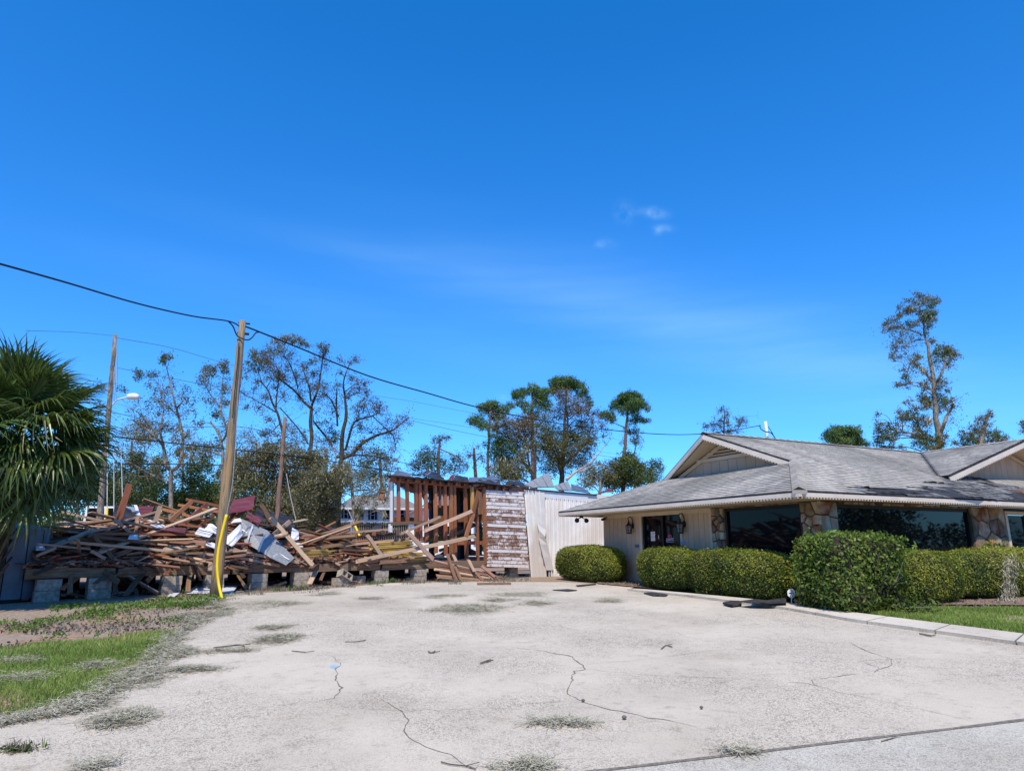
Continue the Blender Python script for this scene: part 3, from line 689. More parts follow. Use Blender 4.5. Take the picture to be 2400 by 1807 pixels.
b.build('gable_soffit', soff, house)
QGW = QG+.62
def rk2(p): return ZR-.18-abs(p-PC)*(ZR-(ZE+SL*1.6))/(PC-PV)
for i in range(26):
    p0, p1 = PV+.2+i*.28+.005, PV+.2+(i+1)*.28-.005
    zb0 = ZE+SL*QGW-.05
    if rk2(p0) > zb0 or rk2(p1) > zb0:
        b = MB(); b.prism([HW(p0, QGW, zb0), HW(p1, QGW, zb0), HW(p1, QGW, max(rk2(p1), zb0+.01)), HW(p0, QGW, max(rk2(p0), zb0+.01))], dlv*.02); b.build('gable_board', siding, house)
b = MB(); b.prism([HW(PV, QGW+.03, ZE+.4), HW(2*PC-PV, QGW+.03, ZE+.4), HW(PC, QGW+.03, ZR-.18)], dlv*.03); b.build('gable_backing', bronze, house)
b = MB()
for F_ in (F3, HW(2*PC-PV, QG-.05, ZE+SL*1.6)):
    b.prism([F_+V(0, 0, -.15), A2+V(0, 0, -.15), A2+dlv*.7+V(0, 0, -.155), F_+dlv*.7+V(0, 0, -.15)], V(0, 0, .015))
b.bar(HW(PC, QGW-.03, ZR-.3), HW(PC-3.2, QGW-.03, rk2(PC-3.2)-.1), .04, .1); b.bar(HW(PC, QGW-.03, ZR-.3), HW(PC+3.2, QGW-.03, rk2(PC+3.2)-.1), .04, .1)
b.build('gable_soffit', soff, house)

# walls
ZT = ZS
wq = {k: pl(*p)[0] for k, p in dict(end=(1418, 1206), dl=(1503, 1201), dr=(1592, 1196), tr=(1664, 1190), wl=(1697, 1192), wr=(1876, 1181)).items()}
zdoor = pl(1511, 1201.5)[1]; zwin = pl(1697, 1192.5)[1]; zwin0 = .9
def wallbox(name, q0, q1, z0, z1, m, th=.12, p=PW_, out=0.): 
    b = MB(); b.prism([HW(p-out, q0, z0), HW(p-out, q1, z0), HW(p-out, q1, z1), HW(p-out, q0, z1)], drv*th); return b.build(name, m, house)
def wallbox2(name, p0, p1, z0, z1, m, th=.12, q=QW, out=0.):
    b = MB(); b.prism([HW(p0, q-out, z0), HW(p1, q-out, z0), HW(p1, q-out, z1), HW(p0, q-out, z1)], dlv*th); return b.build(name, m, house)
# backing walls
ws = [wallbox('wall', wq['dl'], wq['end'], GZ, ZT, bronze, p=PW_+.03), wallbox('wall', wq['tr'], wq['dr'], GZ, ZT, bronze, p=PW_+.03)]
stw = [wallbox('stone_wall', QW+.15, wq['wr'], GZ, ZT, mortar, p=PW_+.02), wallbox('stone_wall', wq['wl'], wq['tr'], GZ, ZT, mortar, p=PW_+.02)]
wallbox('stone_wall', wq['wr'], wq['wl'], zwin, ZT, mortar, p=PW_+.02); wallbox('stone_wall', wq['wr'], wq['wl'], GZ, zwin0, mortar, p=PW_+.02)
wallbox('wall', wq['dr'], wq['dl'], zdoor+.08, ZT, bronze, p=PW_+.03)
# siding boards
def sid(q0, q1, n):
    for i in range(n):
        a, b_ = lerp(q0, q1, i/n)+.005, lerp(q0, q1, (i+1)/n)-.005; wallbox('siding_board', a, b_, GZ+.05, ZT-.10, siding, .028)
sid(wq['dl']+.1, wq['end'], 8); sid(wq['tr']+.04, wq['dr']-.1, 5)
wallbox('trim_board', wq['tr']-.02, wq['end'], ZT-.10, ZT-.002, trim_m, .03, out=.012)
for q in (wq['dl']+.045, wq['dr']-.045): wallbox('door_trim', q-.045, q+.045, GZ, zdoor+.085, trim_m, .04, out=.02)
wallbox('door_trim', wq['dr']-.0, wq['dl']+.0, zdoor, zdoor+.085, trim_m, .04, out=.018); wallbox('trim_board', wq['tr']-.035, wq['tr']+.035, GZ, ZT-.002, trim_m, .05, out=.022)
# end wall of the entrance front, rear and far walls
b = MB(); b.prism([HW(PW_, wq['end'], GZ), HW(14, wq['end'], GZ), HW(14, wq['end'], ZT), HW(PW_, wq['end'], ZT)], dlv*.1); b.build('wall', siding, house)
# door: glass door and side light in a bronze frame
q0, q1 = wq['dr'], wq['dl']; qm = pl(1550, 1230)[0]
dm = MB()
for q in (q0+.035, qm, q1-.035): dm.bar(HW(PW_+.06, q, GZ+.05), HW(PW_+.06, q, zdoor), .07, .07, drv)
for z in (GZ+.12, zdoor-.035): dm.bar(HW(PW_+.06, q0, z), HW(PW_+.06, q1, z), .08 if z > 1 else .2, .06, drv)
door = dm.build('entrance_door', bronze, house)
b = MB(); b.prism([HW(PW_+.075, q0+.07, GZ+.2), HW(PW_+.075, q1-.07, GZ+.2), HW(PW_+.075, q1-.07, zdoor-.07), HW(PW_+.075, q0+.07, zdoor-.07)], drv*.01); b.build('glass', glass, door)
def decal(name, pxs, m, p=PW_+.066, par=door, th=.003):
    b = MB(); b.prism([on_pl(x, y, HW(p, 0, 0), drv) for x, y in pxs], drv*th); return b.build(name, m, par)
decal('notice', [(1525, 1246), (1535, 1245.5), (1535.6, 1267), (1526, 1267.5)], paper)
for k, (w, mm) in enumerate(((8, pinkm), (8, ink), (7, ink), (8, ink), (6, ink))):
    y = 1248.4+k*3.4; decal('notice_line', [(1526.3+.1*k, y), (1526.3+w+.1*k, y-.3), (1526.3+w+.1*k, y+.9), (1526.3+.1*k, y+1.2)], mm, PW_+.062, door)
decal('door_handle', [(1542.5, 1254), (1544, 1254), (1544.4, 1263), (1543, 1263)], steel, PW_+.03, door, .02)
# writing on the glass
def text(s, x0, y0, w, h, m, p, par):
    cu = bpy.data.curves.new('t', 'FONT'); cu.body = s; cu.extrude = .002; cu.size = 1; to = bpy.data.objects.new('t', cu); COL.objects.link(to)
    bpy.context.view_layer.update(); me = bpy.data.meshes.new_from_object(to.evaluated_get(bpy.context.evaluated_depsgraph_get())); bpy.data.objects.remove(to)
    xs = [v.co.x for v in me.vertices]; ys_ = [v.co.y for v in me.vertices]; mnx, mxx, mny, mxy = min(xs), max(xs), min(ys_), max(ys_)
    a, b_, c = on_pl(x0, y0, HW(p, 0, 0), drv), on_pl(x0+w, y0-w*.065, HW(p, 0, 0), drv), on_pl(x0, y0-h, HW(p, 0, 0), drv)
    for v in me.vertices:
        q = a+(b_-a)*((v.co.x-mnx)/(mxx-mnx))+(c-a)*((v.co.y-mny)/(mxy-mny))-drv*v.co.z; v.co = q
    me.materials.clear(); me.materials.append(m); return link(bpy.data.objects.new('lettering', me), par)
text('DAVIS', 1562, 1268, 16.5, 6.6, whdec, PW_+.068, door)
decal('lettering_line', [(1562, 1269.6), (1580, 1268.6), (1580, 1270.0), (1562, 1271)], blue_l)
for k, rr, mm in ((0, 4.6, pinkm), (1, 3.2, glass), (2, 1.9, pinkm)):
    decal('logo', [(1569.5+rr*math.cos(a), 1256.8+rr*1.02*math.sin(a)) for a in np.linspace(0, 2*math.pi, 18)[:-1]], mm, PW_+.068-.002*k)
decal('logo', [(1566.5, 1260), (1572.5, 1259.5), (1571.5, 1262), (1567.5, 1262.2)], pinkm)
# window beside the door
def window(name, fn, a0, a1, z0, z1, mullions=()):
    f = MB(); d_ = fn(0, 0)-fn(0, 0)
    for a in (a0+.03, a1-.03)+tuple(mullions): f.bar(fn(a, z0), fn(a, z1), .06, .08, V(0, 0, 1) if False else (fn(a, z0)-fn(a+1, z0)).cross(V(0, 0, 1)))
    for z in (z0+.03, z1-.03): f.bar(fn(a0, z), fn(a1, z), .08, .06)
    o = f.build(name, bronze, house); return o
wf = window('window', lambda a, z: HW(PW_+.05, a, z), wq['wr'], wq['wl'], zwin0, zwin)
b = MB(); b.prism([HW(PW_+.06, wq['wr'], zwin0), HW(PW_+.06, wq['wl'], zwin0), HW(PW_+.06, wq['wl'], zwin), HW(PW_+.06, wq['wr'], zwin)], drv*.01); b.build('pane', glass, wf)
pw = {k: pr(*p)[0] for k, p in dict(wl=(1958, 1182), wr=(2270, 1194), dl=(2350, 1200)).items()}
zw2 = pr(1958, 1182)[1]; zw3 = pr(2268, 1194)[1]; zw2 = (zw2+zw3)/2
wf2 = window('window', lambda a, z: HW(a, QW+.05, z), pw['wl'], pw['wr'], .85, zw2)
b = MB(); b.prism([HW(pw['wl'], QW+.06, .85), HW(pw['wr'], QW+.06, .85), HW(pw['wr'], QW+.06, zw2), HW(pw['wl'], QW+.06, zw2)], dlv*.01); b.build('pane', glass2, wf2)
zd2 = pr(2353, 1202)[1]
wallbox2('stone_wall', PW_+.14, pw['wl'], GZ, ZT, mortar, q=QW+.02); wallbox2('stone_wall', pw['wl'], pw['wr'], zw2, ZT, mortar, q=QW+.02); wallbox2('stone_wall', pw['wl'], pw['wr'], GZ, .85, mortar, q=QW+.02)
wallbox2('stone_wall', pw['wr'], pw['dl'], GZ, ZT, mortar, q=QW+.02); wallbox2('wall', pw['dl'], PE-.5, zd2-.02, ZT, bronze, q=QW+.02); wallbox2('wall', pw['dl']+1.1, PE-.5, GZ, zd2+.08, siding, q=QW+.02)
d2 = MB(); P0, P1 = pw['dl']+.02, pw['dl']+1.05
for p in (P0+.04, P1-.04): d2.bar(HW(p, QW, GZ), HW(p, QW, zd2), .09, .08, dlv)
d2.bar(HW(P0, QW, zd2-.0), HW(P1, QW, zd2-.0), .085, .08, dlv); sd = d2.build('side_door', trim_m, house)
b = MB(); b.prism([HW(P0+.08, QW+.04, GZ), HW(P1-.08, QW+.04, GZ), HW(P1-.08, QW+.04, zd2-.05), HW(P0+.08, QW+.04, zd2-.05)], dlv*.02); b.build('glass', glass, sd)
b = MB(); b.prism([HW(PW_+.3, QW+.3, GZ), HW(14, QW+.3, GZ), HW(14, 8.2, GZ), HW(PW_+.3, 8.2, GZ)], V(0, 0, .03)); b.build('floor', bronze, house)

STM = [stone_m, stone_r, stone_p, stone_p, stone_g, stone_m]
# field stones: irregular pieces cut as a Voronoi pattern
def clip(poly, px_, py_, nx, ny):
    o = []
    for (a, b_) in zip(poly, poly[1:]+poly[:1]):
        da, db = (a[0]-px_)*nx+(a[1]-py_)*ny, (b_[0]-px_)*nx+(b_[1]-py_)*ny
        if da <= 0: o.append(a)
        if da*db < 0: t = da/(da-db); o.append((a[0]+(b_[0]-a[0])*t, a[1]+(b_[1]-a[1])*t))
    return o
def stones(fn, nrm, a0, a1, z0, z1, sx, sz, par=house):
    na, nz_ = max(1, round((a1-a0)/sx)), max(1, round((z1-z0)/sz)); pts = []
    for i in range(na):
        for j in range(nz_): pts.append((lerp(a0, a1, (i+.5+random.uniform(-.42, .42))/na), lerp(z0, z1, (j+.5+random.uniform(-.38, .38))/nz_)))
    for i, (x, z) in enumerate(pts):
        poly = [(a0, z0), (a1, z0), (a1, z1), (a0, z1)]
        for j, (x2, z2) in enumerate(pts):
            if i != j and abs(x-x2) < 3*sx and abs(z-z2) < 3*sz:
                d = math.hypot(x2-x, z2-z); poly = clip(poly, (x+x2)/2, (z+z2)/2, (x2-x)/d, (z2-z)/d)
                if len(poly) < 3: break
        if len(poly) < 3: continue
        cx, cz = sum(p[0] for p in poly)/len(poly), sum(p[1] for p in poly)/len(poly)
        sh = lambda k, dz: [fn(cx+(p[0]-cx)*k, cz+(p[1]-cz)*k)+nrm*dz for p in poly]
        r = max(.05, min(abs(p[0]-cx)+abs(p[1]-cz) for p in poly)); k1 = 1-min(.25, .014/r); k2 = k1-.16; dep = random.uniform(.03, .065)
        A, B, C = sh(k1, -.02), sh(k1, dep*.6), sh(k2, dep); n = len(poly); vs = A+B+C; fs = []
        for q in range(n):
            e = (q+1) % n; fs += [(q, e, n+e, n+q), (n+q, n+e, 2*n+e, 2*n+q)]
        fs.append(tuple(range(2*n, 3*n))); meshobj('stone', vs, fs, random.choice(STM), par)
ow = lambda a, z: HW(PW_, a, z); ow2 = lambda a, z: HW(a, QW, z)
stones(ow, -drv, wq['wr'], wq['wl'], zwin+.01, ZT-.005, .20, .3); stones(ow, -drv, wq['wl']+.01, wq['tr']-.04, 1.0, ZT-.005, .17, .20); stones(ow, -drv, QW-.04, wq['wr']-.01, .9, ZT-.005, .17, .24)
stones(ow2, -dlv, PW_-.04, pw['wl']-.01, 1.0, ZT-.005, .24, .34); stones(ow2, -dlv, pw['wl'], pw['wr'], zw2+.01, ZT-.005, .22, .3); stones(ow2, -dlv, pw['wr']+.01, pw['dl']-.01, .7, ZT-.005, .30, .34)

# fittings on and beside the building
def lantern(x, y, s, label):
    q, z = pl(x, y); c = HW(PW_-.15, q, z)
    o = empty('wall_lantern', c, label, 'wall lamp', 'lanterns beside the entrance'); k = s
    ring = lambda r, z_: [c+V(r*math.cos(a), r*math.sin(a), z_) for a in np.linspace(0, 2*math.pi, 7)[:-1]]
    def frust(name, r0, z0, r1, z1, m):
        A, B = ring(r0, z0), ring(r1, z1); meshobj(name, A+B, [(i, (i+1) % 6, 6+(i+1) % 6, 6+i) for i in range(6)]+[tuple(range(5, -1, -1)), tuple(range(6, 12))], m, o)
    frust('glass', .062*k, -.13*k, .085*k, .05*k, lant_g); frust('base', .07*k, -.16*k, .075*k, -.125*k, lant_m); frust('roof', .10*k, .05*k, .035*k, .12*k, lant_m); frust('finial', .03*k, .12*k, .022*k, .19*k, lant_m)
    b = MB()
    for i in range(6): b.tube([ring(.067*k, -.13*k)[i], ring(.09*k, .06*k)[i]], .009*k, 4)
    for z_ in (-.05, .02): b.tube(ring(.078*k+z_*.1, z_*k)+[ring(.078*k+z_*.1, z_*k)[0]], .006*k, 4)
    b.build('cage', lant_m, o)
    w = HW(PW_-.005, q, z); b = MB(); b.tube(spline([c+V(0, 0, .19*k), c+V(0, 0, .27*k)-drv*.02, c+drv*.08*k+V(0, 0, .29*k), w+V(0, 0, .16*k), w+V(0, 0, .08*k)], 6), .012*k, 5)
    b.prism([w+dlv*.05*k*math.cos(a)+V(0, 0, .06*k+.08*k*math.sin(a))-drv*.0 for a in np.linspace(0, 2*math.pi, 11)[:-1]], -drv*.02); b.build('bracket', lant_m, o, True)
lantern(1484, 1237, 1.05, 'black wall lantern between the white metal wall and the glass door'); lantern(1605, 1234, 1.12, 'black wall lantern between the glass door and the stone wall')
def plate(name, x0, y0, x1, y1, m, label, lines, lm):
    c = on_pl((x0+x1)/2, (y0+y1)/2, HW(PW_-.02, 0, 0), drv); o = empty(name, c, label, 'sign', None)
    b = MB(); b.prism([on_pl(x, y, HW(PW_-.022, 0, 0), drv) for x, y in ((x0, y0), (x1, y0-.3), (x1, y1-.3), (x0, y1))], drv*.012); b.build('panel', m, o)
    for k in range(lines):
        y = lerp(y0+1.4, y1-1.6, k/max(1, lines-1)); b = MB(); b.prism([on_pl(x, yy_, HW(PW_-.025, 0, 0), drv) for x, yy_ in ((x0+1, y), (x1-1.2, y-.2), (x1-1.2, y+.5), (x0+1, y+.7))], drv*.002); b.build('print_line', lm, o)
    return o
plate('wall_sign', 1595, 1267.5, 1605, 1275, blue_l, 'pale blue notice on the siding right beside the glass door', 3, blue)
plate('wall_sign', 1488, 1276, 1496, 1283, blue, 'small dark blue plate on the siding below the lantern', 2, blue_l)
plate('outlet_box', 1489, 1284.5, 1496.5, 1288, soff, 'beige weatherproof box on the siding just above the hedge', 0, blue)['category'] = 'outlet box'
# flood light and camera under the eave by the metal wall
c = HW(.55, QL-.45, ZS-.05); fl = empty('flood_light', c, 'twin flood lamps under the far corner of the grey eave', 'flood light')
b = MB(); b.box(c+V(0, 0, .02), (.05, .05, .03)); b.build('mount', lant_m, fl)
for s in (-1, 1):
    b = MB(); e = c+drv*(.17*s)+V(0, -.02, -.06); b.tube([c, e], .015, 5); b.tube([e-V(0, -.05, -.02), e, e+V(0, -.09, -.04)], [.03, .05, .075], 8); b.build('lamp_head', lant_m, fl, True)
c = HW(PW_-.12, wq['end']-.1, ZS-.12); sc = empty('security_camera', c, 'small dark camera at the top end of the siding wall', 'camera')
b = MB(); b.tube([c+V(-.06, -.06, -.01), c+V(.05, .05, .02)], .04, 8); b.build('body', lant_m, sc, True); b = MB(); b.tube([c, c+drv*.12+V(0, 0, .08)], .015, 5); b.build('bracket', lant_m, sc)
# yard sign
P = on_g(1853, 1417, .03); ys_ = empty('yard_sign', P, 'small white octagonal sign on a stake by the hedge', 'sign')
D_ = P.y; cen = on_pl(1855, 1390, P, V(0, 1, 0)); rr = 9.2/F*D_*.97
b = MB(); b.tube([P-V(0, 0, .1), cen-V(0, 0, rr*.8)], .011, 5); b.build('stake', lampw, ys_)
b = MB(); b.prism([cen+V(rr*1.08*math.cos(a), 0, rr*1.2*math.sin(a)) for a in [R(22.5+45*i) for i in range(8)]], V(0, .008, 0)); b.build('panel', paper, ys_)
for (dx, dz, w, h, mm) in ((0, .50, .42, .045, ink), (.15, .26, .34, .03, blue_l), (.05, 0, .66, .075, blue), (-.1, -.30, .40, .02, blue_l), (0, -.52, .34, .02, blue_l)):
    b = MB(); b.prism([cen+V(dx*rr+sx_*w*rr, -.003, (dz+sz*h)*rr-.06*sx_*rr*(1 if mm is blue else .2)) for sx_, sz in ((-1, -1), (1, -1), (1, 1), (-1, 1))], V(0, .002, 0)); b.build('print_line', mm, ys_)
# torn roofing lying on the kerb
def rag(name, pts, m, label, cat, lift=.03, z0=.1):
    b = MB(); P_ = [on_g(x, y, z0) for x, y in pts]; n = len(P_)
    top = [p+V(random.uniform(-.02, .02), random.uniform(-.02, .02), random.uniform(.01, lift)) for p in P_]
    cen_ = sum(top, V(0, 0, 0))/n+V(0, 0, lift*.25); i0 = len(b.v)
    for i in range(n): b.poly([top[i], top[(i+1) % n], cen_]); b.poly([P_[i], P_[(i+1) % n], top[(i+1) % n], top[i]])
    return tag(b.build(name, m), label, cat)
rag('roofing_strip', [(1732, 1410), (1770, 1407), (1812, 1409), (1843, 1403), (1843, 1413), (1800, 1415), (1760, 1414)], black_t, 'black strip of torn roofing on the sidewalk beside the white sign', 'roofing debris', .03)
rag('roofing_strip', [(1694, 1416), (1712, 1410), (1738, 1408), (1738, 1418), (1715, 1421)], black_t, 'crumpled black roofing scrap draped over the kerb edge', 'roofing debris', .05, .03)
rag('roofing_strip', [(1508, 1391), (1530, 1389), (1565, 1395), (1560, 1398), (1530, 1397)], black_t, 'thin black roofing scrap on the driveway below the kerb end', 'roofing debris', .03, .01)
rag('roofing_strip', [(1295, 1383), (1330, 1381), (1352, 1384), (1330, 1386)], black_t, 'flat dark roofing scrap alone on the concrete before the metal wall', 'roofing debris', .02, .01)
rag('roofing_strip', [(1350, 1372), (1395, 1368), (1398, 1370), (1355, 1375)], black_t, 'narrow dark strip on the concrete in front of the rounded hedge', 'roofing debris', .02, .01)

# ------------------------------------------------------------------ the wrecked shed
bdir = V(.7413, .6712, 0); bn = V(.6712, -.7413, 0); B0 = V(-3.56, 20.1, 0)
def BW(s, d, z): return B0+bdir*s-bn*d+V(0, 0, z)
def bp_(x, y, d=0.): return on_pl(x, y, BW(0, d, 0), bn)
def bs(P): q = P-B0; return q.dot(bdir), -q.dot(bn), P.z
FZ = 1.15
shed = empty('wrecked_shed', BW(0, 2, .5), 'collapsed wooden shed on block piers with bare red-brown studs and peeling siding', 'shed')
SL0, SR0 = bs(bp_(60, 1340))[0], bs(bp_(1241, 1330))[0]
# floor, front beams, joists
segs = [(SL0, -6.9, .0), (-6.85, -4.4, .012), (-4.35, -2.1, -.01), (-2.08, -.2, .008), (-.15, SR0-.1, 0)]
for a, b, o_ in segs: plank('sill_beam', BW(a, .1+o_, FZ-.11), BW(b, .1+o_, FZ-.10), .16, .2, beam_m, shed)
for k in range(34):
    d = .22+k*.17; plank('floor_board', BW(SL0, d, FZ+.02), BW(SR0, d, FZ+.02), .162, .03, wood_c, shed)
for k in range(30):
    s = lerp(SL0+.2, SR0-.2, k/29); plank('joist', BW(s, .2, FZ-.10), BW(s, 6, FZ-.10), .05, .17, wood_c, shed)
# piers: two blocks and a cap each
def pier(s, d, n=2, w=.40):
    base = BW(s, d, 0); z = g(base.y)-.03; h = (FZ-.21-z)/n
    for i in range(n):
        j = random.uniform(-.015, .015); b = MB(); b.box(BW(s+j, d+.1, z+h*(i+.5)), (w/2, .14, h/2-.004), Matrix((bdir, -bn, V(0, 0, 1))).transposed())
        b.build('pier_block', block, shed)
for x in (238, 405, 505, 609, 707, 894, 985): pier(bs(bp_(x, 1350))[0], .0, 2, .44 if x == 238 else .4)
pier(bs(bp_(117, 1350))[0], .0, 2, .44)
for x in (1110, 1215): pier(bs(bp_(x, 1340))[0], .25, 2, .36)
for x in (330, 480, 660, 770, 860, 950, 1060, 1180): pier(bs(bp_(x, 1340))[0]+.3, 2.3, 2, .4)
for k in range(16): s_ = lerp(SL0, SR0, k/16); P = BW(s_, 3.3, 0); plank('light_block_board', V(P.x, P.y, g(P.y)+.2), V(P.x, P.y, g(P.y)+.2)+bdir*.72, .05, .6, wood_c, shed)  # added dark boards that block the sunlit ground beyond from showing under the floor
# studs
def stud(x, ytop, ybot, m=wood_d, w=.085, d=.12, name='stud', xb=None, t=.05):
    return plank(name, bp_(xb or x, ybot, d), bp_(x, ytop, d), w, t*1.6, m, shed, up=bn)
for x, xb, y1, w in ((934, 934, 1224, .085), (954, 955, 1224, .085)): stud(x, 1130, y1, w=w, xb=xb)
stud(917, 1129, 1224, wood_w, .05); stud(919, 1128, 1224, wood_d, .08, .15)
plank('corner_post', bp_(914.5, 1228, .1), bp_(915, 1247, .1), .075, .09, wood_w, shed, up=bn)
for x, xb, y1, w in ((975, 976, 1270, .1), (984, 986, 1268, .09), (998, 999, 1272, .1), (1020, 1022, 1296, .1), (1043, 1045, 1300, .09), (1057, 1058, 1312, .11), (1065, 1067, 1316, .09), (1090, 1094, 1318, .1), (1116, 1120, 1318, .08)):
    stud(x, 1132+(x-975)*.07, y1, w=w, xb=xb, m=random.choice([wood_d, wood_d, wood_d, wood_a]))
stud(1134, 1140, 1322, wood_d, .12, .03, 'corner_post', 1139.5)
stud(1031, 1134, 1190, wood_d, .05, .2)
for k, x in enumerate((1062, 1100, 1126)): stud(x, 1150, 1300, wood_d if k % 2 else wood_a, .09, 2.6)
for x0, y0, x1, y1, d in ((985, 1150, 1010, 1195, .9), (1048, 1160, 1075, 1140, 1.4), (1060, 1255, 1110, 1232, 1.0), (1030, 1290, 1100, 1270, 1.2), (1085, 1215, 1130, 1240, 1.3), (1000, 1236, 1050, 1262, 1.8)): plank('brace', bp_(x0, y0, d), bp_(x1, y1, d+.3), .09, .05, random.choice([wood_d, wood_a, wood_b]), shed, up=bn)
plank('stud', bp_(1107, 1196, .02), bp_(1106, 1133, .02), .09, .08, wood_y, shed, up=bn)
# rails and plates
plank('rail', bp_(913, 1227.5, .08), bp_(1035, 1222, .08), .07, .09, wood_a, shed); plank('rail', bp_(1018, 1274, .2), bp_(1138, 1271, .2), .09, .11, wood_d, shed)
plank('rail', bp_(1018, 1218, .3), bp_(1136, 1212, .3), .09, .22, wood_d, shed); plank('rail', bp_(920, 1219, 1.2), bp_(975, 1219, 1.2), .05, .18, wood_d, shed)
plank('rail', bp_(1000, 1246, 1.5), bp_(1100, 1241, 1.5), .05, .26, wood_a, shed)
plank('sill', bp_(1000, 1318, .1), bp_(1140, 1318, .1), .12, .12, wood_a, shed)
tl, tr = bp_(914, 1126, .14), bp_(1200, 1149, .14)
plank('top_plate', tl, tr, .09, .08, wood_d, shed)
# rim boards between the rafter ends
for i in range(15):
    x0, x1 = 916+i*18.8, 916+(i+1)*18.8-4.5
    f_ = lambda x: 1119+(x-916)*.083
    plank('rim_board', bp_(x0, f_(x0), .1+.02*(i % 2)), bp_(x1, f_(x1), .1), .05, .165, wood_d, shed, roll=random.uniform(-.05, .05))
    if i < 14: P = bp_(x1+2.2, f_(x1)+1, .05); plank('rafter', P-bn*-.12, P-bn*lerp(.3, 3.4, min(1, i/9))+V(0, 0, .0), .045, .15, wood_c, shed)
plank('rim_board', bp_(1100, 1140, -.03), bp_(1138, 1133, -.03), .04, .07, wood_a, shed)
# interior posts, boards on edge, brace
for x, w in ((1013, .16), (1081, .24)): plank('post', BW(*bs(bp_(x, 1300, 2.2))[:2], .5), BW(*bs(bp_(x, 1130, 2.2))[:2], 3.5), w, w, black_t, shed, up=bn)
plank('brace', bp_(1003, 1165, 2.0), bp_(1011, 1178, 2.0), .05, .06, silv, shed, up=bn); plank('brace', bp_(1029, 1154, 1.2), bp_(1042, 1144, 1.2), .05, .08, wood_b, shed, up=bn)
plank('rafter', bp_(948, 1138, .4), bp_(973, 1152, .4), .06, .12, wood_d, shed)
for x0, x1, y0, y1 in ((1024, 1043, 1184, 1209), (1046, 1077, 1185, 1208), (1085, 1113, 1185, 1208), (1120, 1133, 1189, 1206)):
    b = MB(); b.prism([bp_(x0, y1, 3.2), bp_(x1, y1, 3.2), bp_(x1, y0+random.uniform(-1, 1), 3.2), bp_(x0, y0, 3.2)], -bn*.02); b.build('sheathing_panel', tan_b, shed)
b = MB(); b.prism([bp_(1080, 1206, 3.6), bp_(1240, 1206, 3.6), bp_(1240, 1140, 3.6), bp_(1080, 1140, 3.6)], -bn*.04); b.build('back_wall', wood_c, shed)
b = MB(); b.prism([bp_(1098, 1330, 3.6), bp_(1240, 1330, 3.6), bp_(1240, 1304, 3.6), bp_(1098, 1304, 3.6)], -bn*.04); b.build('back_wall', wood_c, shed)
# lap siding with peeling paint
NB = 21
for k in range(NB):
    yt0, yb0 = lerp(1148, 1327, k/NB), lerp(1148, 1327, (k+1)/NB); yt1, yb1 = lerp(1153, 1330, k/NB), lerp(1153, 1330, (k+1)/NB)
    xl_ = 1139+3.*k/NB; xr_ = lerp(1228, 1240, k/NB)
    a, b_, c, d_ = bp_(xl_, yb0+.5, -.016), bp_(xr_, yb1+.5, -.016), bp_(xr_, yt1, .0), bp_(xl_, yt0, .0)
    b = MB(); b.prism([a, b_, c, d_], bn*-.02); o = b.build('siding_board', peel, shed)
b = MB(); b.prism([bp_(1141, 1327, .06), bp_(1239, 1330, .06), bp_(1229, 1152, .06), bp_(1140, 1147, .06)], -bn*.05); b.build('siding_backing', wood_c, shed)
for x, y in ((1164, 1143), (1195, 1147), (1180, 1146)): plank('rafter', bp_(x, y+6, -.02), bp_(x+1, y-6, -.02), .09, .06, wood_a, shed, up=bn)
# roof deck and crumpled sheets
def sheet3(name, pts_px, d, m, parent, th=.015, crump=.0, sub=5):
    """bent sheet: 4 photo corners with their own depths behind the front wall"""
    P = [bp_(x, y, dd) for (x, y), dd in zip(pts_px, d)]; vs = []; fs = []
    for j in range(sub+1):
        for i in range(sub+1):
            p = P[0].lerp(P[1], i/sub).lerp(P[3].lerp(P[2], i/sub), j/sub)
            p = p+V(1, -1, 2).normalized()*crump*noise.noise(p*1.7)+V(0, 0, 1)*crump*.6*noise.noise(p*4.5)
            vs.append(p)
    for j in range(sub):
        for i in range(sub): a = j*(sub+1)+i; fs.append((a, a+1, a+sub+2, a+sub+1))
    o = meshobj(name, vs, fs, m, parent, False); md = o.modifiers.new('thickness', 'SOLIDIFY'); md.thickness = th; return o
b = MB(); b.prism([bp_(912, 1116, -.1), bp_(1215, 1142, -.1), bp_(1215, 1142, -.1)-bn*3.6+V(0, 0, -.1), bp_(1060, 1129, -.1)-bn*2.4+V(0, 0, -.1), bp_(960, 1120, -.1)-bn*.5, bp_(912, 1116, -.1)-bn*.3], V(0, 0, .04)); b.build('roof_deck', dkmet, shed)
RS = [([(908, 1119), (962, 1116), (955, 1108), (930, 1104)], (0, 0, 1., 1.6), galv), ([(965, 1116), (1000, 1117), (1012, 1104), (994, 1104)], (0, 0, 1.4, 1.6), galv), ([(990, 1118), (1050, 1126), (1022, 1104), (995, 1104)], (-.1, -.1, 1.4, 1.5), dkmet),
      ([(1045, 1125), (1062, 1124), (1065, 1114), (1058, 1117)], (0, .2, 1.2, 1.), red_m), ([(1058, 1128), (1100, 1126), (1098, 1117), (1066, 1117)], (-.1, 0, .6, 1.), dkmet), ([(1098, 1126), (1140, 1127), (1130, 1118), (1100, 1117)], (0, .3, 1.2, 1.5), galv),
      ([(1090, 1128), (1180, 1137), (1170, 1124), (1120, 1120)], (-.15, -.15, 1., 1.2), dkmet), ([(1175, 1137), (1238, 1142), (1226, 1130), (1190, 1129)], (-.1, 0, .9, 1.), dkmet), ([(1120, 1122), (1160, 1130), (1172, 1124), (1150, 1118)], (.4, .3, 1., 1.4), galv)]
for p, d, m in RS: sheet3('roof_sheet', p, d, m, shed, .012, .10)
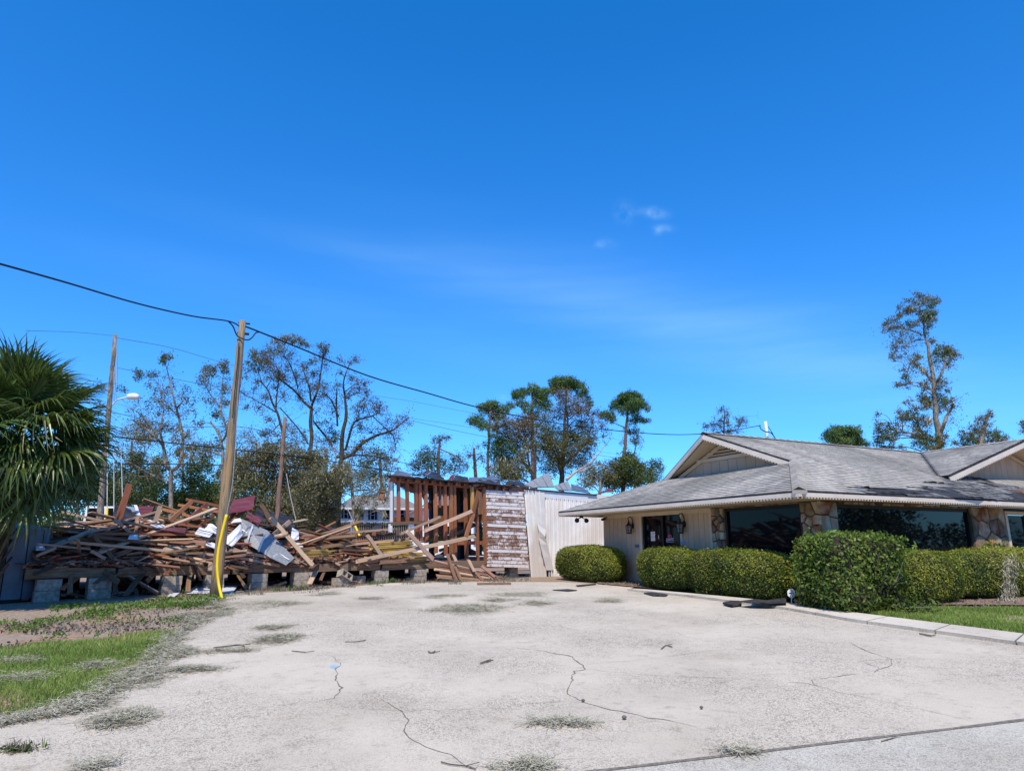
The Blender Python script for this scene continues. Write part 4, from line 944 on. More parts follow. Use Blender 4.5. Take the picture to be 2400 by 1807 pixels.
# ribbed metal end with fascia, and the curled flashing hanging on it
def metal(x0t, x0b, x1t, x1b, yt0, yb0, yt1, yb1, d=-.05, n=3, label=None):
    for k in range(n):
        ta, tb = k/n, (k+1)/n; b = MB(); nr = 8
        A = bp_(lerp(x0b, x1b, ta), lerp(yb0, yb1, ta), d); B_ = bp_(lerp(x0b, x1b, tb), lerp(yb0, yb1, tb), d); C = bp_(lerp(x0t, x1t, tb), lerp(yt0, yt1, tb), d); D = bp_(lerp(x0t, x1t, ta), lerp(yt0, yt1, ta), d)
        prof = []
        for i in range(nr):
            prof += [((i+.0)/nr, 0), ((i+.42)/nr, .004), ((i+.52)/nr, .075 if i % 2 else .055), ((i+.80)/nr, .075 if i % 2 else .055), ((i+.90)/nr, 0)]
        prof.append((1, 0)); 
        for (t0, h0), (t1, h1) in zip(prof[:-1], prof[1:]): b.quad(A.lerp(B_, t0)+bn*h0, A.lerp(B_, t1)+bn*h1, D.lerp(C, t1)+bn*h1, D.lerp(C, t0)+bn*h0)
        b.build('metal_panel', ribmet, shed)
metal(1228, 1245, 1262, 1279, 1145, 1359, 1147, 1357, n=1); metal(1277, 1282, 1470, 1470, 1166, 1357, 1181, 1359, n=5)
b = MB(); b.prism([bp_(1277, 1166, -.09), bp_(1378, 1175, -.09), bp_(1378, 1158, -.09), bp_(1277, 1147, -.09)], -bn*.03); b.build('header_panel', ribmet, shed)
b = MB(); b.prism([bp_(1378, 1176, -.07), bp_(1480, 1186, -.07), bp_(1480, 1168, -.07), bp_(1378, 1156, -.07)], -bn*.03); b.build('header_panel', cream, shed)
b = MB(); b.prism([bp_(1226, 1147, -.13), bp_(1400, 1161, -.13), bp_(1400, 1158.5, -.13), bp_(1226, 1144, -.13)], -bn*.05); b.build('drip_edge', bronze, shed)
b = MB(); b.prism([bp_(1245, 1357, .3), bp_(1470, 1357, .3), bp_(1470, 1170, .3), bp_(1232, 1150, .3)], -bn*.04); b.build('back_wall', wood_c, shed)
b = MB(); pth = [(1266, 1147, -.10, 10), (1267, 1190, -.10, 10), (1269, 1228, -.14, 9.5), (1271, 1242, -.18, 8.5), (1270, 1258, -.22, 8), (1274, 1275, -.20, 8.5), (1281, 1305, -.17, 8.5), (1289, 1336, -.13, 8.5)]
L_ = []
for i, (x, y, d, w) in enumerate(pth):
    tw = (0, 0, .02, .05, -.05, -.02, 0, 0)[i]; L_.append((bp_(x-w, y, d-tw), bp_(x+w, y, d+tw)))
for (a, b_), (c, d_) in zip(L_[:-1], L_[1:]): b.quad(a, b_, d_, c)
for (a, b_), (c, d_) in zip(L_[:-1], L_[1:]): b.quad(b_, b_-bn*.05, d_-bn*.05, d_)
o = b.build('bent_flashing', cream, shed); md = o.modifiers.new('t', 'SOLIDIFY'); md.thickness = .006
b = MB(); b.prism([bp_(1283, 1357, -.07), bp_(1294, 1357, -.07), bp_(1292, 1337, -.07), bp_(1279, 1338, -.07)], bn*.02); b.build('panel_tear', bronze, shed)
# insulated sheets sticking up over the shed roof
def solo(name, p, d, m, label, cat, group=None, th=.03, crump=.02, seams=True):
    o = sheet3(name, p, d, m, None, th, crump, 6); tag(o, label, cat, group)
    if seams:
        for t in (.35, .7):
            a = bp_(*[lerp(p[0][i], p[3][i], t) for i in (0, 1)], lerp(d[0], d[3], t)-.02); b_ = bp_(*[lerp(p[1][i], p[2][i], t) for i in (0, 1)], lerp(d[1], d[2], t)-.02)
            plank('seam', a, b_, .02, .012, galv, o)
    return o
solo('bent_roof_panel', [(1228, 1135), (1251, 1143), (1299, 1140), (1287, 1107)], (.3, .0, .0, .6), silv, 'tallest silver panel standing up on the roof above the ribbed white wall', 'metal panel', 'silver panels on the shed roof')
solo('bent_roof_panel', [(1298, 1138), (1308, 1147), (1341, 1150), (1331, 1127)], (.3, .0, .0, .5), silv, 'small folded silver panel just right of the tallest one on the shed roof', 'metal panel', 'silver panels on the shed roof')
solo('bent_roof_panel', [(1340, 1149), (1384, 1155), (1362, 1140), (1339, 1134)], (.2, .1, .9, .8), galv, 'low grey buckled sheet at the end of the shed roof', 'metal panel', 'silver panels on the shed roof')
sheet3('x', [(1395, 1158), (1440, 1150), (1428, 1144), (1410, 1152)], (.2, .8, 1, .5), red_m, None, .012, .05).name = 'maroon_roof_scrap'
tag(bpy.data.objects['maroon_roof_scrap'], 'maroon roof scrap at the corner where the shed meets the grey eave', 'metal sheet')

# ------------------------------------------------------------------ the debris heap
def hp(s, d):
    e = interp(s, [-9, -8, -6.5, -5, -3, -1.8, -.6, .6], [.6, .8, .95, .95, .8, .62, .42, .1])
    return FZ+.06+e*(1-math.exp(-max(d, 0)/1.3))+.10*noise.noise(V(s*1.3, d*1.3, 4))
vs = []; fs = []; na, nb_ = 90, 40
for j in range(nb_+1):
    for i in range(na+1):
        s, d = lerp(SL0, .8, i/na), lerp(.05, 6, j/nb_); vs.append(BW(s, d, hp(s, d)-.12+.12*noise.noise(V(s*5, d*5, 1))))
for j in range(nb_):
    for i in range(na): a = j*(na+1)+i; fs.append((a, a+1, a+na+2, a+na+1))
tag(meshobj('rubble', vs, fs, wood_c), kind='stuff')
b = MB()
for k in range(2600):
    s, d = random.uniform(SL0, .7), abs(random.gauss(0, 1.4)); z = hp(s, d)+random.uniform(-.1, .05)
    if d < .3: z = random.uniform(FZ+.02, FZ+.14)
    yaw = random.gauss(0, .5)+(random.random() < .15)*1.5; M3 = Matrix((bdir, -bn, V(0, 0, 1))).transposed() @ Matrix.Rotation(yaw, 3, 'Z') @ Matrix.Rotation(random.gauss(0, .25), 3, 'Y')
    b.box(BW(s, d, z), (random.uniform(.04, .26), random.uniform(.012, .05), random.uniform(.008, .03)), M3, random.choice([0, 0, 0, 1, 1, 2, 3]))
for k in range(600):      # scraps hanging along the front edge and lying under the floor
    s = random.uniform(SL0, SR0); M3 = Matrix((bdir, -bn, V(0, 0, 1))).transposed() @ Matrix.Rotation(random.gauss(0, .8), 3, 'Z') @ Matrix.Rotation(random.gauss(0, .2), 3, 'Y'); P = BW(s, random.uniform(.1, 2.5), 0)
    b.box(V(P.x, P.y, g(P.y)+random.uniform(.01, .08)), (random.uniform(.04, .3), random.uniform(.015, .06), random.uniform(.008, .03)), M3, random.choice([0, 1, 2, 2]))
tag(b.build('splinter_debris', [wood_a, wood_b, wood_c, wood_d]), kind='stuff')
# loose boards, one object each
def zone(s, m, L_):
    w_ = {wood_a.name: 'brown', wood_b.name: 'pale', wood_c.name: 'blackened', wood_d.name: 'reddish'}[m.name]+(' board scrap' if L_ < 1.15 else ' broken board' if L_ < 2.1 else ' long broken board')
    return w_+(' in the heap at the palm side of the leaning pole' if s < -4.9 else ' in the heap between leaning pole and yellow lumber' if s < -2.4 else ' in the low heap around the yellow lumber')
    return ('splintered brown board in the heap at the palm side of the leaning pole' if s < -4.9 else 'splintered brown board in the heap between leaning pole and yellow lumber' if s < -2.4 else 'splintered brown board in the low heap around the yellow lumber')
nb_made = 0
for k in range(262):
    s, d = random.uniform(SL0+.3, .2), .15+abs(random.gauss(0, 1.15)); L_ = random.choice([.7, 1., 1.3, 1.8, 2.4, 3.0])*random.uniform(.8, 1.2)
    if s > -2.2 and random.random() < .35: continue
    yaw = random.gauss(0, .38)+(random.random() < .25)*random.choice([-1, 1])*random.uniform(.5, 1.3); tilt = random.gauss(0, .14)+(random.random() < .12)*random.uniform(-.5, .5)
    s = max(SL0+L_/2*math.cos(yaw), min(s, .5)); u = (bdir*math.cos(yaw)-bn*math.sin(yaw))*math.cos(tilt)+V(0, 0, math.sin(tilt))
    c = BW(s, d, hp(s, d)+.03+random.uniform(0, .16)+abs(math.sin(tilt))*L_*.3)
    if d < .45: c.z = FZ+random.uniform(.06, .3)
    if 535 < px(c)[0] < 705 and d < 1.3 and px(c)[1] < 1318: continue
    bmat = random.choice([wood_a, wood_a, wood_a, wood_b, wood_b, wood_d, wood_d, wood_c])
    o = plank('broken_board', c-u*L_/2, c+u*L_/2, random.uniform(.05, .135), random.uniform(.02, .045), bmat, roll=random.gauss(0, .4))
    tag(o, zone(s, bmat, L_), 'board', 'broken boards in the debris heap')
for k in range(22):       # boards spilling over the front edge
    s = random.uniform(SL0+.8, -.9); L_ = random.uniform(.8, 1.9); a = BW(s, random.uniform(.15, .6), FZ+random.uniform(.05, .25))
    if 560 < px(a)[0] < 705: continue
    b_ = BW(s+random.uniform(-1, 1)*L_*.7, random.uniform(-.55, -.1), 0); b_.z = random.choice([FZ-.1, FZ-.3, g(b_.y)+.06]); bmat = random.choice([wood_a, wood_b, wood_a, wood_c])
    d_ = (b_-a); b_ = a+d_.normalized()*min(L_, d_.length); tag(plank('broken_board', a, b_, random.uniform(.07, .13), .03, bmat, roll=random.gauss(0, .6)), {wood_a.name: 'brown', wood_b.name: 'pale', wood_c.name: 'blackened'}[bmat.name]+' board spilling over the platform edge '+('beneath the palm side of the heap' if s < -4.9 else 'to the right of the leaning pole'), 'board', 'broken boards spilling over the platform edge')
HERO = [ # x1,y1,x2,y2,width px,depths,material,label
 (275, 1226, 304, 1134, 14, 1.0, 1.3, wood_d, 'wide dark red-brown plank standing tilted on the heap by the palm'),
 (348, 1270, 376, 1186, 9, .6, .9, wood_b, 'pale plank standing nearly upright on the heap behind the maroon triangle'),
 (279, 1224, 368, 1199, 5, 1.0, 1.1, wood_b, 'slender pale plank sloping up against the upright pale plank'),
 (268, 1217, 310, 1251, 7, .9, .6, wood_b, 'short tan board sloping down right beneath the dark tilted plank'),
 (318, 1252, 322, 1213, 7, .8, .9, wood_b, 'short pale post stub standing in the heap left of the upright plank'),
 (211, 1247, 276, 1233, 6, .6, .8, wood_b, 'tan board angling up from the palm fronds'),
 (221, 1251, 458, 1253, 6, .5, .5, wood_d, 'long level reddish board across the middle of the heap'),
 (168, 1271, 503, 1301, 6, .15, .1, wood_b, 'longest pale timber running from the palm to the leaning pole'),
 (204, 1256, 368, 1275, 6, .3, .3, wood_a, 'brown timber lying just above the longest pale timber'),
 (221, 1257, 270, 1314, 9, .25, .05, wood_a, 'thick brown beam dropping steeply over the platform edge'),
 (86, 1303, 131, 1284, 6, .0, .1, wood_b, 'pale board poking out beside the blue-grey tank'),
 (83, 1275, 212, 1287, 5, .3, .3, wood_b, 'thin pale board from the tank under the lowest palm fronds'),
 (213, 1291, 247, 1309, 7, .0, .0, wood_b, 'stubby tan board end left of the steep brown beam'),
 (635, 1213, 733, 1326, 10, .5, -.12, wood_b, 'long pale plank crossing over the log behind the silver panel'),
 (640, 1254, 680, 1222, 9, .9, 1.1, wood_b, 'pale plank forming an X over the log'),
 (612, 1183, 641, 1233, 11, 1.6, 1.2, wood_c, 'dark brown timber leaning behind the silver panel'),
 (860, 1254, 896, 1304, 9, .1, -.12, wood_b, 'pinkish board leaning on the yellow lumber'),
 (838, 1315, 1113, 1257, 9, -.1, -.16, wood_b, 'longest straight pinkish timber sloping up across the studs'),
 (954, 1245, 1015, 1311, 10, -.22, -.26, wood_b, 'pinkish plank crossing the long sloping timber'),
 (939, 1251, 1032, 1211, 6, .0, -.08, wood_b, 'upper sloping plank resting on the middle rail of the studs'),
 (995, 1244, 1106, 1198, 8, -.1, -.12, wood_b, 'middle sloping plank ending at the splintered stud'),
 (1121, 1150, 1108, 1208, 9, -.05, -.1, wood_d, 'twisted splintered plank hanging from the top plate'),
 (1110, 1203, 1092, 1258, 10, -.1, -.16, wood_d, 'split red-brown plank hanging below the twisted one'),
 (701, 1290, 832, 1271, 8, .3, .4, wood_a, 'brown beam over the first yellow lumber'),
 (796, 1279, 966, 1262, 6, .5, .6, wood_b, 'long pinkish board above the second yellow lumber'),
 (540, 1290, 700, 1318, 7, .1, -.08, wood_b, 'tan board under the silver panel'),
 (505, 1296, 655, 1326, 6, .1, -.05, wood_b, 'lowest tan board sloping down from the leaning pole'),
 (545, 1285, 600, 1309, 6, .25, .1, wood_b, 'short tan board tucked below the silver panel'),
 (850, 1318, 910, 1308, 8, -.05, -.05, wood_a, 'short weathered beam end lying under the yellow lumber'),
 (890, 1318, 960, 1313, 9, -.1, -.1, beam_m, 'thick weathered beam lying on the platform edge'),
 (690, 1263, 800, 1256, 9, .9, 1.0, wood_d, 'dark red joist lying on the crest behind the log'),
 (720, 1256, 930, 1240, 5, 1.2, 1.5, wood_a, 'long brown rail along the crest of the heap'),
]
for x1, y1, x2, y2, w, d1, d2, m, lab in HERO:
    a, b_ = bp_(x1, y1, d1), bp_(x2, y2, d2); sc_ = (a.y+b_.y)/2/F*1.0
    tag(plank('broken_board', a, b_, w*sc_*.95, .05, m, up=bn if abs(y2-y1) > abs(x2-x1)*.5 else V(0, 0, 1), roll=1.4 if abs(y2-y1) <= abs(x2-x1)*.5 else 0), lab, 'board', 'broken boards in the debris heap')
tubeobj('log', [bp_(645, 1259, .2), bp_(674, 1250, -.05)], .055, wood_b, None, 10); tag(bpy.data.objects['log'], 'short round log end lying under the crossed pale planks', 'log')
# fallen ladder-like roof frame
fr = empty('fallen_roof_frame', bp_(480, 1230, 2), 'fallen rust-brown roof frame with rails and struts behind the leaning pole', 'roof frame')
for a, b_, w in (((436, 1170, 2.4), (575, 1198, 2.0), .07), ((417, 1183, 2.2), (520, 1201, 1.8), .07), ((380, 1193, 2.0), (480, 1219, 1.5), .07), ((450, 1175, 2.3), (396, 1222, 1.3), .10), ((487, 1180, 2.3), (434, 1224, 1.3), .10), ((516, 1193, 2.2), (466, 1236, 1.3), .1), ((552, 1196, 1.8), (540, 1216, 1.5), .1), ((410, 1226, 1.4), (500, 1240, 1.2), .06), ((575, 1195, 1.9), (545, 1222, 1.3), .09)):
    plank('rail' if abs(a[1]-b_[1]) < 40 and abs(a[0]-b_[0]) > 80 else 'strut', bp_(*a), bp_(*b_), w, .06, wood_d, fr, up=bn)
# truss with notched blocks behind the yellow lumber
fr = empty('fallen_truss', bp_(780, 1260, 1), 'dark fallen truss with square blocks along the crest behind the yellow lumber', 'truss')
plank('chord', bp_(698, 1270, 1.), bp_(925, 1252, 1.3), .07, .06, wood_c, fr, up=bn); plank('chord', bp_(705, 1256, 1.1), bp_(925, 1240, 1.4), .06, .05, wood_b, fr, up=bn)
for i in range(9): x = 722+i*22; y = lerp(1264, 1249, i/8); plank('strut', bp_(x, y+5, 1.02), bp_(x+1, y-5, 1.05), .10, .05, wood_d if i % 2 else wood_c, fr, up=bn)
# sheets in the heap
solo('maroon_roof_sheet', [(535, 1202), (593, 1193), (597, 1162), (546, 1172)], (1.4, 1.3, 2.4, 2.4), red_m, 'large maroon roof sheet standing up right of the leaning pole', 'metal sheet', 'maroon sheets in the debris', .012, .03)
solo('maroon_roof_sheet', [(575, 1212), (606, 1231), (614, 1217), (583, 1197)], (.9, .6, .9, 1.3), red_m, 'folded maroon sheet just above the big silver panel', 'metal sheet', 'maroon sheets in the debris', .012, .06)
solo('maroon_roof_sheet', [(331, 1207), (352, 1207), (362, 1186), (319, 1185)], (1.5, 1.5, 2., 2.), red_m, 'maroon triangle of sheet metal with a white edge on the palm-side heap', 'metal sheet', 'maroon sheets in the debris', .012, .02)
plank('white_edge', bp_(317, 1184, 1.9), bp_(326, 1208, 1.4), .07, .02, whmet, bpy.data.objects['maroon_roof_sheet.002'], up=bn)
solo('maroon_roof_sheet', [(374, 1241), (434, 1249), (436, 1236), (372, 1234)], (.5, .4, .7, .8), red_m, 'flat maroon sheet below the pale blue sheet', 'metal sheet', 'maroon sheets in the debris', .012, .02)
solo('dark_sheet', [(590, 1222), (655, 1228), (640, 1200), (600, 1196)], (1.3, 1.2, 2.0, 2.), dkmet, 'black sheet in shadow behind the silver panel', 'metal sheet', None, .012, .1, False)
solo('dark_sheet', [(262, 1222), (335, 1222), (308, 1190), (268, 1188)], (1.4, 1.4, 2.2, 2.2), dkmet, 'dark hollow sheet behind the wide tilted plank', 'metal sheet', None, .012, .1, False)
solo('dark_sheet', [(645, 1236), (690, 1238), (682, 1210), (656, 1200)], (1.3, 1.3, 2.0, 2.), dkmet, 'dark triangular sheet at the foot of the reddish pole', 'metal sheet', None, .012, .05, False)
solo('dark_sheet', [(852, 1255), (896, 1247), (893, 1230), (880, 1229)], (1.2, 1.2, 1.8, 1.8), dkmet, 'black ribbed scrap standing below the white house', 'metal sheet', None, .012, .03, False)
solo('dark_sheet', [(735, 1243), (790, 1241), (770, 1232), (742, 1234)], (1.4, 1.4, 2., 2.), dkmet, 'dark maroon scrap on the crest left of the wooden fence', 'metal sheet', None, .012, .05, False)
solo('pale_sheet', [(328, 1220), (366, 1237), (392, 1235), (366, 1217)], (.9, .5, .7, 1.2), whmet, 'pale blue-white sheet lying on the palm-side heap', 'metal sheet', 'white sheets in the debris', .015, .02)
solo('pale_sheet', [(455, 1247), (492, 1256), (503, 1246), (468, 1238)], (.6, .4, .6, .9), whmet, 'bunch of crumpled white sheeting behind the leaning pole', 'metal sheet', 'white sheets in the debris', .015, .09)
solo('pale_sheet', [(478, 1241), (508, 1249), (512, 1236), (488, 1233)], (.7, .5, .8, 1.1), whmet, 'upper curl of white sheeting behind the leaning pole', 'metal sheet', 'white sheets in the debris', .015, .12)
solo('pale_sheet', [(300, 1262), (322, 1263), (324, 1252), (304, 1253)], (.25, .25, .5, .5), whmet, 'small folded white scrap amid the palm-side boards', 'metal sheet', 'white sheets in the debris', .015, .04, False)
solo('pale_sheet', [(680, 1267), (700, 1264), (698, 1247), (684, 1240)], (.6, .6, 1., 1.), whmet, 'white crumpled scrap between the log and the truss', 'metal sheet', 'white sheets in the debris', .015, .06, False)
solo('pale_sheet', [(690, 1282), (711, 1281), (705, 1274), (692, 1272)], (.4, .4, .6, .6), whmet, 'little white scrap under the log', 'metal sheet', 'white sheets in the debris', .015, .04, False)
solo('pale_sheet', [(475, 1275), (530, 1295), (530, 1282), (490, 1268)], (.15, .05, .2, .4), whmet, 'long white scrap at the base of the white channel', 'metal sheet', 'white sheets in the debris', .015, .03, False)
solo('pale_sheet', [(84, 1290), (106, 1287), (102, 1279), (84, 1277)], (.1, .1, .3, .3), whmet, 'white scrap beside the top of the blue-grey tank', 'metal sheet', 'white sheets in the debris', .015, .02, False)
# the big foil-faced panel with its white end channel
P = [(563, 1214), (627, 1243), (688, 1305), (669, 1321), (634, 1304), (572, 1267)]; D_ = [.9, .6, -.1, -.25, -.15, .5]
pan = empty('silver_panel', bp_(625, 1265, .2), 'large torn silver duct panel leaning on the heap beside the leaning pole', 'metal panel')
w3 = [bp_(x, y, d) for (x, y), d in zip(P, D_)]
b = MB(); b.prism(w3, (bn*.2-V(0, 0, 1)*.2).normalized()*.05); b.build('face', silv, pan)
plank('seam', bp_(566, 1240, .68), bp_(678, 1312, -.21), .018, .012, galv, pan, up=bn)
for x0, y0, x1, y1, dd, e in ((592, 1232, 581, 1264, .66, .42), (622, 1250, 606, 1292, .4, .1), (650, 1298, 640, 1306, .0, -.1)): plank('tape_strip', bp_(x0, y0, dd-.07), bp_(x1, y1, e-.07), .045, .006, whmet, pan, up=bn)
b = MB(); q = [bp_(x, y, d) for (x, y), d in zip([(563, 1228), (566, 1252), (546, 1275), (525, 1264)], (.65, .5, .2, .4))]; b.prism(q, V(.02, .03, -.02)); b.build('end_channel', whmet, pan)
b = MB(); q = [bp_(x, y, d) for (x, y), d in zip([(525, 1264), (546, 1275), (540, 1279), (520, 1269)], (.4, .2, .15, .35))]; b.prism(q, V(.02, .03, -.02)); b.build('end_channel', cream, pan)
b = MB(); q = [bp_(x, y, d) for (x, y), d in zip([(563, 1214), (566, 1222), (545, 1224), (540, 1226), (550, 1216)], (.9, .8, .8, .8, .9))]; b.prism(q, V(.02, .03, -.02)); b.build('end_channel', cream, pan)
# yellow lumber
def lumber(px0, px1, rows, d0, label, ends=True):
    a, b_ = bp_(*px0, d0), bp_(*px1, d0); L_ = (b_-a); H = rows*.035; st = empty('lumber_stack', (a+b_)/2-V(0, 0, H/2), label, 'lumber', 'stacks of yellow lumber')
    nl = 6
    for r in range(rows):
        for c in range(4):
            j = random.uniform(-.10, .10); off = -bn*(c*.09+random.uniform(-.035, .03))+V(0, 0, (r-rows/2)*.036)+L_.normalized()*j; e = random.uniform(.82, 1.03) if r > rows*.6 else random.uniform(.95, 1.03)
            plank('plank', a+off, a.lerp(b_, e)+off, .088, .026, wood_y, st, roll=random.gauss(0, .08))
    return st
lumber((697, 1303), (776, 1299), 9, .25, 'yellow boards stacked beside the foot of the long pale crossing plank'); lumber((880, 1287), (968, 1281), 11, .3, 'tallest stack of yellow boards with ragged ends above the long timber')
lumber((905, 1303), (999, 1304), 8, .1, 'yellow stack below the long sloping timber at the studs'); lumber((780, 1308), (855, 1296), 4, .35, 'thin layer of yellow boards between the two big yellow stacks')
lumber((1000, 1263), (1118, 1255), 5, 1.6, 'yellow boards stacked inside the shed behind the studs')
# fallen wall frame lying at the studs' foot
fw = empty('fallen_wall_frame', on_g(1110, 1372), 'fallen brown wall frame of many boards lying before the peeling siding', 'wall frame')
for k in range(9):
    t = k/8; a = (lerp(1012, 1040, t), lerp(1309, 1362, t)); b_ = (lerp(1160, 1196, t), lerp(1345, 1371, t)); j = random.uniform(-14, 8); j2 = random.uniform(-3, 3)
    plank('board', bp_(a[0]+j, a[1]+j2, lerp(-.2, -.55, t)), bp_(b_[0]+j, b_[1]-j2, lerp(-.5, -1.0, t)), .085, .035, random.choice([wood_a, wood_b, wood_a]), fw, roll=.5+random.gauss(0, .3))
for x0, y0, x1, y1 in ((1048, 1298, 1072, 1368), (1066, 1328, 1086, 1369), (1098, 1312, 1112, 1340), (1110, 1338, 1140, 1368), (1128, 1326, 1160, 1352), (1140, 1342, 1168, 1369), (1158, 1352, 1185, 1370), (1062, 1300, 1070, 1316)):
    plank('cross_board', bp_(x0, y0, -.30-(y0-1300)*.006), bp_(x1, y1, -.45-(y1-1300)*.007), .09, .04, random.choice([wood_b, wood_a]), fw, up=bn)
plank('board', on_g(1118, 1368, .04), on_g(1197, 1367, .04), .05, .05, wood_a, fw)
# loose blocks and white sheet on the ground
def cblock(P, rot, label):
    o = empty('loose_block', P, label, 'concrete block', 'loose concrete blocks'); 
    b = MB(); M3 = rot; hx, hy, hz = .2, .1, .1
    for s in (-1, 1): b.box(P+M3 @ V(0, s*(hy-.015), 0), (hx, .015, hz), M3)
    for s in (-1, 0, 1): b.box(P+M3 @ V(s*(hx-.018), 0, 0), (.018, hy-.031, hz), M3)
    return b.build('body', block, o)
P = bp_(797, 1365, -.1); cblock(V(P.x, P.y, g(P.y)+.09), Matrix.Rotation(.7, 3, 'Z'), 'upright loose block on the ground under the tilted block')
cblock(bp_(808, 1350, -.15), Matrix.Rotation(.9, 3, 'Z') @ Matrix.Rotation(.5, 3, 'Y') @ Matrix.Rotation(1.2, 3, 'X'), 'tilted hollow block with two open cells resting on another block')
P = bp_(838, 1356, .3); cblock(V(P.x, P.y, g(P.y)+.1), Matrix.Rotation(-.4, 3, 'Z'), 'loose block in shade behind the tilted hollow block')
def gsheet(name, pts, label, zs):
    b = MB(); P_ = [on_g(x, y, .02)+V(0, 0, z) for (x, y), z in zip(pts, zs)]; b.prism(P_, V(0, 0, .012)); return tag(b.build(name, whmet), label, 'metal sheet', 'white sheets on the ground')
gsheet('white_sheet', [(437, 1391), (503, 1391), (500, 1378), (470, 1376)], 'white sheet propped on the ground left of the leaning pole foot', (.0, .0, .10, .16)); gsheet('white_sheet', [(391, 1398), (410, 1398), (421, 1391), (400, 1392)], 'small white sheet flat on the weeds below the platform', (0, 0, .01, .01))
gsheet('white_sheet', [(516, 1391), (545, 1389), (556, 1379), (520, 1377)], 'white sheet on the ground right of the yellow guard', (.02, 0, .04, .08))
# ------------------------------------------------------------------ round tank under the palm
tc_ = at_d(-22, 1400, 14.2); tk = empty('round_tank', V(tc_.x, tc_.y, .5), 'round blue-grey panelled tank standing in the palm shade', 'tank')
NP = 16; RT = .93
for i in range(NP):
    a0, a1 = 2*math.pi*i/NP+.012, 2*math.pi*(i+1)/NP-.012; b = MB(); n = 4
    for j in range(n):
        p0, p1 = lerp(a0, a1, j/n), lerp(a0, a1, (j+1)/n); f_ = lambda a, r, z: V(tc_.x+r*math.cos(a), tc_.y+r*math.sin(a), z)
        b.quad(f_(p0, RT*1.02, .56), f_(p1, RT*1.02, .56), f_(p1, RT*.97, 1.95), f_(p0, RT*.97, 1.95)); b.quad(f_(p0, RT*.97, 1.95), f_(p1, RT*.97, 1.95), f_(p1, .02, 2.15), f_(p0, .02, 2.15))
    b.build('panel', tank_m, tk)
b = MB(); ring = [V(tc_.x+.9*math.cos(a), tc_.y+.9*math.sin(a), 0) for a in np.linspace(0, 2*math.pi, 33)[:-1]]; b.prism([p+V(0, 0, .45) for p in ring], V(0, 0, 1.5)); b.build('inner_shell', bronze, tk)

# ------------------------------------------------------------------ poles and wires
def ptube(b, pts, wpx, k=8):      # pts: (x, y, Y)
    P = [at_y(*p) for p in pts]; b.tube(P, [w/2/F*p.y for w, p in zip(wpx, P)], k)
def pole(name, xb, yb, xt, yt, Y, wb, wt, m, label, foot=None):
    T = at_y(xt, yt, Y); Bm = at_y(xb, yb, Y); d = (Bm-T); z0 = g(Y)-.1; Bt = T+d*((T.z-z0)/(T.z-Bm.z))
    o = empty(name, V(Bt.x, Bt.y, g(Y)), label, 'utility pole', 'wooden utility poles'); b = MB(); n = 10
    b.tube([Bt.lerp(T, i/n)+V(noise.noise(V(i*.7, xb, 0)), 0, 0)*.02 for i in range(n+1)], [lerp(wb, wt, i/n)/2/F*Y for i in range(n+1)], 12); b.build('shaft', m, o, True); return o, T, Bt
YP = on_g(505, 1397).y
p1, T1, B1 = pole('utility_pole', 505, 1395, 569, 752, YP, 26, 16, pole_m, 'leaning weathered service pole at the driveway corner with a yellow guard beside it')
b = MB()
for zz, r in ((.32, .03), (.06, .02)): b.tube([T1-V(0, 0, zz)-V(.09, .03, 0), T1-V(0, 0, zz)+V(.16, .06, 0)], r, 6)
b.build('cable_clamp', cable_m, p1); b = MB(); b.tube(spline([at_y(560, 803, YP-.14), at_y(556, 860, YP-.15), at_y(549, 930, YP-.15), at_y(545, 980, YP-.15)], 5), .012, 5); b.build('down_cable', cable_m, p1)
gw = empty('guy_wire', on_g(521, 1404), 'thin guy wire with a bowed bright yellow guard beside the leaning service pole', 'guy wire')
gp = [at_y(563, 790, YP), at_y(556, 960, YP-.1), at_y(546, 1120, YP-.2), at_y(531, 1206, YP-.35)]; b = MB(); b.tube(spline(gp, 6), .008, 5); b.build('wire', cable_l, gw)
gy = [at_y(531, 1206, YP-.35), at_y(520, 1250, YP-.4), at_y(512, 1290, YP-.45), at_y(509, 1330, YP-.5), at_y(513, 1370, YP-.55), on_g(521, 1405, .0)]
b = MB(); b.tube(spline(gy, 6), .031, 8); b.build('guard', yel, gw, True)
p2, T2, B2 = pole('utility_pole', 235, 1200, 270, 785, 30, 16, 9, bark, 'grey utility pole with a street lamp arm beside the palm')
b = MB(); b.tube(spline([at_y(263, 950, 30), at_y(276, 937, 29.9), at_y(299, 931, 29.7)], 6), .035, 6); b.build('lamp_arm', lampw, p2, True)
b = MB(); b.tube(spline([at_y(297, 931, 29.7), at_y(303, 930, 29.7), at_y(316, 929, 29.6), at_y(326, 932, 29.6)], 3), [.06, .10, .12, .14, .15, .15, .15, .13, .12, .06][:10], 8); b.build('lamp_head', lampw, p2, True)
for i, (x0, y0, x1, y1, x2, y2) in enumerate(((271, 800, 275, 850, 274, 905), (268, 860, 270, 900, 272, 935), (267, 870, 266, 910, 267, 940))): 
    b = MB(); b.tube([at_y(x0, y0, 29.8), at_y(x1, y1, 29.8), at_y(x2, y2, 29.8)], .02, 4); b.build('hanging_wire', cable_l, p2)
for x0, x1, y0 in ((252, 251, 1040), (267, 267, 1040), (284, 288, 1050)): b = MB(); b.tube([at_y(x0, y0, 29), at_y(x1, 1205, 27)], .02, 4); b.build('hanging_wire', cable_l, p2)
b = MB(); b.tube([at_y(251, 1191, 27), at_y(250, 1215, 26.9)], .045, 6); b.build('guard', yel, p2)
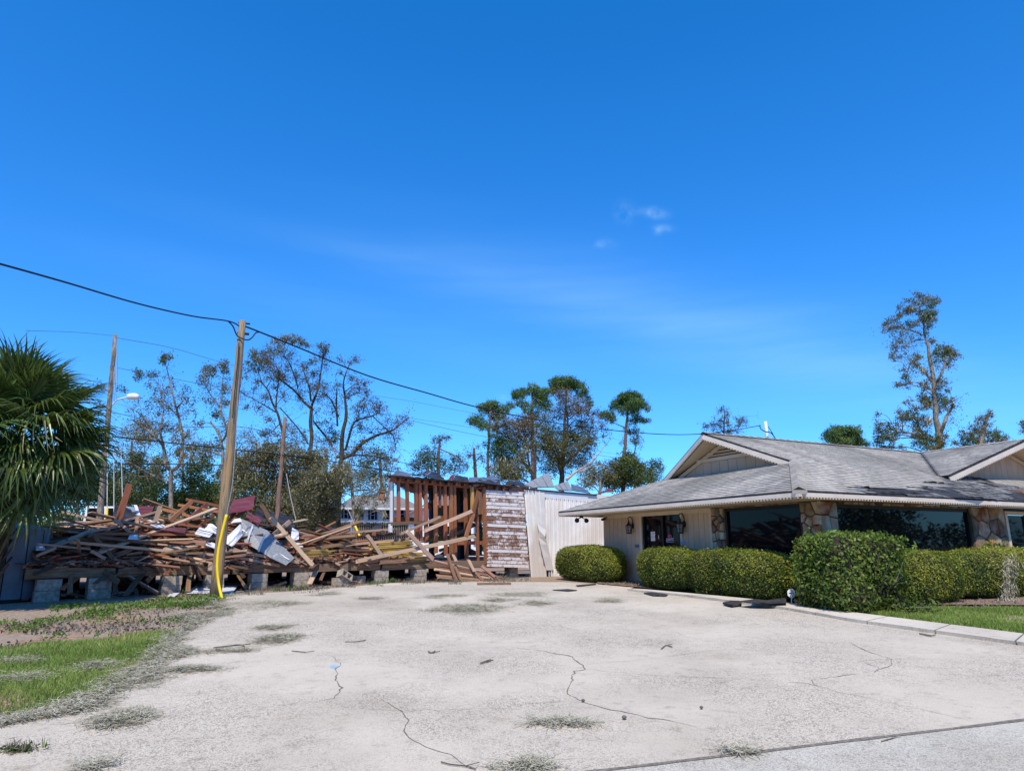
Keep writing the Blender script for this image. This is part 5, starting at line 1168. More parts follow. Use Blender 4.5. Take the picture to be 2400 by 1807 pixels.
p3, T3, B3 = pole('utility_pole', 651, 1200, 668, 978, 33, 13, 8, pole_r, 'reddish bare pole behind the silver panel'); p4, T4, B4 = pole('utility_pole', 766, 1230, 764, 1050, 40, 10, 7, bark, 'slim grey pole in front of the vine-covered thicket')
b = MB(); b.tube([at_y(771, 1092, 40), at_y(829, 1225, 38)], .022, 4); b.build('guy_wire', cable_l, p4); b = MB(); b.tube([at_y(829, 1225, 38), at_y(843, 1256, 37.5)], .06, 6); b.build('guard', yel, p4)
b = MB(); b.tube([at_y(671, 1110, 33), at_y(680, 1160, 32.5), at_y(694, 1222, 32)], .018, 4); b.build('guy_wire', cable_l, p3)
p5, T5, B5 = pole('utility_pole', 1800, 1040, 1794, 988, 40, 8, 7, lampw, 'pale pole top showing above the grey shingle ridge')
b = MB(); b.tube(spline([at_y(1780, 997, 40), at_y(1784, 1006, 39.8), at_y(1795, 1012, 39.7), at_y(1808, 1015, 39.8), at_y(1820, 1032, 39.9)], 5), .03, 5); b.tube(spline([at_y(1800, 999, 40), at_y(1806, 1008, 39.9), at_y(1812, 1018, 39.8)], 4), .02, 4); b.build('cable_loop', cable_m, p5)
def wire(pts, r, m, label, n=8, k=5): 
    o = tubeobj('overhead_cable', spline([at_y(*p) for p in pts], n), r, m, None, k); return tag(o, label, 'cable', 'overhead cables')
wire([(-60, 604, 9), (0, 619, 9.4), (150, 661, 10.8), (320, 711, 12.8), (450, 741, 14.6), (535, 753, YP-.3), (566, 767, YP)], .017, cable_m, 'thick black service cable dropping in from the upper corner to the leaning pole')
tubeobj('x', spline([at_y(*p) for p in [(535, 753, YP-.3), (546, 765, YP-.2), (553, 782, YP-.15), (560, 790, YP-.12), (580, 797, YP-.12), (592, 790, YP-.1), (600, 780, YP), (612, 779, YP+.2)]], 6), .016, cable_m, p1).name = 'jumper_cable'
wire([(574, 765, YP), (610, 779, YP+.3), (700, 815, YP+1.2), (860, 880, 18.6), (1000, 921, 20.8), (1130, 957, 23), (1300, 991, 27), (1450, 1010, 31), (1560, 1018, 34.5), (1640, 1017, 36.5), (1720, 1008, 38.6), (1783, 997, 40)], .021, cable_m, 'thick black service cable running from the leaning pole to the pole beyond the office ridge')
wire([(274, 792, 30), (400, 815, 33), (505, 845, 36), (640, 880, 40), (800, 915, 46), (960, 940, 53), (1130, 972, 62), (1500, 1040, 90)], .012, wire_far, 'faint high wire leaving the top of the street lamp pole')
wire([(60, 775, 25), (180, 779, 28), (266, 787, 30)], .009, wire_far, 'faint wire reaching the street lamp pole from over the palm')
wire([(274, 862, 30), (500, 905, 34), (800, 955, 45), (960, 980, 54), (1150, 1010, 66), (1500, 1075, 95)], .013, wire_far, 'faint middle wire passing behind the bare trees')
wire([(960, 985, 58), (1150, 1026, 68), (1350, 1058, 82), (1500, 1082, 95)], .02, wire_far, 'faint low wire between the bare trees and the pines')
wire([(264, 967, 30), (300, 974, 30.3), (420, 1000, 31), (560, 1000, 32), (662, 1022, 33), (720, 1040, 36), (800, 1060, 42), (950, 1085, 48), (1080, 1105, 55)], .018, wire_far, 'dark wire from the lamp pole past the top of the reddish pole')
wire([(262, 1023, 30), (400, 1038, 31), (540, 1053, 32), (660, 1066, 33), (766, 1080, 40), (880, 1098, 44), (1000, 1118, 50)], .03, cable_m, 'black cable from lamp pole through reddish and slim grey poles')
wire([(262, 1086, 30), (400, 1088, 31), (540, 1091, 32), (660, 1092, 33), (735, 1100, 36)], .025, cable_m, 'lowest black cable ending at an orange insulator in the thicket')
wire([(662, 1066, 32.9), (690, 1078, 33), (705, 1070, 34)], .02, cable_m, 'short sagging cable right of the reddish pole')

# ------------------------------------------------------------------ far buildings, fence, cars
def farbox(pts, Y, dep, m, name, parent):
    b = MB(); b.prism([at_y(x, y, Y) for x, y in pts], V(0, dep, 0)); return b.build(name, m, parent)
YH = 55; gb = lambda Y: CY+F*math.tan(0)+0
def ybase(Y): return px(V(0, Y, g(Y)))[1]
wh = empty('white_house', at_y(880, ybase(YH), YH), 'white house with grey roof, navy shutters and brick chimney beyond the fence', 'house')
farbox([(793, ybase(YH)), (984, ybase(YH)), (984, 1192), (793, 1190)], YH, 8, wh_sid, 'wall', wh)
for k in range(9): y = 1195+k*4.6; b = MB(); b.bar(at_y(792, y, YH-.02), at_y(985, y+.4, YH-.02), .03, .02); b.build('siding_lap', wh_sid, wh)
e0, e1, r0, r1_ = at_y(786, 1191, YH-.6), at_y(992, 1193, YH-.6), at_y(830, 1160, YH+4), at_y(936, 1163, YH+4)
b = MB(); b.poly([e0, e1, r1_, r0]); b.poly([e1, e1+V(0, 9, 0), r1_]); b.poly([e0+V(0, 9, 0), e0, r0]); b.poly([e1+V(0, 9, 0), e0+V(0, 9, 0), r0, r1_]); rf = b.build('roof', roof_far, wh)
b = MB(); b.bar(e0, e1, .1, .16); b.build('gutter', whmet, wh)
ch = MB(); c = at_y(895, 1166, YH+2.2); ch.box(c, (.22, .22, .55)); co = ch.build('chimney', brick_m, rf); b = MB(); b.box(c+V(0, 0, .48), (.3, .3, .07)); b.box(c+V(0, 0, .66), (.26, .26, .05)); b.build('chimney_cap', brick_m, rf); b = MB(); b.box(c-V(0, .1, .45), (.34, .3, .16)); b.build('flashing', whmet, rf)
for xc, yc in ((810.5, 1204), (873, 1207), (943, 1205), (841, 1206), (908, 1206)):
    w, h = 4.2, 11; f_ = farbox([(xc-w-1, yc+h+1), (xc+w+1, yc+h+1), (xc+w+1, yc-h-1), (xc-w-1, yc-h-1)], YH-.05, .05, whmet, 'window', wh)
    for s in (-1, 1): farbox([(xc-w+.6, yc+(h-.6 if s > 0 else -.6)), (xc+w-.6, yc+(h-.6 if s > 0 else -.6)), (xc+w-.6, yc+(.6 if s > 0 else -h+.6)), (xc-w+.6, yc+(.6 if s > 0 else -h+.6))], YH-.08, .03, glass, 'pane', f_)
    for s in (-1, 1): farbox([(xc+s*8-2.3, yc+h), (xc+s*8+2.3, yc+h), (xc+s*8+2.3, yc-h), (xc+s*8-2.3, yc-h)], YH-.07, .04, navy, 'shutter', wh)
bh = empty('brown_roofed_house', at_y(1050, ybase(46), 46), 'white house with a brown roof seen through the bare studs', 'house')
farbox([(958, ybase(46)), (1110, ybase(46)), (1110, 1190), (1012, 1180), (958, 1206)], 46, 8, wh_sid, 'wall', bh)
b = MB(); q = [at_y(955, 1207, 45.4), at_y(1010, 1178, 45.4), at_y(1012, 1176, 54), at_y(957, 1204, 54)]; b.prism(q, V(0, 0, .1)); q = [at_y(1008, 1187, 45.3), at_y(1115, 1185, 45.3), at_y(1110, 1158, 50), at_y(1028, 1163, 50)]; b.prism(q, V(0, 0, .1)); b.build('roof', roof_br, bh)
for x0 in (1030, 1060): f_ = farbox([(x0, 1236), (x0+12, 1236), (x0+12, 1214), (x0, 1214)], 45.93, .05, glass, 'window', bh)
fe = empty('wooden_fence', at_y(870, ybase(49), 49), 'dark weathered board fence in front of the white house', 'fence')
for k in range(34):
    x0 = 790+k*5.2; y0 = 1224+random.uniform(-1.2, 1.2); farbox([(x0, ybase(49)), (x0+4.7, ybase(49)), (x0+4.7, y0), (x0, y0+random.uniform(-.5, .5))], 49+random.uniform(0, .03), .03, fence_m, 'fence_board', fe)
for y in (1230, 1256): b = MB(); b.bar(at_y(788, y, 48.95), at_y(970, y, 48.95), .05, .1); b.build('fence_rail', fence_m, fe)
b = MB(); b.tube([at_y(822, 1262, 44), at_y(824, 1222, 44)], .07, 8); b.tube([at_y(817, 1222, 44), at_y(830, 1221, 44)], .06, 6); tag(b.build('metal_post', steel), 'thin grey metal post with a cap before the wooden fence', 'post')
def car(xc, yt, Y, L_, label, van=False):
    z0 = g(Y); X = at_y(xc, yt, Y).x; o = empty('parked_vehicle', V(X, Y, z0), label, 'vehicle'); H = at_y(xc, yt, Y).z-z0
    h1 = H*.52; pr_ = [(-L_/2, .28), (L_/2, .28), (L_/2, h1*.85), (L_*.38, h1), (-L_/2+.05, h1)]
    b = MB(); b.prism([V(X+x, Y, z0+z) for x, z in pr_], V(0, 1.75, 0)); b.build('body', carp, o)
    cb_ = [(-L_*.46, h1), (L_*.34, h1), (L_*.20, H), (-L_*.42, H)] if van else [(-L_*.36, h1), (L_*.26, h1), (L_*.08, H), (-L_*.24, H)]
    b = MB(); b.prism([V(X+x, Y+.12, z0+z) for x, z in cb_], V(0, 1.5, 0)); b.build('cabin', carp, o)
    for t0, t1 in ((.06, .46), (.54, .94)):
        q = [V(X+lerp(cb_[0][0], cb_[1][0], t), Y+.10, z0+h1+.05) for t in (t0, t1)]+[V(X+lerp(cb_[3][0], cb_[2][0], t), Y+.10, z0+H-.1) for t in (t1, t0)]; b = MB(); b.prism(q, V(0, .015, 0)); b.build('window', glass, o)
    for sx_ in (-.3, .3):
        for yy_ in (-.02, 1.6): b = MB(); b.tube([V(X+sx_*L_, Y+yy_, z0+.32), V(X+sx_*L_, Y+yy_+.18, z0+.32)], .32, 16); b.build('wheel', black_t, o, True)
car(1092, 1281, 34, 4.3, 'white car partly hidden behind the studs of the wrecked shed'); car(262, 1186, 36, 3.3, 'white van partly hidden behind the street lamp pole', True)

# ------------------------------------------------------------------ trees
def tree(name, label, cat, Y, trunks, clumps, lm, bm, dens=.8, ls=.13, group=None, droop=.3, kb=.0, twig=True, moss=0):
    """trunks: lists of (x, y, width px); clumps: (x, y, rx, ry, density factor, material index)"""
    tr0 = trunks[0]; base = at_y(tr0[0][0], tr0[0][1], Y); base = V(base.x, Y, g(Y)); o = empty(name, base, label, cat, group)
    b = MB(); nodes = []; fuzz = []
    for ti, t in enumerate(trunks):
        P = [at_y(x, y, Y+(0 if ti == 0 else random.uniform(-.8, .8)*(.0 if i == 0 else 1))) for i, (x, y, w) in enumerate(t)]; Rr = [w*(.8 if group == 'storm-torn background trees' else 1)/2/F*Y for x, y, w in t]
        if ti == 0 and P[0].z > base.z+.1: P = [V(P[0].x, Y, base.z-.1)]+P; Rr = [Rr[0]*1.15]+Rr
        SP = spline(P, 5); n = len(SP); rs = [float(np.interp(i/(n-1)*(len(Rr)-1), range(len(Rr)), Rr)) for i in range(n)]
        if ti > 0 and clumps and group != 'pines behind the shed':
            for p in SP[3:]:
                for _q in range(3):
                    e2 = p+Vector(rng.normal(size=3))*.42; b.tube([p, p.lerp(e2, .5)+Vector(rng.normal(size=3))*.08, e2], [.012, .009, .004], 3, cap=False); fuzz.append(np.array(e2)+rng.normal(size=(9, 3))*.17)
        b.tube([p+V(noise.noise(p*.9), noise.noise(p*.9+V(9, 0, 0)), 0)*.12*min(1, i/4) for i, p in enumerate(SP)], rs, 7); nodes += [(p, r) for p, r in zip(SP, rs)]
    mats = lm if isinstance(lm, (list, tuple)) else [lm]; pts = {i: [] for i in range(len(mats))}; nrs = {i: [] for i in range(len(mats))}; mss = []
    for cl in clumps:
        x, y, rx, ry = cl[:4]; k = cl[4] if len(cl) > 4 else 1.; mi = cl[5] if len(cl) > 5 else 0
        if group in ('pines behind the shed', 'trees behind the shed'): rx, ry = rx*1.18, ry*1.18
        r = rx/F*Y; rz = ry/F*Y; c = at_y(x, y, Y+random.uniform(-1, 1)*min(2.2, r*1.6))
        cand = [(q, rr) for q, rr in nodes if q.z < c.z+.2] or nodes
        q, rr = min(cand, key=lambda n: (n[0]-c).length+.35*max(0, n[0].z-c.z+.6)); L_ = (c-q).length
        md = q.lerp(c, .5)+V(0, 0, .12*L_)+Vector(rng.normal(size=3))*.06*L_; ts = min(rr*.7, .015+.012*L_+.010*r)
        if L_ > .1: sp = spline([q, md, c], 5); b.tube(sp, [lerp(ts, .010, i/(len(sp)-1)) for i in range(len(sp))], 5, cap=False)
        nt = int(6+8*min(1, r/1.2))
        ends = []
        for _ in range(nt):
            e = c+Vector(ball(1)[0]*np.array([r, r, rz])*.95); ends.append(e); m2 = c.lerp(e, .5)+Vector(rng.normal(size=3))*.1*r; b.tube([c-(c-q)*.15, m2, e], [ts*.45+.004, ts*.25+.004, .005], 4, cap=False)
            for _k in range(2): e2 = e+Vector(rng.normal(size=3))*.38*r; b.tube([m2.lerp(e, random.uniform(.2, .8)), e2], [.007, .004], 3, cap=False)
        n = int(dens*1.45*k*rx*ry)
        if n:
            sub = ball(max(3, int(n/14)))*np.array([r, r, rz]); idx = rng.integers(0, len(sub), n); jj = rng.normal(size=(n, 3)); p = np.array(c)+sub[idx]+jj*max(.10, .16*r); pts[mi].append(p); nrs[mi].append(jj+sub[idx]/max(r, .1)*.6+np.array([0, 0, .7]))
        if moss and random.random() < moss: mss.append((c, r))
    b.build('trunk', bm, o, True)
    for i, m in enumerate(mats):
        if pts[i]: soup('crown', leaves(np.concatenate(pts[i]), ls*.86, droop, nrm=np.concatenate(nrs[i]), kn=.6), 4, m, o)
    if fuzz: soup('crown', leaves(np.concatenate(fuzz), ls*.8, droop), 4, mats[min(1, len(mats)-1)], o)
    if mss:
        P = np.concatenate([np.array(c)+ball(60)*r*.9 for c, r in mss]); tag(soup('moss', leaves(P, .4, 3., 7.), 4, moss_m, o), kind='stuff')
    return o
T1_ = lambda l: [(220+a[0]/3.964, 780+a[1]/3.964)+tuple(a[2:]) for a in l]
T2_ = lambda l: [(540+a[0]/3.785, 760+a[1]/3.785)+tuple(a[2:]) for a in l]
T3_ = lambda l: [(900+a[0]/3.352, 860+a[1]/3.352)+tuple(a[2:]) for a in l]
T4_ = lambda l: [(1950+a[0]/3.964, 660+a[1]/3.964)+tuple(a[2:]) for a in l]
# far wood closing the view
P = []
for k in range(260):
    X = random.uniform(-75, 18); Y = random.uniform(82, 105); h = random.uniform(2.5, 6.0)*(1.25 if X < -15 else .9); 
    P.append(np.array([X, Y, 0])+ball(260)*np.array([2.6, 2.6, h*.5])+np.array([0, 0, .6+h*.5]))
for k in range(60):
    X = random.uniform(5, 120); Y = random.uniform(85, 100); P.append(np.array([X, Y, 2.2])+ball(200)*np.array([3, 3, 2.4]))
P2 = []
for k in range(260):
    a = random.uniform(R(-195), R(15)); rr_ = random.uniform(38, 60); h = random.uniform(8, 14)*(1 if random.random() < .5 else .28); P2.append(np.array([rr_*math.cos(a), rr_*math.sin(a), 0])+ball(900)*np.array([2.8, 2.8, h*.5])+np.array([0, 0, .5+h*.5]))
tag(soup('far_woods', leaves(np.concatenate(P2), .34, .2, 1.8), 4, lf_dark), kind='stuff')
tag(soup('far_woods', leaves(np.concatenate(P), .5, .2, 1.8), 4, lf_dark), kind='stuff')
forked = tree('storm_torn_tree', 'pale forked leafless-looking tree with a low U-shaped crotch behind the palm-side debris', 'tree', 42,
  [T1_([(725, 1610, 13), (715, 1400, 12), (720, 1280, 13)]), T1_([(720, 1285, 12), (660, 1210, 10), (645, 1060, 9), (590, 980, 7), (470, 880, 5), (380, 820, 3)]), T1_([(720, 1285, 12), (785, 1225, 10), (815, 1100, 9), (830, 950, 8), (790, 780, 7), (740, 600, 5), (680, 330, 2.5)]),
   T1_([(650, 1050, 6), (620, 900, 5), (650, 720, 4), (600, 480, 2)]), T1_([(590, 980, 5), (520, 850, 4), (450, 770, 2)]), T1_([(790, 780, 5), (700, 700, 3), (560, 600, 2)]), T1_([(770, 700, 6), (815, 645, 4)]), T1_([(830, 990, 6), (870, 930, 4)]), T1_([(715, 1385, 5), (560, 1330, 4), (380, 1230, 3), (180, 1120, 2)]), T1_([(640, 1360, 4), (530, 1180, 4), (400, 1110, 2)])],
  T1_([(672, 225, 14, 17, 1.5), (640, 265, 9, 7, 1.3), (412, 385, 13, 15, 1.5), (530, 405, 14, 10, 1.1), (575, 390, 8, 8, .6), (640, 540, 18, 18, .25), (830, 560, 20, 26, .25), (600, 650, 30, 28, .25), (480, 850, 24, 22, .6, 1), (400, 1000, 32, 30, .55, 1), (440, 900, 22, 30, .5, 1), (70, 500, 12, 10, 1.0), (270, 530, 11, 9, .9), (780, 885, 10, 12, .8, 1), (690, 690, 9, 9, .9, 1), (600, 770, 9, 9, .8, 1), (720, 900, 20, 30, .25, 1), (540, 950, 24, 26, .35, 1), (880, 620, 16, 20, .3), (930, 720, 12, 14, .3), (520, 480, 14, 12, .3), (360, 700, 24, 26, .2), (740, 480, 14, 18, .2), (380, 900, 20, 20, .35, 1), (60, 680, 18, 26, .3), (760, 980, 18, 26, .4, 1), (640, 880, 18, 22, .4, 1)]), [lf_dark, lf_vine], bark, .75, .15, 'storm-torn background trees', twig=True)
tree('storm_torn_tree', 'half-bare tree with two top tufts directly behind the leaning pole', 'tree', 40,
  [T1_([(1190, 1600, 10), (1195, 1200, 9), (1180, 1000, 8), (1150, 920, 7), (1080, 830, 5)]), T1_([(1190, 1010, 7), (1240, 920, 6), (1180, 720, 5), (1195, 560, 4), (1200, 430, 2)]), T1_([(1180, 700, 4), (1090, 580, 3), (1030, 480, 2)]), T1_([(1290, 1600, 6), (1310, 1200, 6), (1290, 1080, 5)])],
  T1_([(1070, 370, 19, 17, 1.0), (1000, 440, 15, 16, .8), (1030, 330, 12, 10, .9), (1110, 340, 10, 14, .8), (1210, 300, 13, 17, 1.2), (1230, 360, 10, 10, .9), (1230, 520, 14, 12, .9), (1150, 760, 15, 16, 1.1, 1), (980, 850, 18, 16, .4), (1230, 640, 12, 12, .6), (1110, 650, 16, 12, .35), (1110, 1060, 30, 24, .6), (1010, 1120, 26, 26, .5), (1230, 870, 16, 16, .5), (1060, 620, 12, 14, .3)]), [lf_oak, lf_grn], bark, .75, .15, 'storm-torn background trees')
tree('oak_tree', 'tall wind-stripped oak with a dark tufted crown just right of the leaning pole', 'tree', 44,
  [T2_([(715, 1640, 13), (718, 1130, 12), (712, 900, 11), (715, 740, 10)]), T2_([(715, 745, 9), (640, 680, 7), (560, 590, 6), (430, 480, 4), (400, 470, 3)]), T2_([(715, 745, 8), (760, 610, 7), (790, 490, 5), (820, 310, 3), (825, 240, 2)]), T2_([(715, 680, 6), (690, 540, 5), (640, 370, 3)]), T2_([(600, 560, 5), (560, 430, 4), (500, 310, 3), (430, 240, 2)]), T2_([(735, 860, 5), (850, 1000, 6), (900, 1080, 5)]), T2_([(690, 1060, 5), (600, 930, 4), (440, 740, 3)])],
  T2_([(420, 160, 20, 17, 1.2), (500, 130, 14, 10, 1.4), (560, 140, 20, 11, 1.6), (640, 160, 14, 11, 1.3), (680, 190, 8, 8, 1), (450, 240, 14, 14, .8), (350, 240, 18, 16, 1.0), (830, 205, 13, 11, 1.6), (855, 230, 8, 7, 1.2), (820, 280, 9, 12, .5), (730, 330, 13, 18, .8), (740, 430, 12, 15, .8), (630, 370, 17, 15, .45), (590, 450, 15, 20, .3), (790, 540, 14, 16, .5), (620, 640, 18, 15, .45), (780, 660, 14, 12, .35), (540, 270, 15, 14, .5), (660, 480, 16, 18, .25), (500, 380, 14, 16, .25), (730, 560, 14, 12, .4), (600, 550, 12, 12, .3), (840, 360, 10, 14, .3), (760, 780, 20, 20, .15), (650, 980, 20, 22, .2), (800, 870, 18, 18, .15)]), [lf_oak, lf_brown], barkd, .8, .14, 'storm-torn background trees')
tree('oak_tree', 'left-leaning oak with a broad mottled crown touching the leaning pole', 'tree', 43,
  [T2_([(470, 1620, 9), (462, 1100, 9), (455, 930, 8), (400, 760, 7), (330, 590, 5), (280, 520, 4), (250, 440, 2)]), T2_([(400, 760, 5), (420, 580, 4), (430, 450, 3), (400, 370, 2)]), T2_([(400, 780, 4), (280, 700, 3), (150, 640, 2), (80, 590, 1.5)]), T2_([(440, 880, 4), (350, 960, 3), (270, 980, 2)])],
  T2_([(210, 310, 20, 20, .9), (300, 290, 24, 18, 1.0, 1), (340, 360, 26, 20, .9, 1), (250, 380, 22, 18, .8), (150, 400, 18, 18, .5), (220, 240, 13, 11, .6), (450, 450, 20, 18, .9, 1), (370, 470, 20, 18, .5), (240, 500, 16, 16, .7), (400, 560, 16, 16, .4), (310, 960, 16, 10, .7), (250, 750, 14, 14, .5), (330, 660, 20, 20, .25), (470, 640, 16, 16, .35), (210, 580, 10, 10, .5), (150, 720, 14, 12, .3), (350, 850, 14, 14, .4), (290, 990, 14, 8, .6), (490, 930, 14, 20, .3), (110, 470, 12, 12, .35)]), [lf_oak, lf_brown], barkd, .8, .14, 'storm-torn background trees')
tree('spreading_oak', 'wide half-bare oak whose long limb reaches over the shed toward the pines', 'tree', 46,
  [T2_([(960, 1640, 16), (985, 1180, 14), (1000, 980, 12), (1025, 830, 10), (1010, 660, 7), (1000, 540, 5), (1040, 400, 3)]), T2_([(1000, 1190, 11), (1100, 1130, 10), (1200, 1040, 9), (1300, 985, 7), (1400, 955, 6), (1470, 920, 4), (1560, 840, 2)]), T2_([(1020, 1120, 8), (1060, 980, 7), (1110, 860, 6), (1200, 830, 5), (1270, 810, 4), (1330, 770, 2)]), T2_([(950, 900, 6), (940, 700, 5), (940, 580, 3)]), T2_([(1400, 955, 4), (1450, 1000, 3), (1470, 1120, 2)]), T2_([(960, 820, 5), (890, 670, 4), (800, 590, 2)]), T2_([(1270, 820, 3), (1350, 900, 2.5), (1400, 950, 2)]), T2_([(940, 1180, 8), (1100, 1160, 5), (1280, 1170, 4), (1400, 1200, 2)])],
  T2_([(1120, 310, 20, 9, .8), (1060, 340, 14, 10, .5), (960, 300, 14, 12, .35), (1150, 560, 26, 24, .4, 1), (1080, 470, 22, 18, .35), (1200, 520, 14, 14, .4, 1), (1330, 740, 22, 18, .9, 1), (1270, 690, 14, 12, .6), (1180, 700, 24, 22, .6), (1130, 760, 20, 16, .6), (1530, 820, 16, 10, .7), (1470, 870, 14, 12, .4), (1590, 890, 8, 6, .7), (1160, 920, 16, 14, .7), (900, 960, 16, 16, 1., 2), (930, 1010, 16, 18, 1., 2), (950, 545, 12, 12, .7), (1480, 1040, 14, 26, .25), (840, 560, 12, 11, .6), (830, 640, 16, 16, .25), (900, 780, 22, 24, .25), (1060, 620, 22, 24, .35, 1), (1220, 600, 16, 18, .3, 1), (1120, 860, 16, 14, .35), (1400, 830, 14, 12, .3), (1250, 960, 24, 16, .2), (980, 430, 16, 16, .25), (1160, 1060, 18, 18, .4), (860, 870, 16, 16, .3), (1440, 1120, 12, 20, .3)]), [lf_oak, lf_brown, lf_grn], barkd, .75, .14, 'storm-torn background trees')
# vine-smothered thicket, dark crown by the white house
tree('vine_covered_thicket', 'broad mound of brown-green vines smothering small trees behind the heap', 'tree', 38, [[(640, 1210, 8), (640, 1100, 6)], [(745, 1210, 10), (750, 1090, 7)]],
  [(570, 1110, 34, 40, .8), (600, 1070, 34, 30, .8), (640, 1060, 34, 26, .9), (690, 1075, 40, 30, .9), (740, 1080, 36, 30, .9), (620, 1120, 48, 46, .8), (690, 1130, 50, 46, .9), (750, 1130, 44, 48, .9), (590, 1170, 44, 50, .7, 1), (650, 1185, 50, 50, .8), (710, 1185, 46, 50, .8), (770, 1180, 34, 50, .8), (555, 1200, 30, 40, .7, 1), (800, 1120, 36, 36, .7), (640, 1220, 50, 40, .7, 1), (740, 1222, 50, 34, .7, 1)], [lf_vine, lf_oak], bark, 1.5, .16, None, moss=.3)
tree('vine_covered_thicket', 'drooping vine-hung branches in front of the white house', 'tree', 45, [[(832, 1225, 9), (826, 1150, 7), (815, 1080, 5)], [(826, 1150, 4), (870, 1150, 3), (900, 1180, 2)]],
  [(805, 1100, 30, 24, .8), (850, 1110, 30, 24, .8), (835, 1140, 34, 22, .9), (885, 1135, 24, 20, .8), (850, 1170, 16, 16, .7), (870, 1160, 24, 14, .8), (905, 1165, 12, 14, .6), (842, 1195, 12, 22, .8, 1), (837, 1215, 10, 10, .7, 1), (880, 1185, 9, 12, .7, 1), (780, 1150, 26, 40, .8), (787, 1190, 14, 30, .8), (900, 1205, 6, 16, .5, 1)], [lf_vine, lf_oak], bark, .8, .14, None, moss=.5)
tree('dark_oak', 'dark green round crown showing between the vine thicket and the roofless studs', 'tree', 62, [[(895, 1200, 9), (890, 1080, 7)]],
  [(885, 1065, 28, 20, 1.1), (860, 1085, 26, 20, 1.), (905, 1080, 18, 22, 1.), (880, 1110, 30, 26, .9), (915, 1120, 16, 24, .8), (850, 1115, 26, 22, .9), (900, 1145, 22, 20, .7), (930, 1110, 14, 18, .4)], lf_dark, barkd, .9, .2)
# green undergrowth trees behind the palm side
for i, (xs, lab, Y, m) in enumerate((
  ([(180, 1070, 34, 40), (215, 1100, 34, 44), (190, 1150, 44, 40), (240, 1160, 36, 44), (205, 1030, 22, 26)], 'dark leafy tree directly behind the palm tips', 44, lf_dark),
  ([(275, 1120, 34, 40), (300, 1160, 44, 36), (330, 1120, 30, 36), (262, 1170, 30, 36), (320, 1080, 24, 26)], 'dense green tree behind the street lamp pole foot', 46, lf_dark),
  ([(355, 1130, 34, 36), (390, 1160, 40, 36), (375, 1090, 24, 26), (340, 1180, 36, 30), (420, 1180, 30, 26)], 'bright green undergrowth tree below the forked trunk', 47, lf_grn),
  ([(450, 1110, 34, 30), (470, 1150, 40, 36), (440, 1175, 36, 34), (500, 1160, 30, 40), (480, 1090, 20, 20)], 'green undergrowth tree behind the fallen roof frame', 47, lf_grn),
  ([(540, 1130, 28, 36), (530, 1180, 34, 40), (560, 1080, 18, 20)], 'leafy shrub tree peeping out left of the vine thicket', 46, lf_oak),
  ([(425, 1060, 18, 20), (450, 1050, 16, 16), (520, 1110, 22, 24)], 'airy small tree right of the forked trunk', 52, lf_oak))):
    c0 = xs[0]; tree('undergrowth_tree', lab, 'tree', Y, [[(c0[0], 1225, 7), (c0[0]+5, c0[1]+10, 5)]], [t+(1.,) for t in xs], m, bark, 1.3, .18, 'undergrowth trees behind the debris')
for i, (xs, Y) in enumerate((([(300, 1010, 26, 26), (340, 1030, 30, 30), (280, 1060, 26, 30), (320, 1075, 30, 26)], 49), ([(440, 1020, 22, 22), (470, 1045, 26, 26), (450, 1080, 30, 26), (500, 1070, 24, 30)], 51), ([(545, 1040, 22, 26), (575, 1020, 24, 22), (600, 1035, 26, 20), (560, 1075, 30, 24)], 50), ([(650, 1020, 26, 20), (690, 1010, 24, 20), (670, 1045, 30, 22), (700, 1040, 26, 20)], 51), ([(780, 1050, 26, 24), (750, 1030, 22, 20), (815, 1065, 26, 24), (850, 1050, 24, 20)], 52), ([(905, 1100, 24, 26), (940, 1120, 22, 24), (925, 1075, 16, 18), (960, 1140, 20, 20)], 60))):
    c0 = xs[0]; tree('undergrowth_tree', ('airy grey-brown tree behind the street lamp', 'airy grey-brown tree between forked trunk and leaning pole', 'airy grey-brown tree just right of the leaning pole', 'airy grey-brown tree behind the top of the reddish pole', 'airy grey-brown tree under the long oak limb', 'small leafy tree right of the dark round crown')[i], 'tree', Y, [[(c0[0], 1225, 6), (c0[0]+8, c0[1]+20, 4)]], [t+(.42, j % 2) for j, t in enumerate(xs)], [lf_vine, lf_oak], bark, .8, .15, 'undergrowth trees behind the debris')
# trees behind the shed
tree('broken_tree', 'snapped leafy tree behind the left end of the shed roof', 'tree', 50, [T3_([(425, 1000, 8), (430, 800, 8), (432, 640, 6), (438, 570, 4)]), T3_([(432, 640, 3), (560, 700, 2), (640, 770, 1.5)])],
  T3_([(330, 670, 18, 16, .9, 1), (300, 740, 26, 20, 1.), (250, 790, 20, 16, 1.), (390, 720, 22, 22, 1., 1), (390, 800, 28, 22, 1.), (560, 720, 16, 14, .8), (570, 800, 20, 18, .9), (480, 760, 20, 18, .7), (640, 780, 10, 12, .6), (470, 555, 14, 7, .9), (430, 590, 13, 12, .9), (390, 580, 9, 8, .7), (510, 545, 5, 5, .9)]), [lf_dark, lf_grn], barkp, .9, .14, 'trees behind the shed')
tree('broken_snag', 'branchless snapped trunk stub between broken tree and first pine', 'tree', 52, [T3_([(725, 1000, 9), (722, 800, 8), (715, 700, 7), (708, 635, 5)]), T3_([(715, 690, 3), (690, 690, 2), (670, 700, 1)]), T3_([(722, 740, 3), (760, 700, 2)])], T3_([(675, 695, 6, 6, .7), (745, 625, 7, 5, .7), (770, 690, 9, 12, .25), (780, 740, 9, 12, .2)]), lf_dark, barkp, .9, .14, 'trees behind the shed')
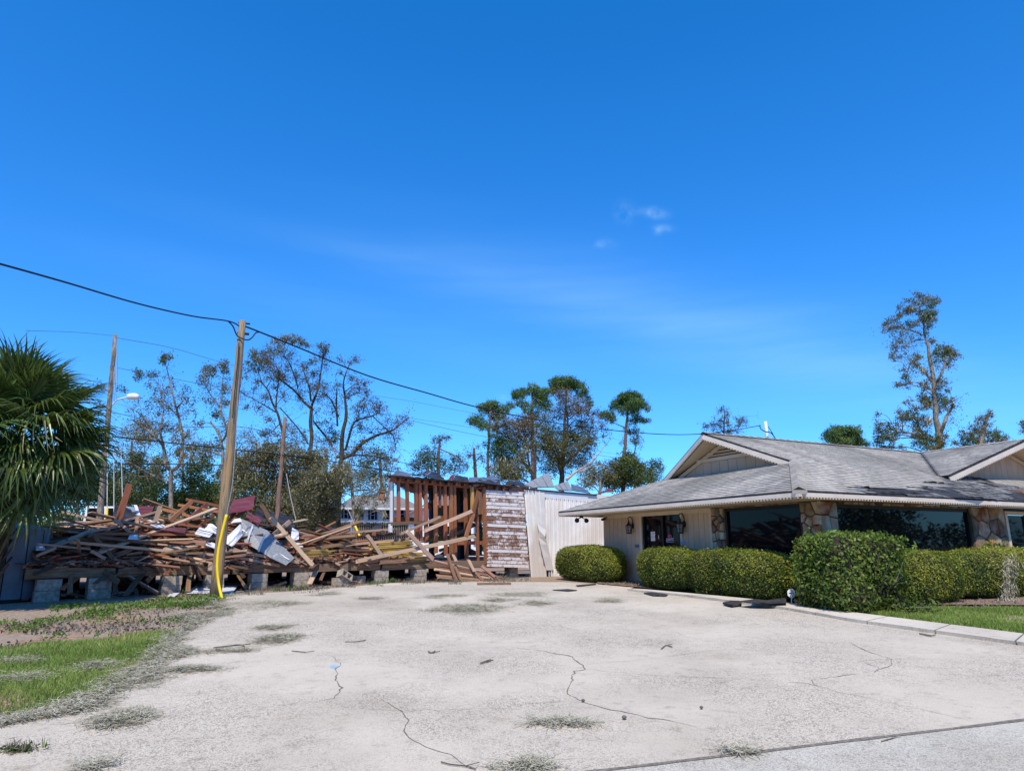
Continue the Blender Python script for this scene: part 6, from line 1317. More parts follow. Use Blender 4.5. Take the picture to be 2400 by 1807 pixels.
tree('pine_tree', 'slim pine with a flat-sided crown, leftmost of the pines behind the shed', 'tree', 56, [T3_([(812, 1000, 8), (815, 850, 7), (822, 600, 6), (832, 440, 5), (835, 320, 3)]), T3_([(825, 500, 3), (760, 450, 2), (690, 430, 1.5)])],
  T3_([(735, 410, 16, 13, 1.3), (690, 425, 11, 8, 1.3), (780, 460, 16, 11, 1.2), (800, 330, 16, 14, 1.3), (845, 300, 14, 11, 1.5), (880, 330, 14, 13, 1.3), (760, 310, 8, 6, 1.2), (910, 370, 14, 12, 1.), (950, 330, 11, 12, 1.2), (860, 400, 14, 12, 1., 1), (850, 470, 12, 10, .8, 1), (800, 610, 8, 8, .7)]), [lf_pine, lf_oak], barkp, 2.2, .15, 'pines behind the shed')
tree('pine_tree', 'second pine with a pointed tufted top left of the tallest pine', 'tree', 57, [T3_([(1165, 1000, 10), (1165, 850, 9), (1160, 560, 8), (1160, 330, 6), (1172, 170, 3)]), T3_([(1160, 400, 3), (1080, 320, 2), (1010, 290, 1.2)]), T3_([(1190, 900, 5), (1188, 650, 5)])],
  T3_([(1170, 170, 14, 11, 1.5), (1200, 210, 14, 13, 1.3), (1060, 210, 16, 11, 1.5), (1030, 230, 8, 9, 1.4), (1110, 200, 14, 10, 1.2), (1080, 280, 14, 11, 1.), (1130, 330, 16, 14, .9), (1000, 300, 10, 8, 1.1), (1240, 230, 16, 16, 1.3), (1270, 300, 16, 16, 1.2), (1210, 290, 14, 14, .9), (1280, 190, 12, 10, 1.3), (1190, 370, 16, 12, .6)]), [lf_pine], barkp, 2.2, .15, 'pines behind the shed')
tree('pine_tree', 'tallest pine with a broad dark flat top behind the shed roof', 'tree', 58, [T3_([(1400, 1000, 10), (1400, 850, 9), (1415, 560, 8), (1425, 350, 6), (1425, 150, 3)]), T3_([(1425, 330, 3), (1530, 270, 2), (1610, 260, 1)])],
  T3_([(1340, 120, 13, 11, 1.8), (1380, 110, 15, 10, 1.9), (1440, 105, 16, 9, 1.9), (1490, 120, 13, 11, 1.8), (1350, 160, 12, 9, 1.6), (1430, 155, 22, 11, 1.7), (1500, 160, 13, 11, 1.5), (1550, 140, 8, 9, 1.3), (1580, 190, 11, 10, 1.4), (1540, 220, 12, 9, 1.2), (1600, 250, 8, 7, 1.2), (1615, 290, 9, 7, 1.2), (1330, 190, 10, 8, 1.2)]), [lf_pine], barkp, 2.2, .15, 'pines behind the shed')
tree('browning_oak', 'brown-leaved vine-covered oak filling the space under the tallest pine', 'tree', 48,
  [T3_([(1390, 1000, 13), (1395, 830, 12), (1385, 740, 10), (1440, 560, 6), (1430, 330, 3)]), T3_([(1390, 800, 7), (1480, 700, 5), (1600, 600, 3)]), T3_([(1385, 760, 6), (1330, 640, 4), (1290, 560, 2)])],
  T3_([(1150, 420, 24, 18, .5, 1), (1240, 400, 22, 18, .45), (1270, 470, 24, 20, .6), (1560, 430, 24, 20, .5, 1), (1610, 500, 22, 22, .5, 1), (1530, 560, 22, 20, .6), (1240, 560, 22, 22, .6), (1260, 650, 22, 22, .6), (1560, 760, 22, 20, .5), (1390, 210, 24, 12, .7, 1), (1430, 260, 26, 15, .6, 1), (1530, 300, 26, 15, .8, 1), (1560, 340, 16, 14, .7, 1), (1390, 330, 24, 16, .6, 1), (1470, 360, 26, 16, .7, 1), (1330, 390, 22, 14, .4, 1), (1670, 360, 22, 18, .22, 1), (1640, 420, 20, 18, .22, 1), (1720, 460, 20, 18, .14, 1), (1740, 540, 18, 20, .12, 1), (1300, 540, 22, 18, .55), (1380, 520, 26, 18, .6), (1460, 510, 26, 18, .6), (1540, 470, 22, 18, .45), (1290, 590, 22, 18, .6), (1360, 600, 30, 20, .7), (1450, 590, 30, 20, .7), (1590, 600, 22, 20, .7), (1640, 560, 16, 16, .6), (1330, 670, 28, 20, .7), (1420, 670, 26, 20, .8), (1500, 660, 24, 20, .6), (1590, 680, 20, 20, .7), (1330, 740, 26, 20, .7), (1420, 760, 24, 22, .8), (1300, 800, 24, 20, .7), (1500, 760, 18, 20, .4)]), [lf_oak, lf_brown], barkd, 1.35, .14, 'trees behind the shed')
tree('browning_oak', 'mottled green and brown oak left of the tallest pine, above the shed roof', 'tree', 47,
  [T3_([(1185, 1000, 12), (1180, 880, 11), (1130, 790, 8), (1080, 720, 6), (1060, 620, 3)]), T3_([(1150, 830, 6), (1120, 650, 4), (1090, 480, 2)])],
  T3_([(930, 420, 22, 16, .5), (1130, 440, 20, 16, .5, 1), (1180, 500, 20, 20, .6), (1150, 620, 20, 20, .6), (870, 550, 18, 18, .6, 2), (1080, 410, 18, 12, .6, 1), (1010, 440, 20, 16, .7, 1), (1090, 470, 22, 16, .7, 1), (950, 480, 20, 16, .8, 1), (890, 470, 14, 12, .7, 1), (1050, 540, 26, 18, .7, 1), (1130, 540, 18, 16, .6, 1), (980, 560, 22, 18, .8), (900, 590, 22, 16, 1., 2), (960, 640, 26, 20, .9, 2), (1060, 620, 24, 20, .7), (880, 670, 18, 18, .9, 2), (920, 720, 26, 20, .8, 2), (1010, 720, 28, 22, .8), (1090, 700, 18, 18, .5), (900, 790, 24, 18, .8), (980, 800, 28, 20, .8), (1060, 810, 24, 20, .7), (930, 860, 26, 16, .8), (1020, 870, 28, 16, .8), (1200, 620, 12, 18, .4), (1210, 700, 10, 16, .4)]), [lf_oak, lf_brown, lf_grn], barkd, 1.35, .14, 'trees behind the shed', moss=.15)
b = MB()
for pts, w in (([(1430, 890), (1500, 830), (1580, 780), (1640, 740), (1690, 680)], (7, 5, 4, 3, 1.5)), ([(1640, 742), (1710, 650), (1740, 610)], (3, 2, 1)), ([(1520, 825), (1600, 800), (1660, 770), (1760, 790)], (3, 3, 2, 1)), ([(1640, 740), (1640, 680)], (2, 1))):
    P = [at_y(900+x/3.352, 860+y/3.352, 45) for x, y in pts]; b.tube(spline(P, 4), [float(np.interp(i, np.arange(len(w))*4, w))/2/F*45 for i in range(4*(len(w)-1)+1)], 6)
tag(b.build('fallen_limb', wood_b, None, True), 'pale stripped fallen limb slanting up behind the silver roof panels', 'branch')
tree('pine_tree', 'lone round-topped pine standing clear between the shed and the office roof', 'tree', 57, [T3_([(1880, 900, 9), (1885, 700, 8), (1900, 500, 7), (1912, 350, 5), (1920, 240, 3)]), T3_([(1905, 480, 3), (1840, 455, 2), (1740, 400, 1.2)]), T3_([(1960, 700, 3), (1985, 600, 2), (1970, 560, 1.5)])],
  T3_([(1880, 240, 15, 10, 1.9), (1930, 225, 16, 9, 1.9), (1980, 240, 14, 11, 1.8), (1840, 280, 15, 11, 1.7), (1900, 280, 18, 12, 1.7), (1970, 290, 18, 13, 1.7), (2030, 290, 12, 11, 1.6), (2070, 330, 7, 6, 1.3), (1800, 310, 10, 8, 1.5), (1880, 340, 16, 10, 1.3), (1960, 345, 16, 9, 1.2), (2040, 420, 14, 6, 1.4), (1760, 380, 14, 11, 1.4), (1720, 380, 10, 9, 1.3), (1790, 410, 10, 8, 1.1), (1990, 400, 14, 10, .8), (1960, 420, 12, 10, .8), (1930, 500, 14, 10, .6, 1), (1980, 520, 14, 16, .35, 1), (2000, 580, 12, 18, .25, 1), (1880, 600, 8, 14, .3, 1), (1960, 570, 12, 14, .3, 1)]), [lf_pine, lf_dark], barkp, 2.2, .15, 'pines behind the shed')
tree('magnolia_tree', 'dense dark broadleaf tree at the foot of the lone pine', 'tree', 46, [T3_([(1880, 1050, 10), (1880, 850, 8)])], T3_([(1880, 740, 18, 16, 1.1), (1940, 730, 20, 18, 1.1), (1840, 790, 22, 20, 1.1), (1900, 800, 28, 22, 1.2), (1970, 790, 22, 22, 1.2), (2030, 830, 20, 20, 1.1), (1850, 880, 28, 20, 1.2), (1930, 880, 30, 20, 1.2), (2020, 890, 26, 18, 1.1), (1790, 900, 24, 18, 1.1)]), lf_dark, barkd, .95, .17, 'trees behind the shed')
tree('olive_shrub_tree', 'olive-leaved low tree between the fallen limb and the dark magnolia-like tree', 'tree', 45, [T3_([(1700, 1050, 8), (1700, 900, 6)])], T3_([(1650, 810, 20, 16, .8), (1720, 800, 22, 16, .8), (1780, 830, 18, 16, .8), (1600, 860, 20, 16, .7), (1680, 880, 28, 18, .9), (1750, 900, 24, 16, .9), (1590, 920, 22, 14, .8), (1820, 760, 12, 12, .6)]), lf_oak, bark, .9, .15, 'trees behind the shed')
tree('far_oak', 'small bluish far tree where the grey eave meets the tree line', 'tree', 75, [T3_([(2110, 1000, 6), (2110, 850, 5)])], T3_([(2130, 750, 14, 11, 1.), (2100, 780, 14, 12, 1.), (2160, 790, 14, 12, 1.), (2080, 830, 16, 14, 1.), (2140, 840, 18, 14, 1.), (2060, 880, 16, 12, 1.), (2110, 890, 18, 12, 1.)]), lf_dark, barkd, 1.0, .2, 'trees behind the shed')
# trees over the office roof
N5 = lambda l: [(1560+a[0]/5.027, 920+a[1]/5.027)+tuple(a[2:]) for a in l]
tree('sparse_tree', 'sparse feathery treetop just right of the gable peak', 'tree', 50, [N5([(680, 700, 4), (678, 500, 4), (690, 380, 3), (700, 270, 2), (680, 190, 1)]), N5([(680, 480, 2), (620, 380, 1.5), (540, 380, 1)]), N5([(690, 480, 2), (850, 430, 1.5), (900, 300, 1)])],
  N5([(670, 175, 7, 6, .9), (640, 215, 9, 6, 1.), (710, 220, 8, 7, .9), (735, 265, 8, 9, .9), (690, 290, 9, 9, .8), (640, 330, 10, 9, 1.1), (720, 340, 9, 8, .9), (740, 390, 8, 8, .7), (640, 400, 8, 8, .7), (540, 375, 10, 6, 1.), (490, 385, 8, 6, 1.), (450, 410, 5, 8, 1.), (750, 460, 11, 11, 1.1), (690, 470, 8, 8, .7), (560, 440, 6, 8, .6), (830, 310, 7, 6, .8), (890, 330, 10, 9, .9), (920, 290, 6, 5, 1.), (940, 350, 5, 8, .7), (840, 400, 8, 6, .8), (880, 390, 8, 6, .6), (850, 460, 6, 6, .5), (610, 470, 8, 7, .7)]), lf_oak, barkd, .9, .13, 'trees beyond the office roof')
tree('round_pine', 'rounded green pine crown above the long office ridge', 'tree', 60, [T4_([(130, 1700, 6), (130, 1450, 4)])], T4_([(-60, 1440, 11, 9, 1.), (-30, 1400, 12, 10, 1.2), (20, 1370, 14, 9, 1.6), (80, 1380, 14, 9, 1.6), (140, 1365, 14, 8, 1.7), (200, 1380, 13, 9, 1.6), (240, 1410, 11, 9, 1.5), (20, 1420, 16, 11, 1.5), (90, 1430, 18, 11, 1.6), (160, 1430, 18, 11, 1.6), (230, 1450, 14, 10, 1.5), (60, 1480, 20, 11, 1.6), (140, 1490, 20, 11, 1.6), (220, 1500, 18, 11, 1.5), (280, 1490, 9, 10, 1.3), (330, 1510, 9, 9, 1.), (-20, 1470, 12, 11, 1.2), (250, 1350, 7, 4, .8)]), lf_pine, barkp, 2.0, .17, 'trees beyond the office roof')
tree('storm_torn_tall_tree', 'tall ragged storm-torn tree towering over the office roof', 'tree', 45,
  [T4_([(1000, 1750, 17), (995, 1450, 16), (965, 1240, 12), (940, 960, 10), (915, 680, 8), (860, 500, 5), (850, 380, 3), (800, 200, 2)]), T4_([(1000, 1420, 9), (1060, 1290, 8), (1110, 1180, 5), (1125, 1130, 3)]), T4_([(960, 950, 7), (1000, 880, 6), (1060, 740, 4), (1080, 640, 2)]), T4_([(930, 930, 7), (880, 870, 6), (800, 780, 4), (740, 760, 2), (690, 880, 2)]), T4_([(840, 500, 4), (760, 460, 3), (640, 440, 2), (500, 420, 1.5)]), T4_([(850, 540, 3), (780, 545, 2), (700, 600, 1.5)]), T4_([(700, 475, 2), (620, 530, 1.6), (590, 600, 1.2)]), T4_([(985, 1480, 8), (880, 1460, 6), (740, 1410, 5), (600, 1400, 3)]), T4_([(850, 400, 2.5), (930, 260, 2)]), T4_([(880, 1470, 6), (800, 1330, 5)])],
  T4_([(790, 120, 9, 8, .9), (840, 140, 14, 9, .9), (900, 150, 11, 10, .9), (960, 160, 12, 8, 1.1), (980, 190, 7, 8, .9), (920, 210, 16, 12, 1.2, 1), (870, 190, 12, 9, .7), (700, 180, 11, 6, 1.), (760, 190, 12, 9, .8), (730, 260, 14, 14, 1.1), (820, 230, 12, 10, .6), (680, 260, 9, 9, .8), (620, 240, 6, 9, 1.), (640, 300, 12, 8, .8), (890, 300, 18, 14, 1.1, 1), (830, 300, 14, 12, .8), (960, 290, 10, 13, .9), (880, 350, 16, 12, 1.2, 1), (940, 350, 10, 10, .9), (600, 340, 15, 9, 1.), (540, 370, 13, 10, 1.), (490, 400, 10, 8, 1.1), (520, 440, 14, 8, .9), (475, 450, 5, 7, .8), (580, 430, 8, 9, .8), (650, 410, 10, 9, .9), (720, 400, 11, 11, 1.2, 1), (780, 400, 12, 10, .7), (820, 360, 12, 10, .6), (900, 420, 10, 12, .9), (880, 480, 8, 10, .7), (640, 480, 8, 6, .7), (560, 500, 5, 8, .6), (560, 600, 9, 9, .9), (550, 680, 8, 12, .8), (590, 640, 10, 10, .8), (580, 730, 6, 8, .8), (640, 560, 11, 8, .8), (660, 610, 9, 8, .8), (640, 700, 9, 7, .8), (680, 660, 5, 5, .7), (730, 520, 5, 5, .6), (925, 560, 12, 9, 1.4), (990, 620, 8, 14, 1.2), (1050, 620, 12, 12, 1.4), (1100, 630, 9, 9, 1.3), (990, 680, 17, 13, 1.3, 1), (1060, 680, 16, 14, 1.1), (1150, 660, 10, 9, 1.2), (1185, 690, 4, 5, 1.), (1110, 710, 12, 10, .9), (1050, 740, 16, 12, .6), (960, 760, 10, 18, .4), (1080, 790, 10, 9, .4), (790, 690, 10, 9, 1.), (770, 730, 9, 10, .8), (840, 700, 6, 6, .7), (790, 780, 12, 10, .8), (850, 830, 8, 8, .6), (670, 820, 10, 7, .9), (690, 890, 10, 12, 1.5, 1), (650, 950, 12, 6, .9), (600, 955, 8, 6, .9), (720, 940, 8, 7, .8), (685, 985, 5, 5, .7), (870, 950, 14, 12, .9), (840, 1000, 9, 10, .7), (1020, 940, 14, 14, .5), (1060, 930, 8, 8, .6), (1090, 1010, 7, 7, .9), (1000, 1000, 16, 12, .6), (850, 1080, 13, 15, 1.4), (900, 1120, 16, 17, 1.5, 1), (860, 1160, 14, 10, 1.3), (1010, 1080, 14, 16, 1.3, 1), (1040, 1120, 12, 16, 1.1), (990, 1180, 12, 16, 1.), (1060, 1180, 10, 12, .5), (1110, 1110, 8, 10, 1.3), (1125, 1160, 5, 10, .8), (700, 1110, 7, 5, .6), (665, 1120, 4, 7, .5), (735, 1100, 5, 5, .6), (620, 1210, 9, 9, .8), (640, 1260, 11, 11, 1.), (690, 1220, 14, 8, 1.1, 1), (690, 1280, 14, 10, 1.1, 1), (760, 1270, 16, 11, 1.1), (830, 1270, 16, 12, 1.), (890, 1300, 12, 14, .7), (610, 1320, 9, 10, .8), (770, 1190, 7, 16, 1.2), (800, 1340, 17, 14, .9, 1), (830, 1400, 18, 16, .8), (780, 1420, 12, 12, .5), (770, 1490, 12, 16, .5), (830, 1500, 18, 20, .9, 1), (890, 1450, 16, 16, .7), (900, 1530, 18, 14, .9, 1), (960, 1480, 18, 18, .8, 1), (1020, 1490, 14, 18, .8), (1060, 1450, 8, 14, .6), (940, 1550, 18, 10, .8), (1000, 1560, 16, 10, .8),
   (415, 1220, 8, 8, .6), (400, 1290, 5, 6, .4), (440, 1320, 10, 8, .9), (420, 1370, 10, 12, .9), (460, 1390, 13, 13, 1.), (520, 1320, 7, 8, .9), (540, 1380, 14, 12, .9, 1), (590, 1420, 12, 14, .9), (430, 1440, 13, 14, .9), (490, 1460, 14, 14, .9, 1), (550, 1470, 14, 14, .8), (410, 1500, 8, 12, .7), (460, 1530, 12, 8, .7), (540, 1530, 12, 8, .7), (640, 1530, 9, 9, .8)]), [lf_oak, lf_grn], bark, 1.0, .14, 'trees beyond the office roof', moss=.12)
tree('broken_tree', 'snapped bushy treetop beyond the second gable', 'tree', 48, [T4_([(1370, 1750, 12), (1380, 1500, 11), (1420, 1330, 9), (1465, 1215, 6)])], T4_([(1470, 1215, 9, 7, 1.2), (1480, 1250, 7, 9, 1.1), (1430, 1260, 9, 7, 1.), (1380, 1270, 12, 8, 1.), (1350, 1310, 9, 12, .9), (1450, 1320, 9, 12, 1.), (1330, 1370, 16, 12, 1.), (1390, 1380, 14, 12, .9), (1280, 1410, 12, 10, .8), (1215, 1400, 5, 8, .9), (1210, 1450, 10, 14, 1.), (1270, 1460, 14, 14, 1.1, 1), (1350, 1450, 18, 16, 1.1), (1430, 1430, 14, 14, 1., 1), (1530, 1390, 8, 7, 1.), (1510, 1430, 12, 12, 1.1, 1), (1570, 1430, 14, 12, 1.1, 1), (1600, 1470, 12, 9, 1.1), (1530, 1480, 16, 10, 1.1), (1440, 1490, 18, 9, 1.1), (1250, 1510, 20, 9, 1.1, 1), (1350, 1510, 18, 9, 1.1), (1140, 1510, 8, 9, .9), (1130, 1490, 5, 6, .9)]), [lf_oak, lf_grn], bark, 1.0, .15, 'trees beyond the office roof')
tree('sparse_tree', 'leafy branch tip at the extreme edge beyond the second gable', 'tree', 40, [T4_([(1900, 1800, 8), (1850, 1400, 5), (1790, 1320, 2)])], T4_([(1775, 1310, 6, 9, .9), (1790, 1340, 8, 10, .9), (1765, 1390, 8, 6, .6, 1), (1810, 1380, 12, 14, .9), (1850, 1330, 16, 16, .9)]), [lf_oak, lf_brown], bark, .9, .14, 'trees beyond the office roof')

# ------------------------------------------------------------------ the palm
PY = 13.2; pc_ = at_y(42, 1032, PY); palm = empty('palm_tree', V(pc_.x-.1, PY, g(PY)), 'fan palm with a big wind-blown crown beside the round tank', 'palm')
b = MB(); b.tube([V(pc_.x-.14, PY, g(PY)-.1), V(pc_.x-.12, PY+.05, 1.4), V(pc_.x-.04, PY, 2.6), pc_], [.21, .18, .19, .17], 12)
for k in range(60):
    t = k/60; a = k*2.4; z = lerp(1.0, pc_.z-.15, t); c = V(pc_.x-.1, PY, z); d = V(math.cos(a), math.sin(a), .9); b.bar(c+V(d.x, d.y, 0)*.15, c+V(d.x, d.y, 0)*.3+V(0, 0, .28), .08, .02)
b.build('trunk', barkd, palm)
def frond_mesh(nl, L_, spread, droop, m, fold=.0, dead=False):
    vs = []; fs = []; pet = .78
    def strip(pts, ws, side, nrm):
        n0 = len(vs)
        for p, w in zip(pts, ws): vs.extend([p-side*w/2+nrm*w*.22, p+V(0, 0, 0)-nrm*w*.1, p+side*w/2+nrm*w*.22])
        for i in range(len(pts)-1):
            for j in (0, 1): fs.append((n0+3*i+j, n0+3*i+j+1, n0+3*i+4+j, n0+3*i+3+j))
    # petiole along +X, arching; blade at its end
    pp = [V(pet*t, 0, .10*math.sin(t*1.6)) for t in (0, .25, .5, .75, 1.)]; strip(pp, [.05, .034, .03, .028, .03], V(0, 1, 0), V(0, 0, 1)); hub = pp[-1]
    for i in range(nl):
        a = lerp(-spread, spread, i/(nl-1))+random.uniform(-.03, .03); Ls = L_*(1-.28*abs(a)/spread)*random.uniform(.85, 1.08)
        d = V(math.cos(a), math.sin(a), 0); h0 = hub+V(.16*(1-abs(a)/spread), 0, .03); pts = []
        dz = droop*random.uniform(.6, 1.5); kink = random.uniform(.35, .75)
        for t in (0, .22, .45, .65, .82, 1.):
            zz = .10*math.sin(t*2.)*(1-abs(a)/spread)-dz*max(0, t-kink)**1.6*1.6-.18*t*t*abs(a)*fold; pts.append(h0+d*Ls*t*(1-.22*max(0, t-kink)*dz)+V(0, 0, zz*Ls))
        strip(pts, [.026, .052, .050, .036, .018, .003], V(-math.sin(a), math.cos(a), 0), V(0, 0, 1))
    me = bpy.data.meshes.new('frond'); me.from_pydata([tuple(v) for v in vs], [], fs); me.materials.append(m); me.update(); return me
FM = [frond_mesh(38, .95, 1.9, dr, palm_m, fo) for dr, fo in ((.25, .5), (.5, .8), (.9, 1.0), (.6, 1.2))]; FO = [frond_mesh(32, .85, 1.5, 1.3, palm_o, 1.4)]
def frond(az, el, roll, s, me, j=0):
    o = bpy.data.objects.new('frond', me); COL.objects.link(o); o.parent = palm; o.matrix_parent_inverse = PW[palm.name].inverted()
    o.matrix_basis = Matrix.Translation(pc_+V(0, 0, random.uniform(-.12, .15))) @ Matrix.Rotation(az, 4, 'Z') @ Matrix.Rotation(-el, 4, 'Y') @ Matrix.Rotation(roll, 4, 'X') @ Matrix.Scale(s*1.1, 4)
for k in range(76):
    t = k/75; el = lerp(R(86), R(-70), t**.85)+random.gauss(0, .10); az = k*2.39996+random.gauss(0, .15)
    if el < R(-50) and random.random() < .2: continue
    frond(az, el, random.gauss(0, .35), random.uniform(.85, 1.08), random.choice(FM[:2] if el > .5 else FM[1:]))
for az, el, s in ((-.25, -.30, 1.12), (-.55, -.55, 1.05), (.1, -.6, 1.0), (-.9, -.9, 1.05), (-1.4, -.75, 1.0), (-.1, .15, 1.0), (-1.9, -.95, 1.05), (-.6, .1, 1.05), (-1.2, -.2, 1.05), (-1.5, -1.05, 1.1), (-1.1, -1.1, 1.12), (-.7, -1.05, 1.12), (-.3, -1.0, 1.1), (-2.1, -1.05, 1.1), (-1.8, -.7, 1.12), (-.9, -.6, 1.1)): frond(az, el, random.gauss(0, .3), s, random.choice(FM[1:]))
for az, el, s in ((-2.0, -1.05, .95), (-1.3, -1.15, .9), (-.6, -1.1, .9), (-2.5, -1.0, .95), (.5, -1.1, .9), (-1.6, -1.25, 1.0)): frond(az, el, random.gauss(0, .3), s, FO[0])

# ------------------------------------------------------------------ hedges and the glossy bush
def hedge(label, p0, p1, q0, q1, h, m, n, ls, bump=.10, name='hedge', power=3.2, cat='hedge', extra=0, top_wave=.06, group='clipped hedges by the office', m2=None):
    c = HW((p0+p1)/2, (q0+q1)/2, 0); gz = g(c.y); c.z = gz; o = empty(name, c, label, cat, group); a, b_ = (p1-p0)/2, (q1-q0)/2
    def surf(d):      # d: (n,3) unit vectors -> points of a superellipsoid sitting on the ground
        e = power; k = (np.abs(d[:, 0])**e+np.abs(d[:, 1])**e+np.abs(d[:, 2])**e)**(-1/e); return d*k[:, None]
    d = rng.normal(size=(n, 3)); d *= np.array([1/ max(b_, .3), 1/max(a, .3), 1.1])**.0; d /= np.linalg.norm(d, axis=1, keepdims=True)
    s = surf(d); s = s*np.array([a, b_, h*.5]); sd = hash(label) % 97
    sd = sum(map(ord, label)) % 97
    bmp = np.array([noise.noise(Vector(v)*1.6+V(sd, 0, 0))+.5*noise.noise(Vector(v)*4.+V(sd, 0, 0)) for v in s])
    s = s*(1+bump*bmp/np.maximum(.5, np.linalg.norm(s, axis=1)))[:, None]+rng.normal(size=(n, 3))*ls*.55
    s[:, 2] += h*.5; keep = s[:, 2] > .02; s = s[keep]; d = d[keep]
    Rm = np.array(HR3); P = s @ Rm.T+np.array(c); up = (d @ Rm.T)*.9+np.array([0, 0, .5])
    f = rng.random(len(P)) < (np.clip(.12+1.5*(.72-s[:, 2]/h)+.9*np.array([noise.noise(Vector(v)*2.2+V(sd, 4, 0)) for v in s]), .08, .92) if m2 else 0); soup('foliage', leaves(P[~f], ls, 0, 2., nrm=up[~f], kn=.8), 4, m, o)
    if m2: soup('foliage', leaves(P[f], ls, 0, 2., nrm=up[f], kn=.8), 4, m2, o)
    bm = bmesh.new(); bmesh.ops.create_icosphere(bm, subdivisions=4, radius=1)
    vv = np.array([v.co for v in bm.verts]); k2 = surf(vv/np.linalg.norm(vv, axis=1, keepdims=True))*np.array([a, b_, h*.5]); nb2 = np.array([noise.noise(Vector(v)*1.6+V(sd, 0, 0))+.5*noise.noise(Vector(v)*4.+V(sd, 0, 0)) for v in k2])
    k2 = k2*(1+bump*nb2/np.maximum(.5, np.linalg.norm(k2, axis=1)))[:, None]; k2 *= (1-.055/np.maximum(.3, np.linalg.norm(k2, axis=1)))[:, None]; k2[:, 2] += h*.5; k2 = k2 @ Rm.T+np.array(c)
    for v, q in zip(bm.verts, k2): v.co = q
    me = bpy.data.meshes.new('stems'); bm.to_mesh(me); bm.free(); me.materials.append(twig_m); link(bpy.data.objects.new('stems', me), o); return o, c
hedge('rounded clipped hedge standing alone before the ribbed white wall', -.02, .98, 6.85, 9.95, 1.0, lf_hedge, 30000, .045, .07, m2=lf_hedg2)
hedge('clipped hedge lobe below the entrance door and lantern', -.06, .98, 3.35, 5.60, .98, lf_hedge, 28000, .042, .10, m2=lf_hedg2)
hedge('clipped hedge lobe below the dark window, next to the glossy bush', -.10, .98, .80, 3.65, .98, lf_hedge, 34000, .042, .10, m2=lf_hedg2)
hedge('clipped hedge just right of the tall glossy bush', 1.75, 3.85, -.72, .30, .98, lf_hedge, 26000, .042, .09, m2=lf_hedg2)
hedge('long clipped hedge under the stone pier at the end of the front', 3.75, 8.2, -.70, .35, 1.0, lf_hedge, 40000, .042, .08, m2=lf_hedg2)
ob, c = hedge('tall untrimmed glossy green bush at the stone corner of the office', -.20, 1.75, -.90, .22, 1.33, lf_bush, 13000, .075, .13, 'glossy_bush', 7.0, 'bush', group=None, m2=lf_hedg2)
b = MB()
for k in range(46):
    a = random.uniform(0, 6.28); r = random.uniform(.3, .95); P0 = c+V(math.cos(a)*r*.6, math.sin(a)*r*.45, random.uniform(.2, .6)); P1 = P0+V(math.cos(a)*.45, math.sin(a)*.4, random.uniform(.1, .75)); b.tube([P0, P0.lerp(P1, .5)+Vector(rng.normal(size=3))*.05, P1], [.012, .009, .004], 4)
b.build('twigs', twigd, ob)
sp = []
for x, y in ((2000, 1247), (1988, 1250), (2010, 1251), (1893, 1254), (1900, 1252), (2110, 1262), (2135, 1278), (2128, 1290)):
    P = at_y(x, y, 12.8); sp.append(np.array(P)+rng.normal(size=(9, 3))*.05)
tag(soup('sprigs', leaves(np.concatenate(sp), .10, 0, 2.), 4, lf_bush, ob), kind='stuff')
sp = []
for x, y, n in ((2090, 1420, 60), (2125, 1425, 80), (2160, 1421, 60), (2060, 1412, 60), (2180, 1424, 40)):
    P = on_g(x, y, .1); sp.append(np.array(P)+rng.normal(size=(n, 3))*np.array([.12, .08, .07]))
br = empty('broken_branch', on_g(2125, 1424, .08), 'broken leafy branch lying on the mulch at the glossy bush base', 'branch'); tag(soup('leaves', leaves(np.concatenate(sp), .09, 0, 2.), 4, lf_grn, br), kind='stuff')
b = MB(); b.tube([on_g(x, y, .12) for x, y in ((2065, 1412), (2100, 1420), (2140, 1423), (2178, 1424))], .012, 5); b.build('stem', twigd, br)
sp = [np.array(on_pl(x, y, HW(4, QW-.25, 0), dlv))+rng.normal(size=(20, 3))*.06 for x, y in ((2325, 1278), (2338, 1282), (2350, 1284), (2360, 1288), (2312, 1279))]
pt = empty('small_plant', V(sp[2][0][0], sp[2][0][1], g(sp[2][0][1])), 'bright leafy plant against the sunlit stones at the end of the front', 'plant'); tag(soup('leaves', leaves(np.concatenate(sp), .12, -.5, 2.5), 4, lf_bush, pt), kind='stuff')
b = MB()
for q in sp: b.tube([V(q[0][0], q[0][1], g(q[0][1])), V(*q.mean(0))], .008, 4)
tag(b.build('stems', twigd, pt), kind='stuff')

# ------------------------------------------------------------------ grass, weeds, moss, twigs
def scatter(n, X0, X1, Y0, Y1, poly, dens, hgt, wid, m, name, lean=.5, jag=6):
    out = []; X = rng.uniform(X0, X1, n); Y = rng.uniform(Y0, Y1, n)
    for x, y in zip(X, Y):
        z = g(y); u, v = px((x, y, z)); j = noise.noise(V(x*1.6, y*1.6, 0))*jag
        if not inpoly(u+j*2, v+j, poly): continue
        if rng.random() > dens(x, y): continue
        out.append((x, y, z))
    P = np.array(out); k = len(P); h = hgt*rng.uniform(.45, 1.3, (k, 1)); a = rng.uniform(0, 6.28, k); s = np.stack([np.cos(a), np.sin(a), np.zeros(k)], 1)*wid
    t = np.stack([rng.normal(size=k)*lean, rng.normal(size=k)*lean, np.ones(k)], 1)*h; v = np.empty((k, 3, 3)); v[:, 0] = P-s; v[:, 1] = P+s; v[:, 2] = P+t
    return tag(soup(name, v, 3, m), kind='stuff')
LAWN = [(-700, 1560), (0, 1514), (150, 1503), (330, 1484), (418, 1478), (405, 1503), (348, 1566), (292, 1598), (232, 1628), (146, 1657), (0, 1682), (-700, 1800)]
patch = lambda x, y: min(1, max(.10, .95+1.3*noise.noise(V(x*1.1, y*1.1, 7))))
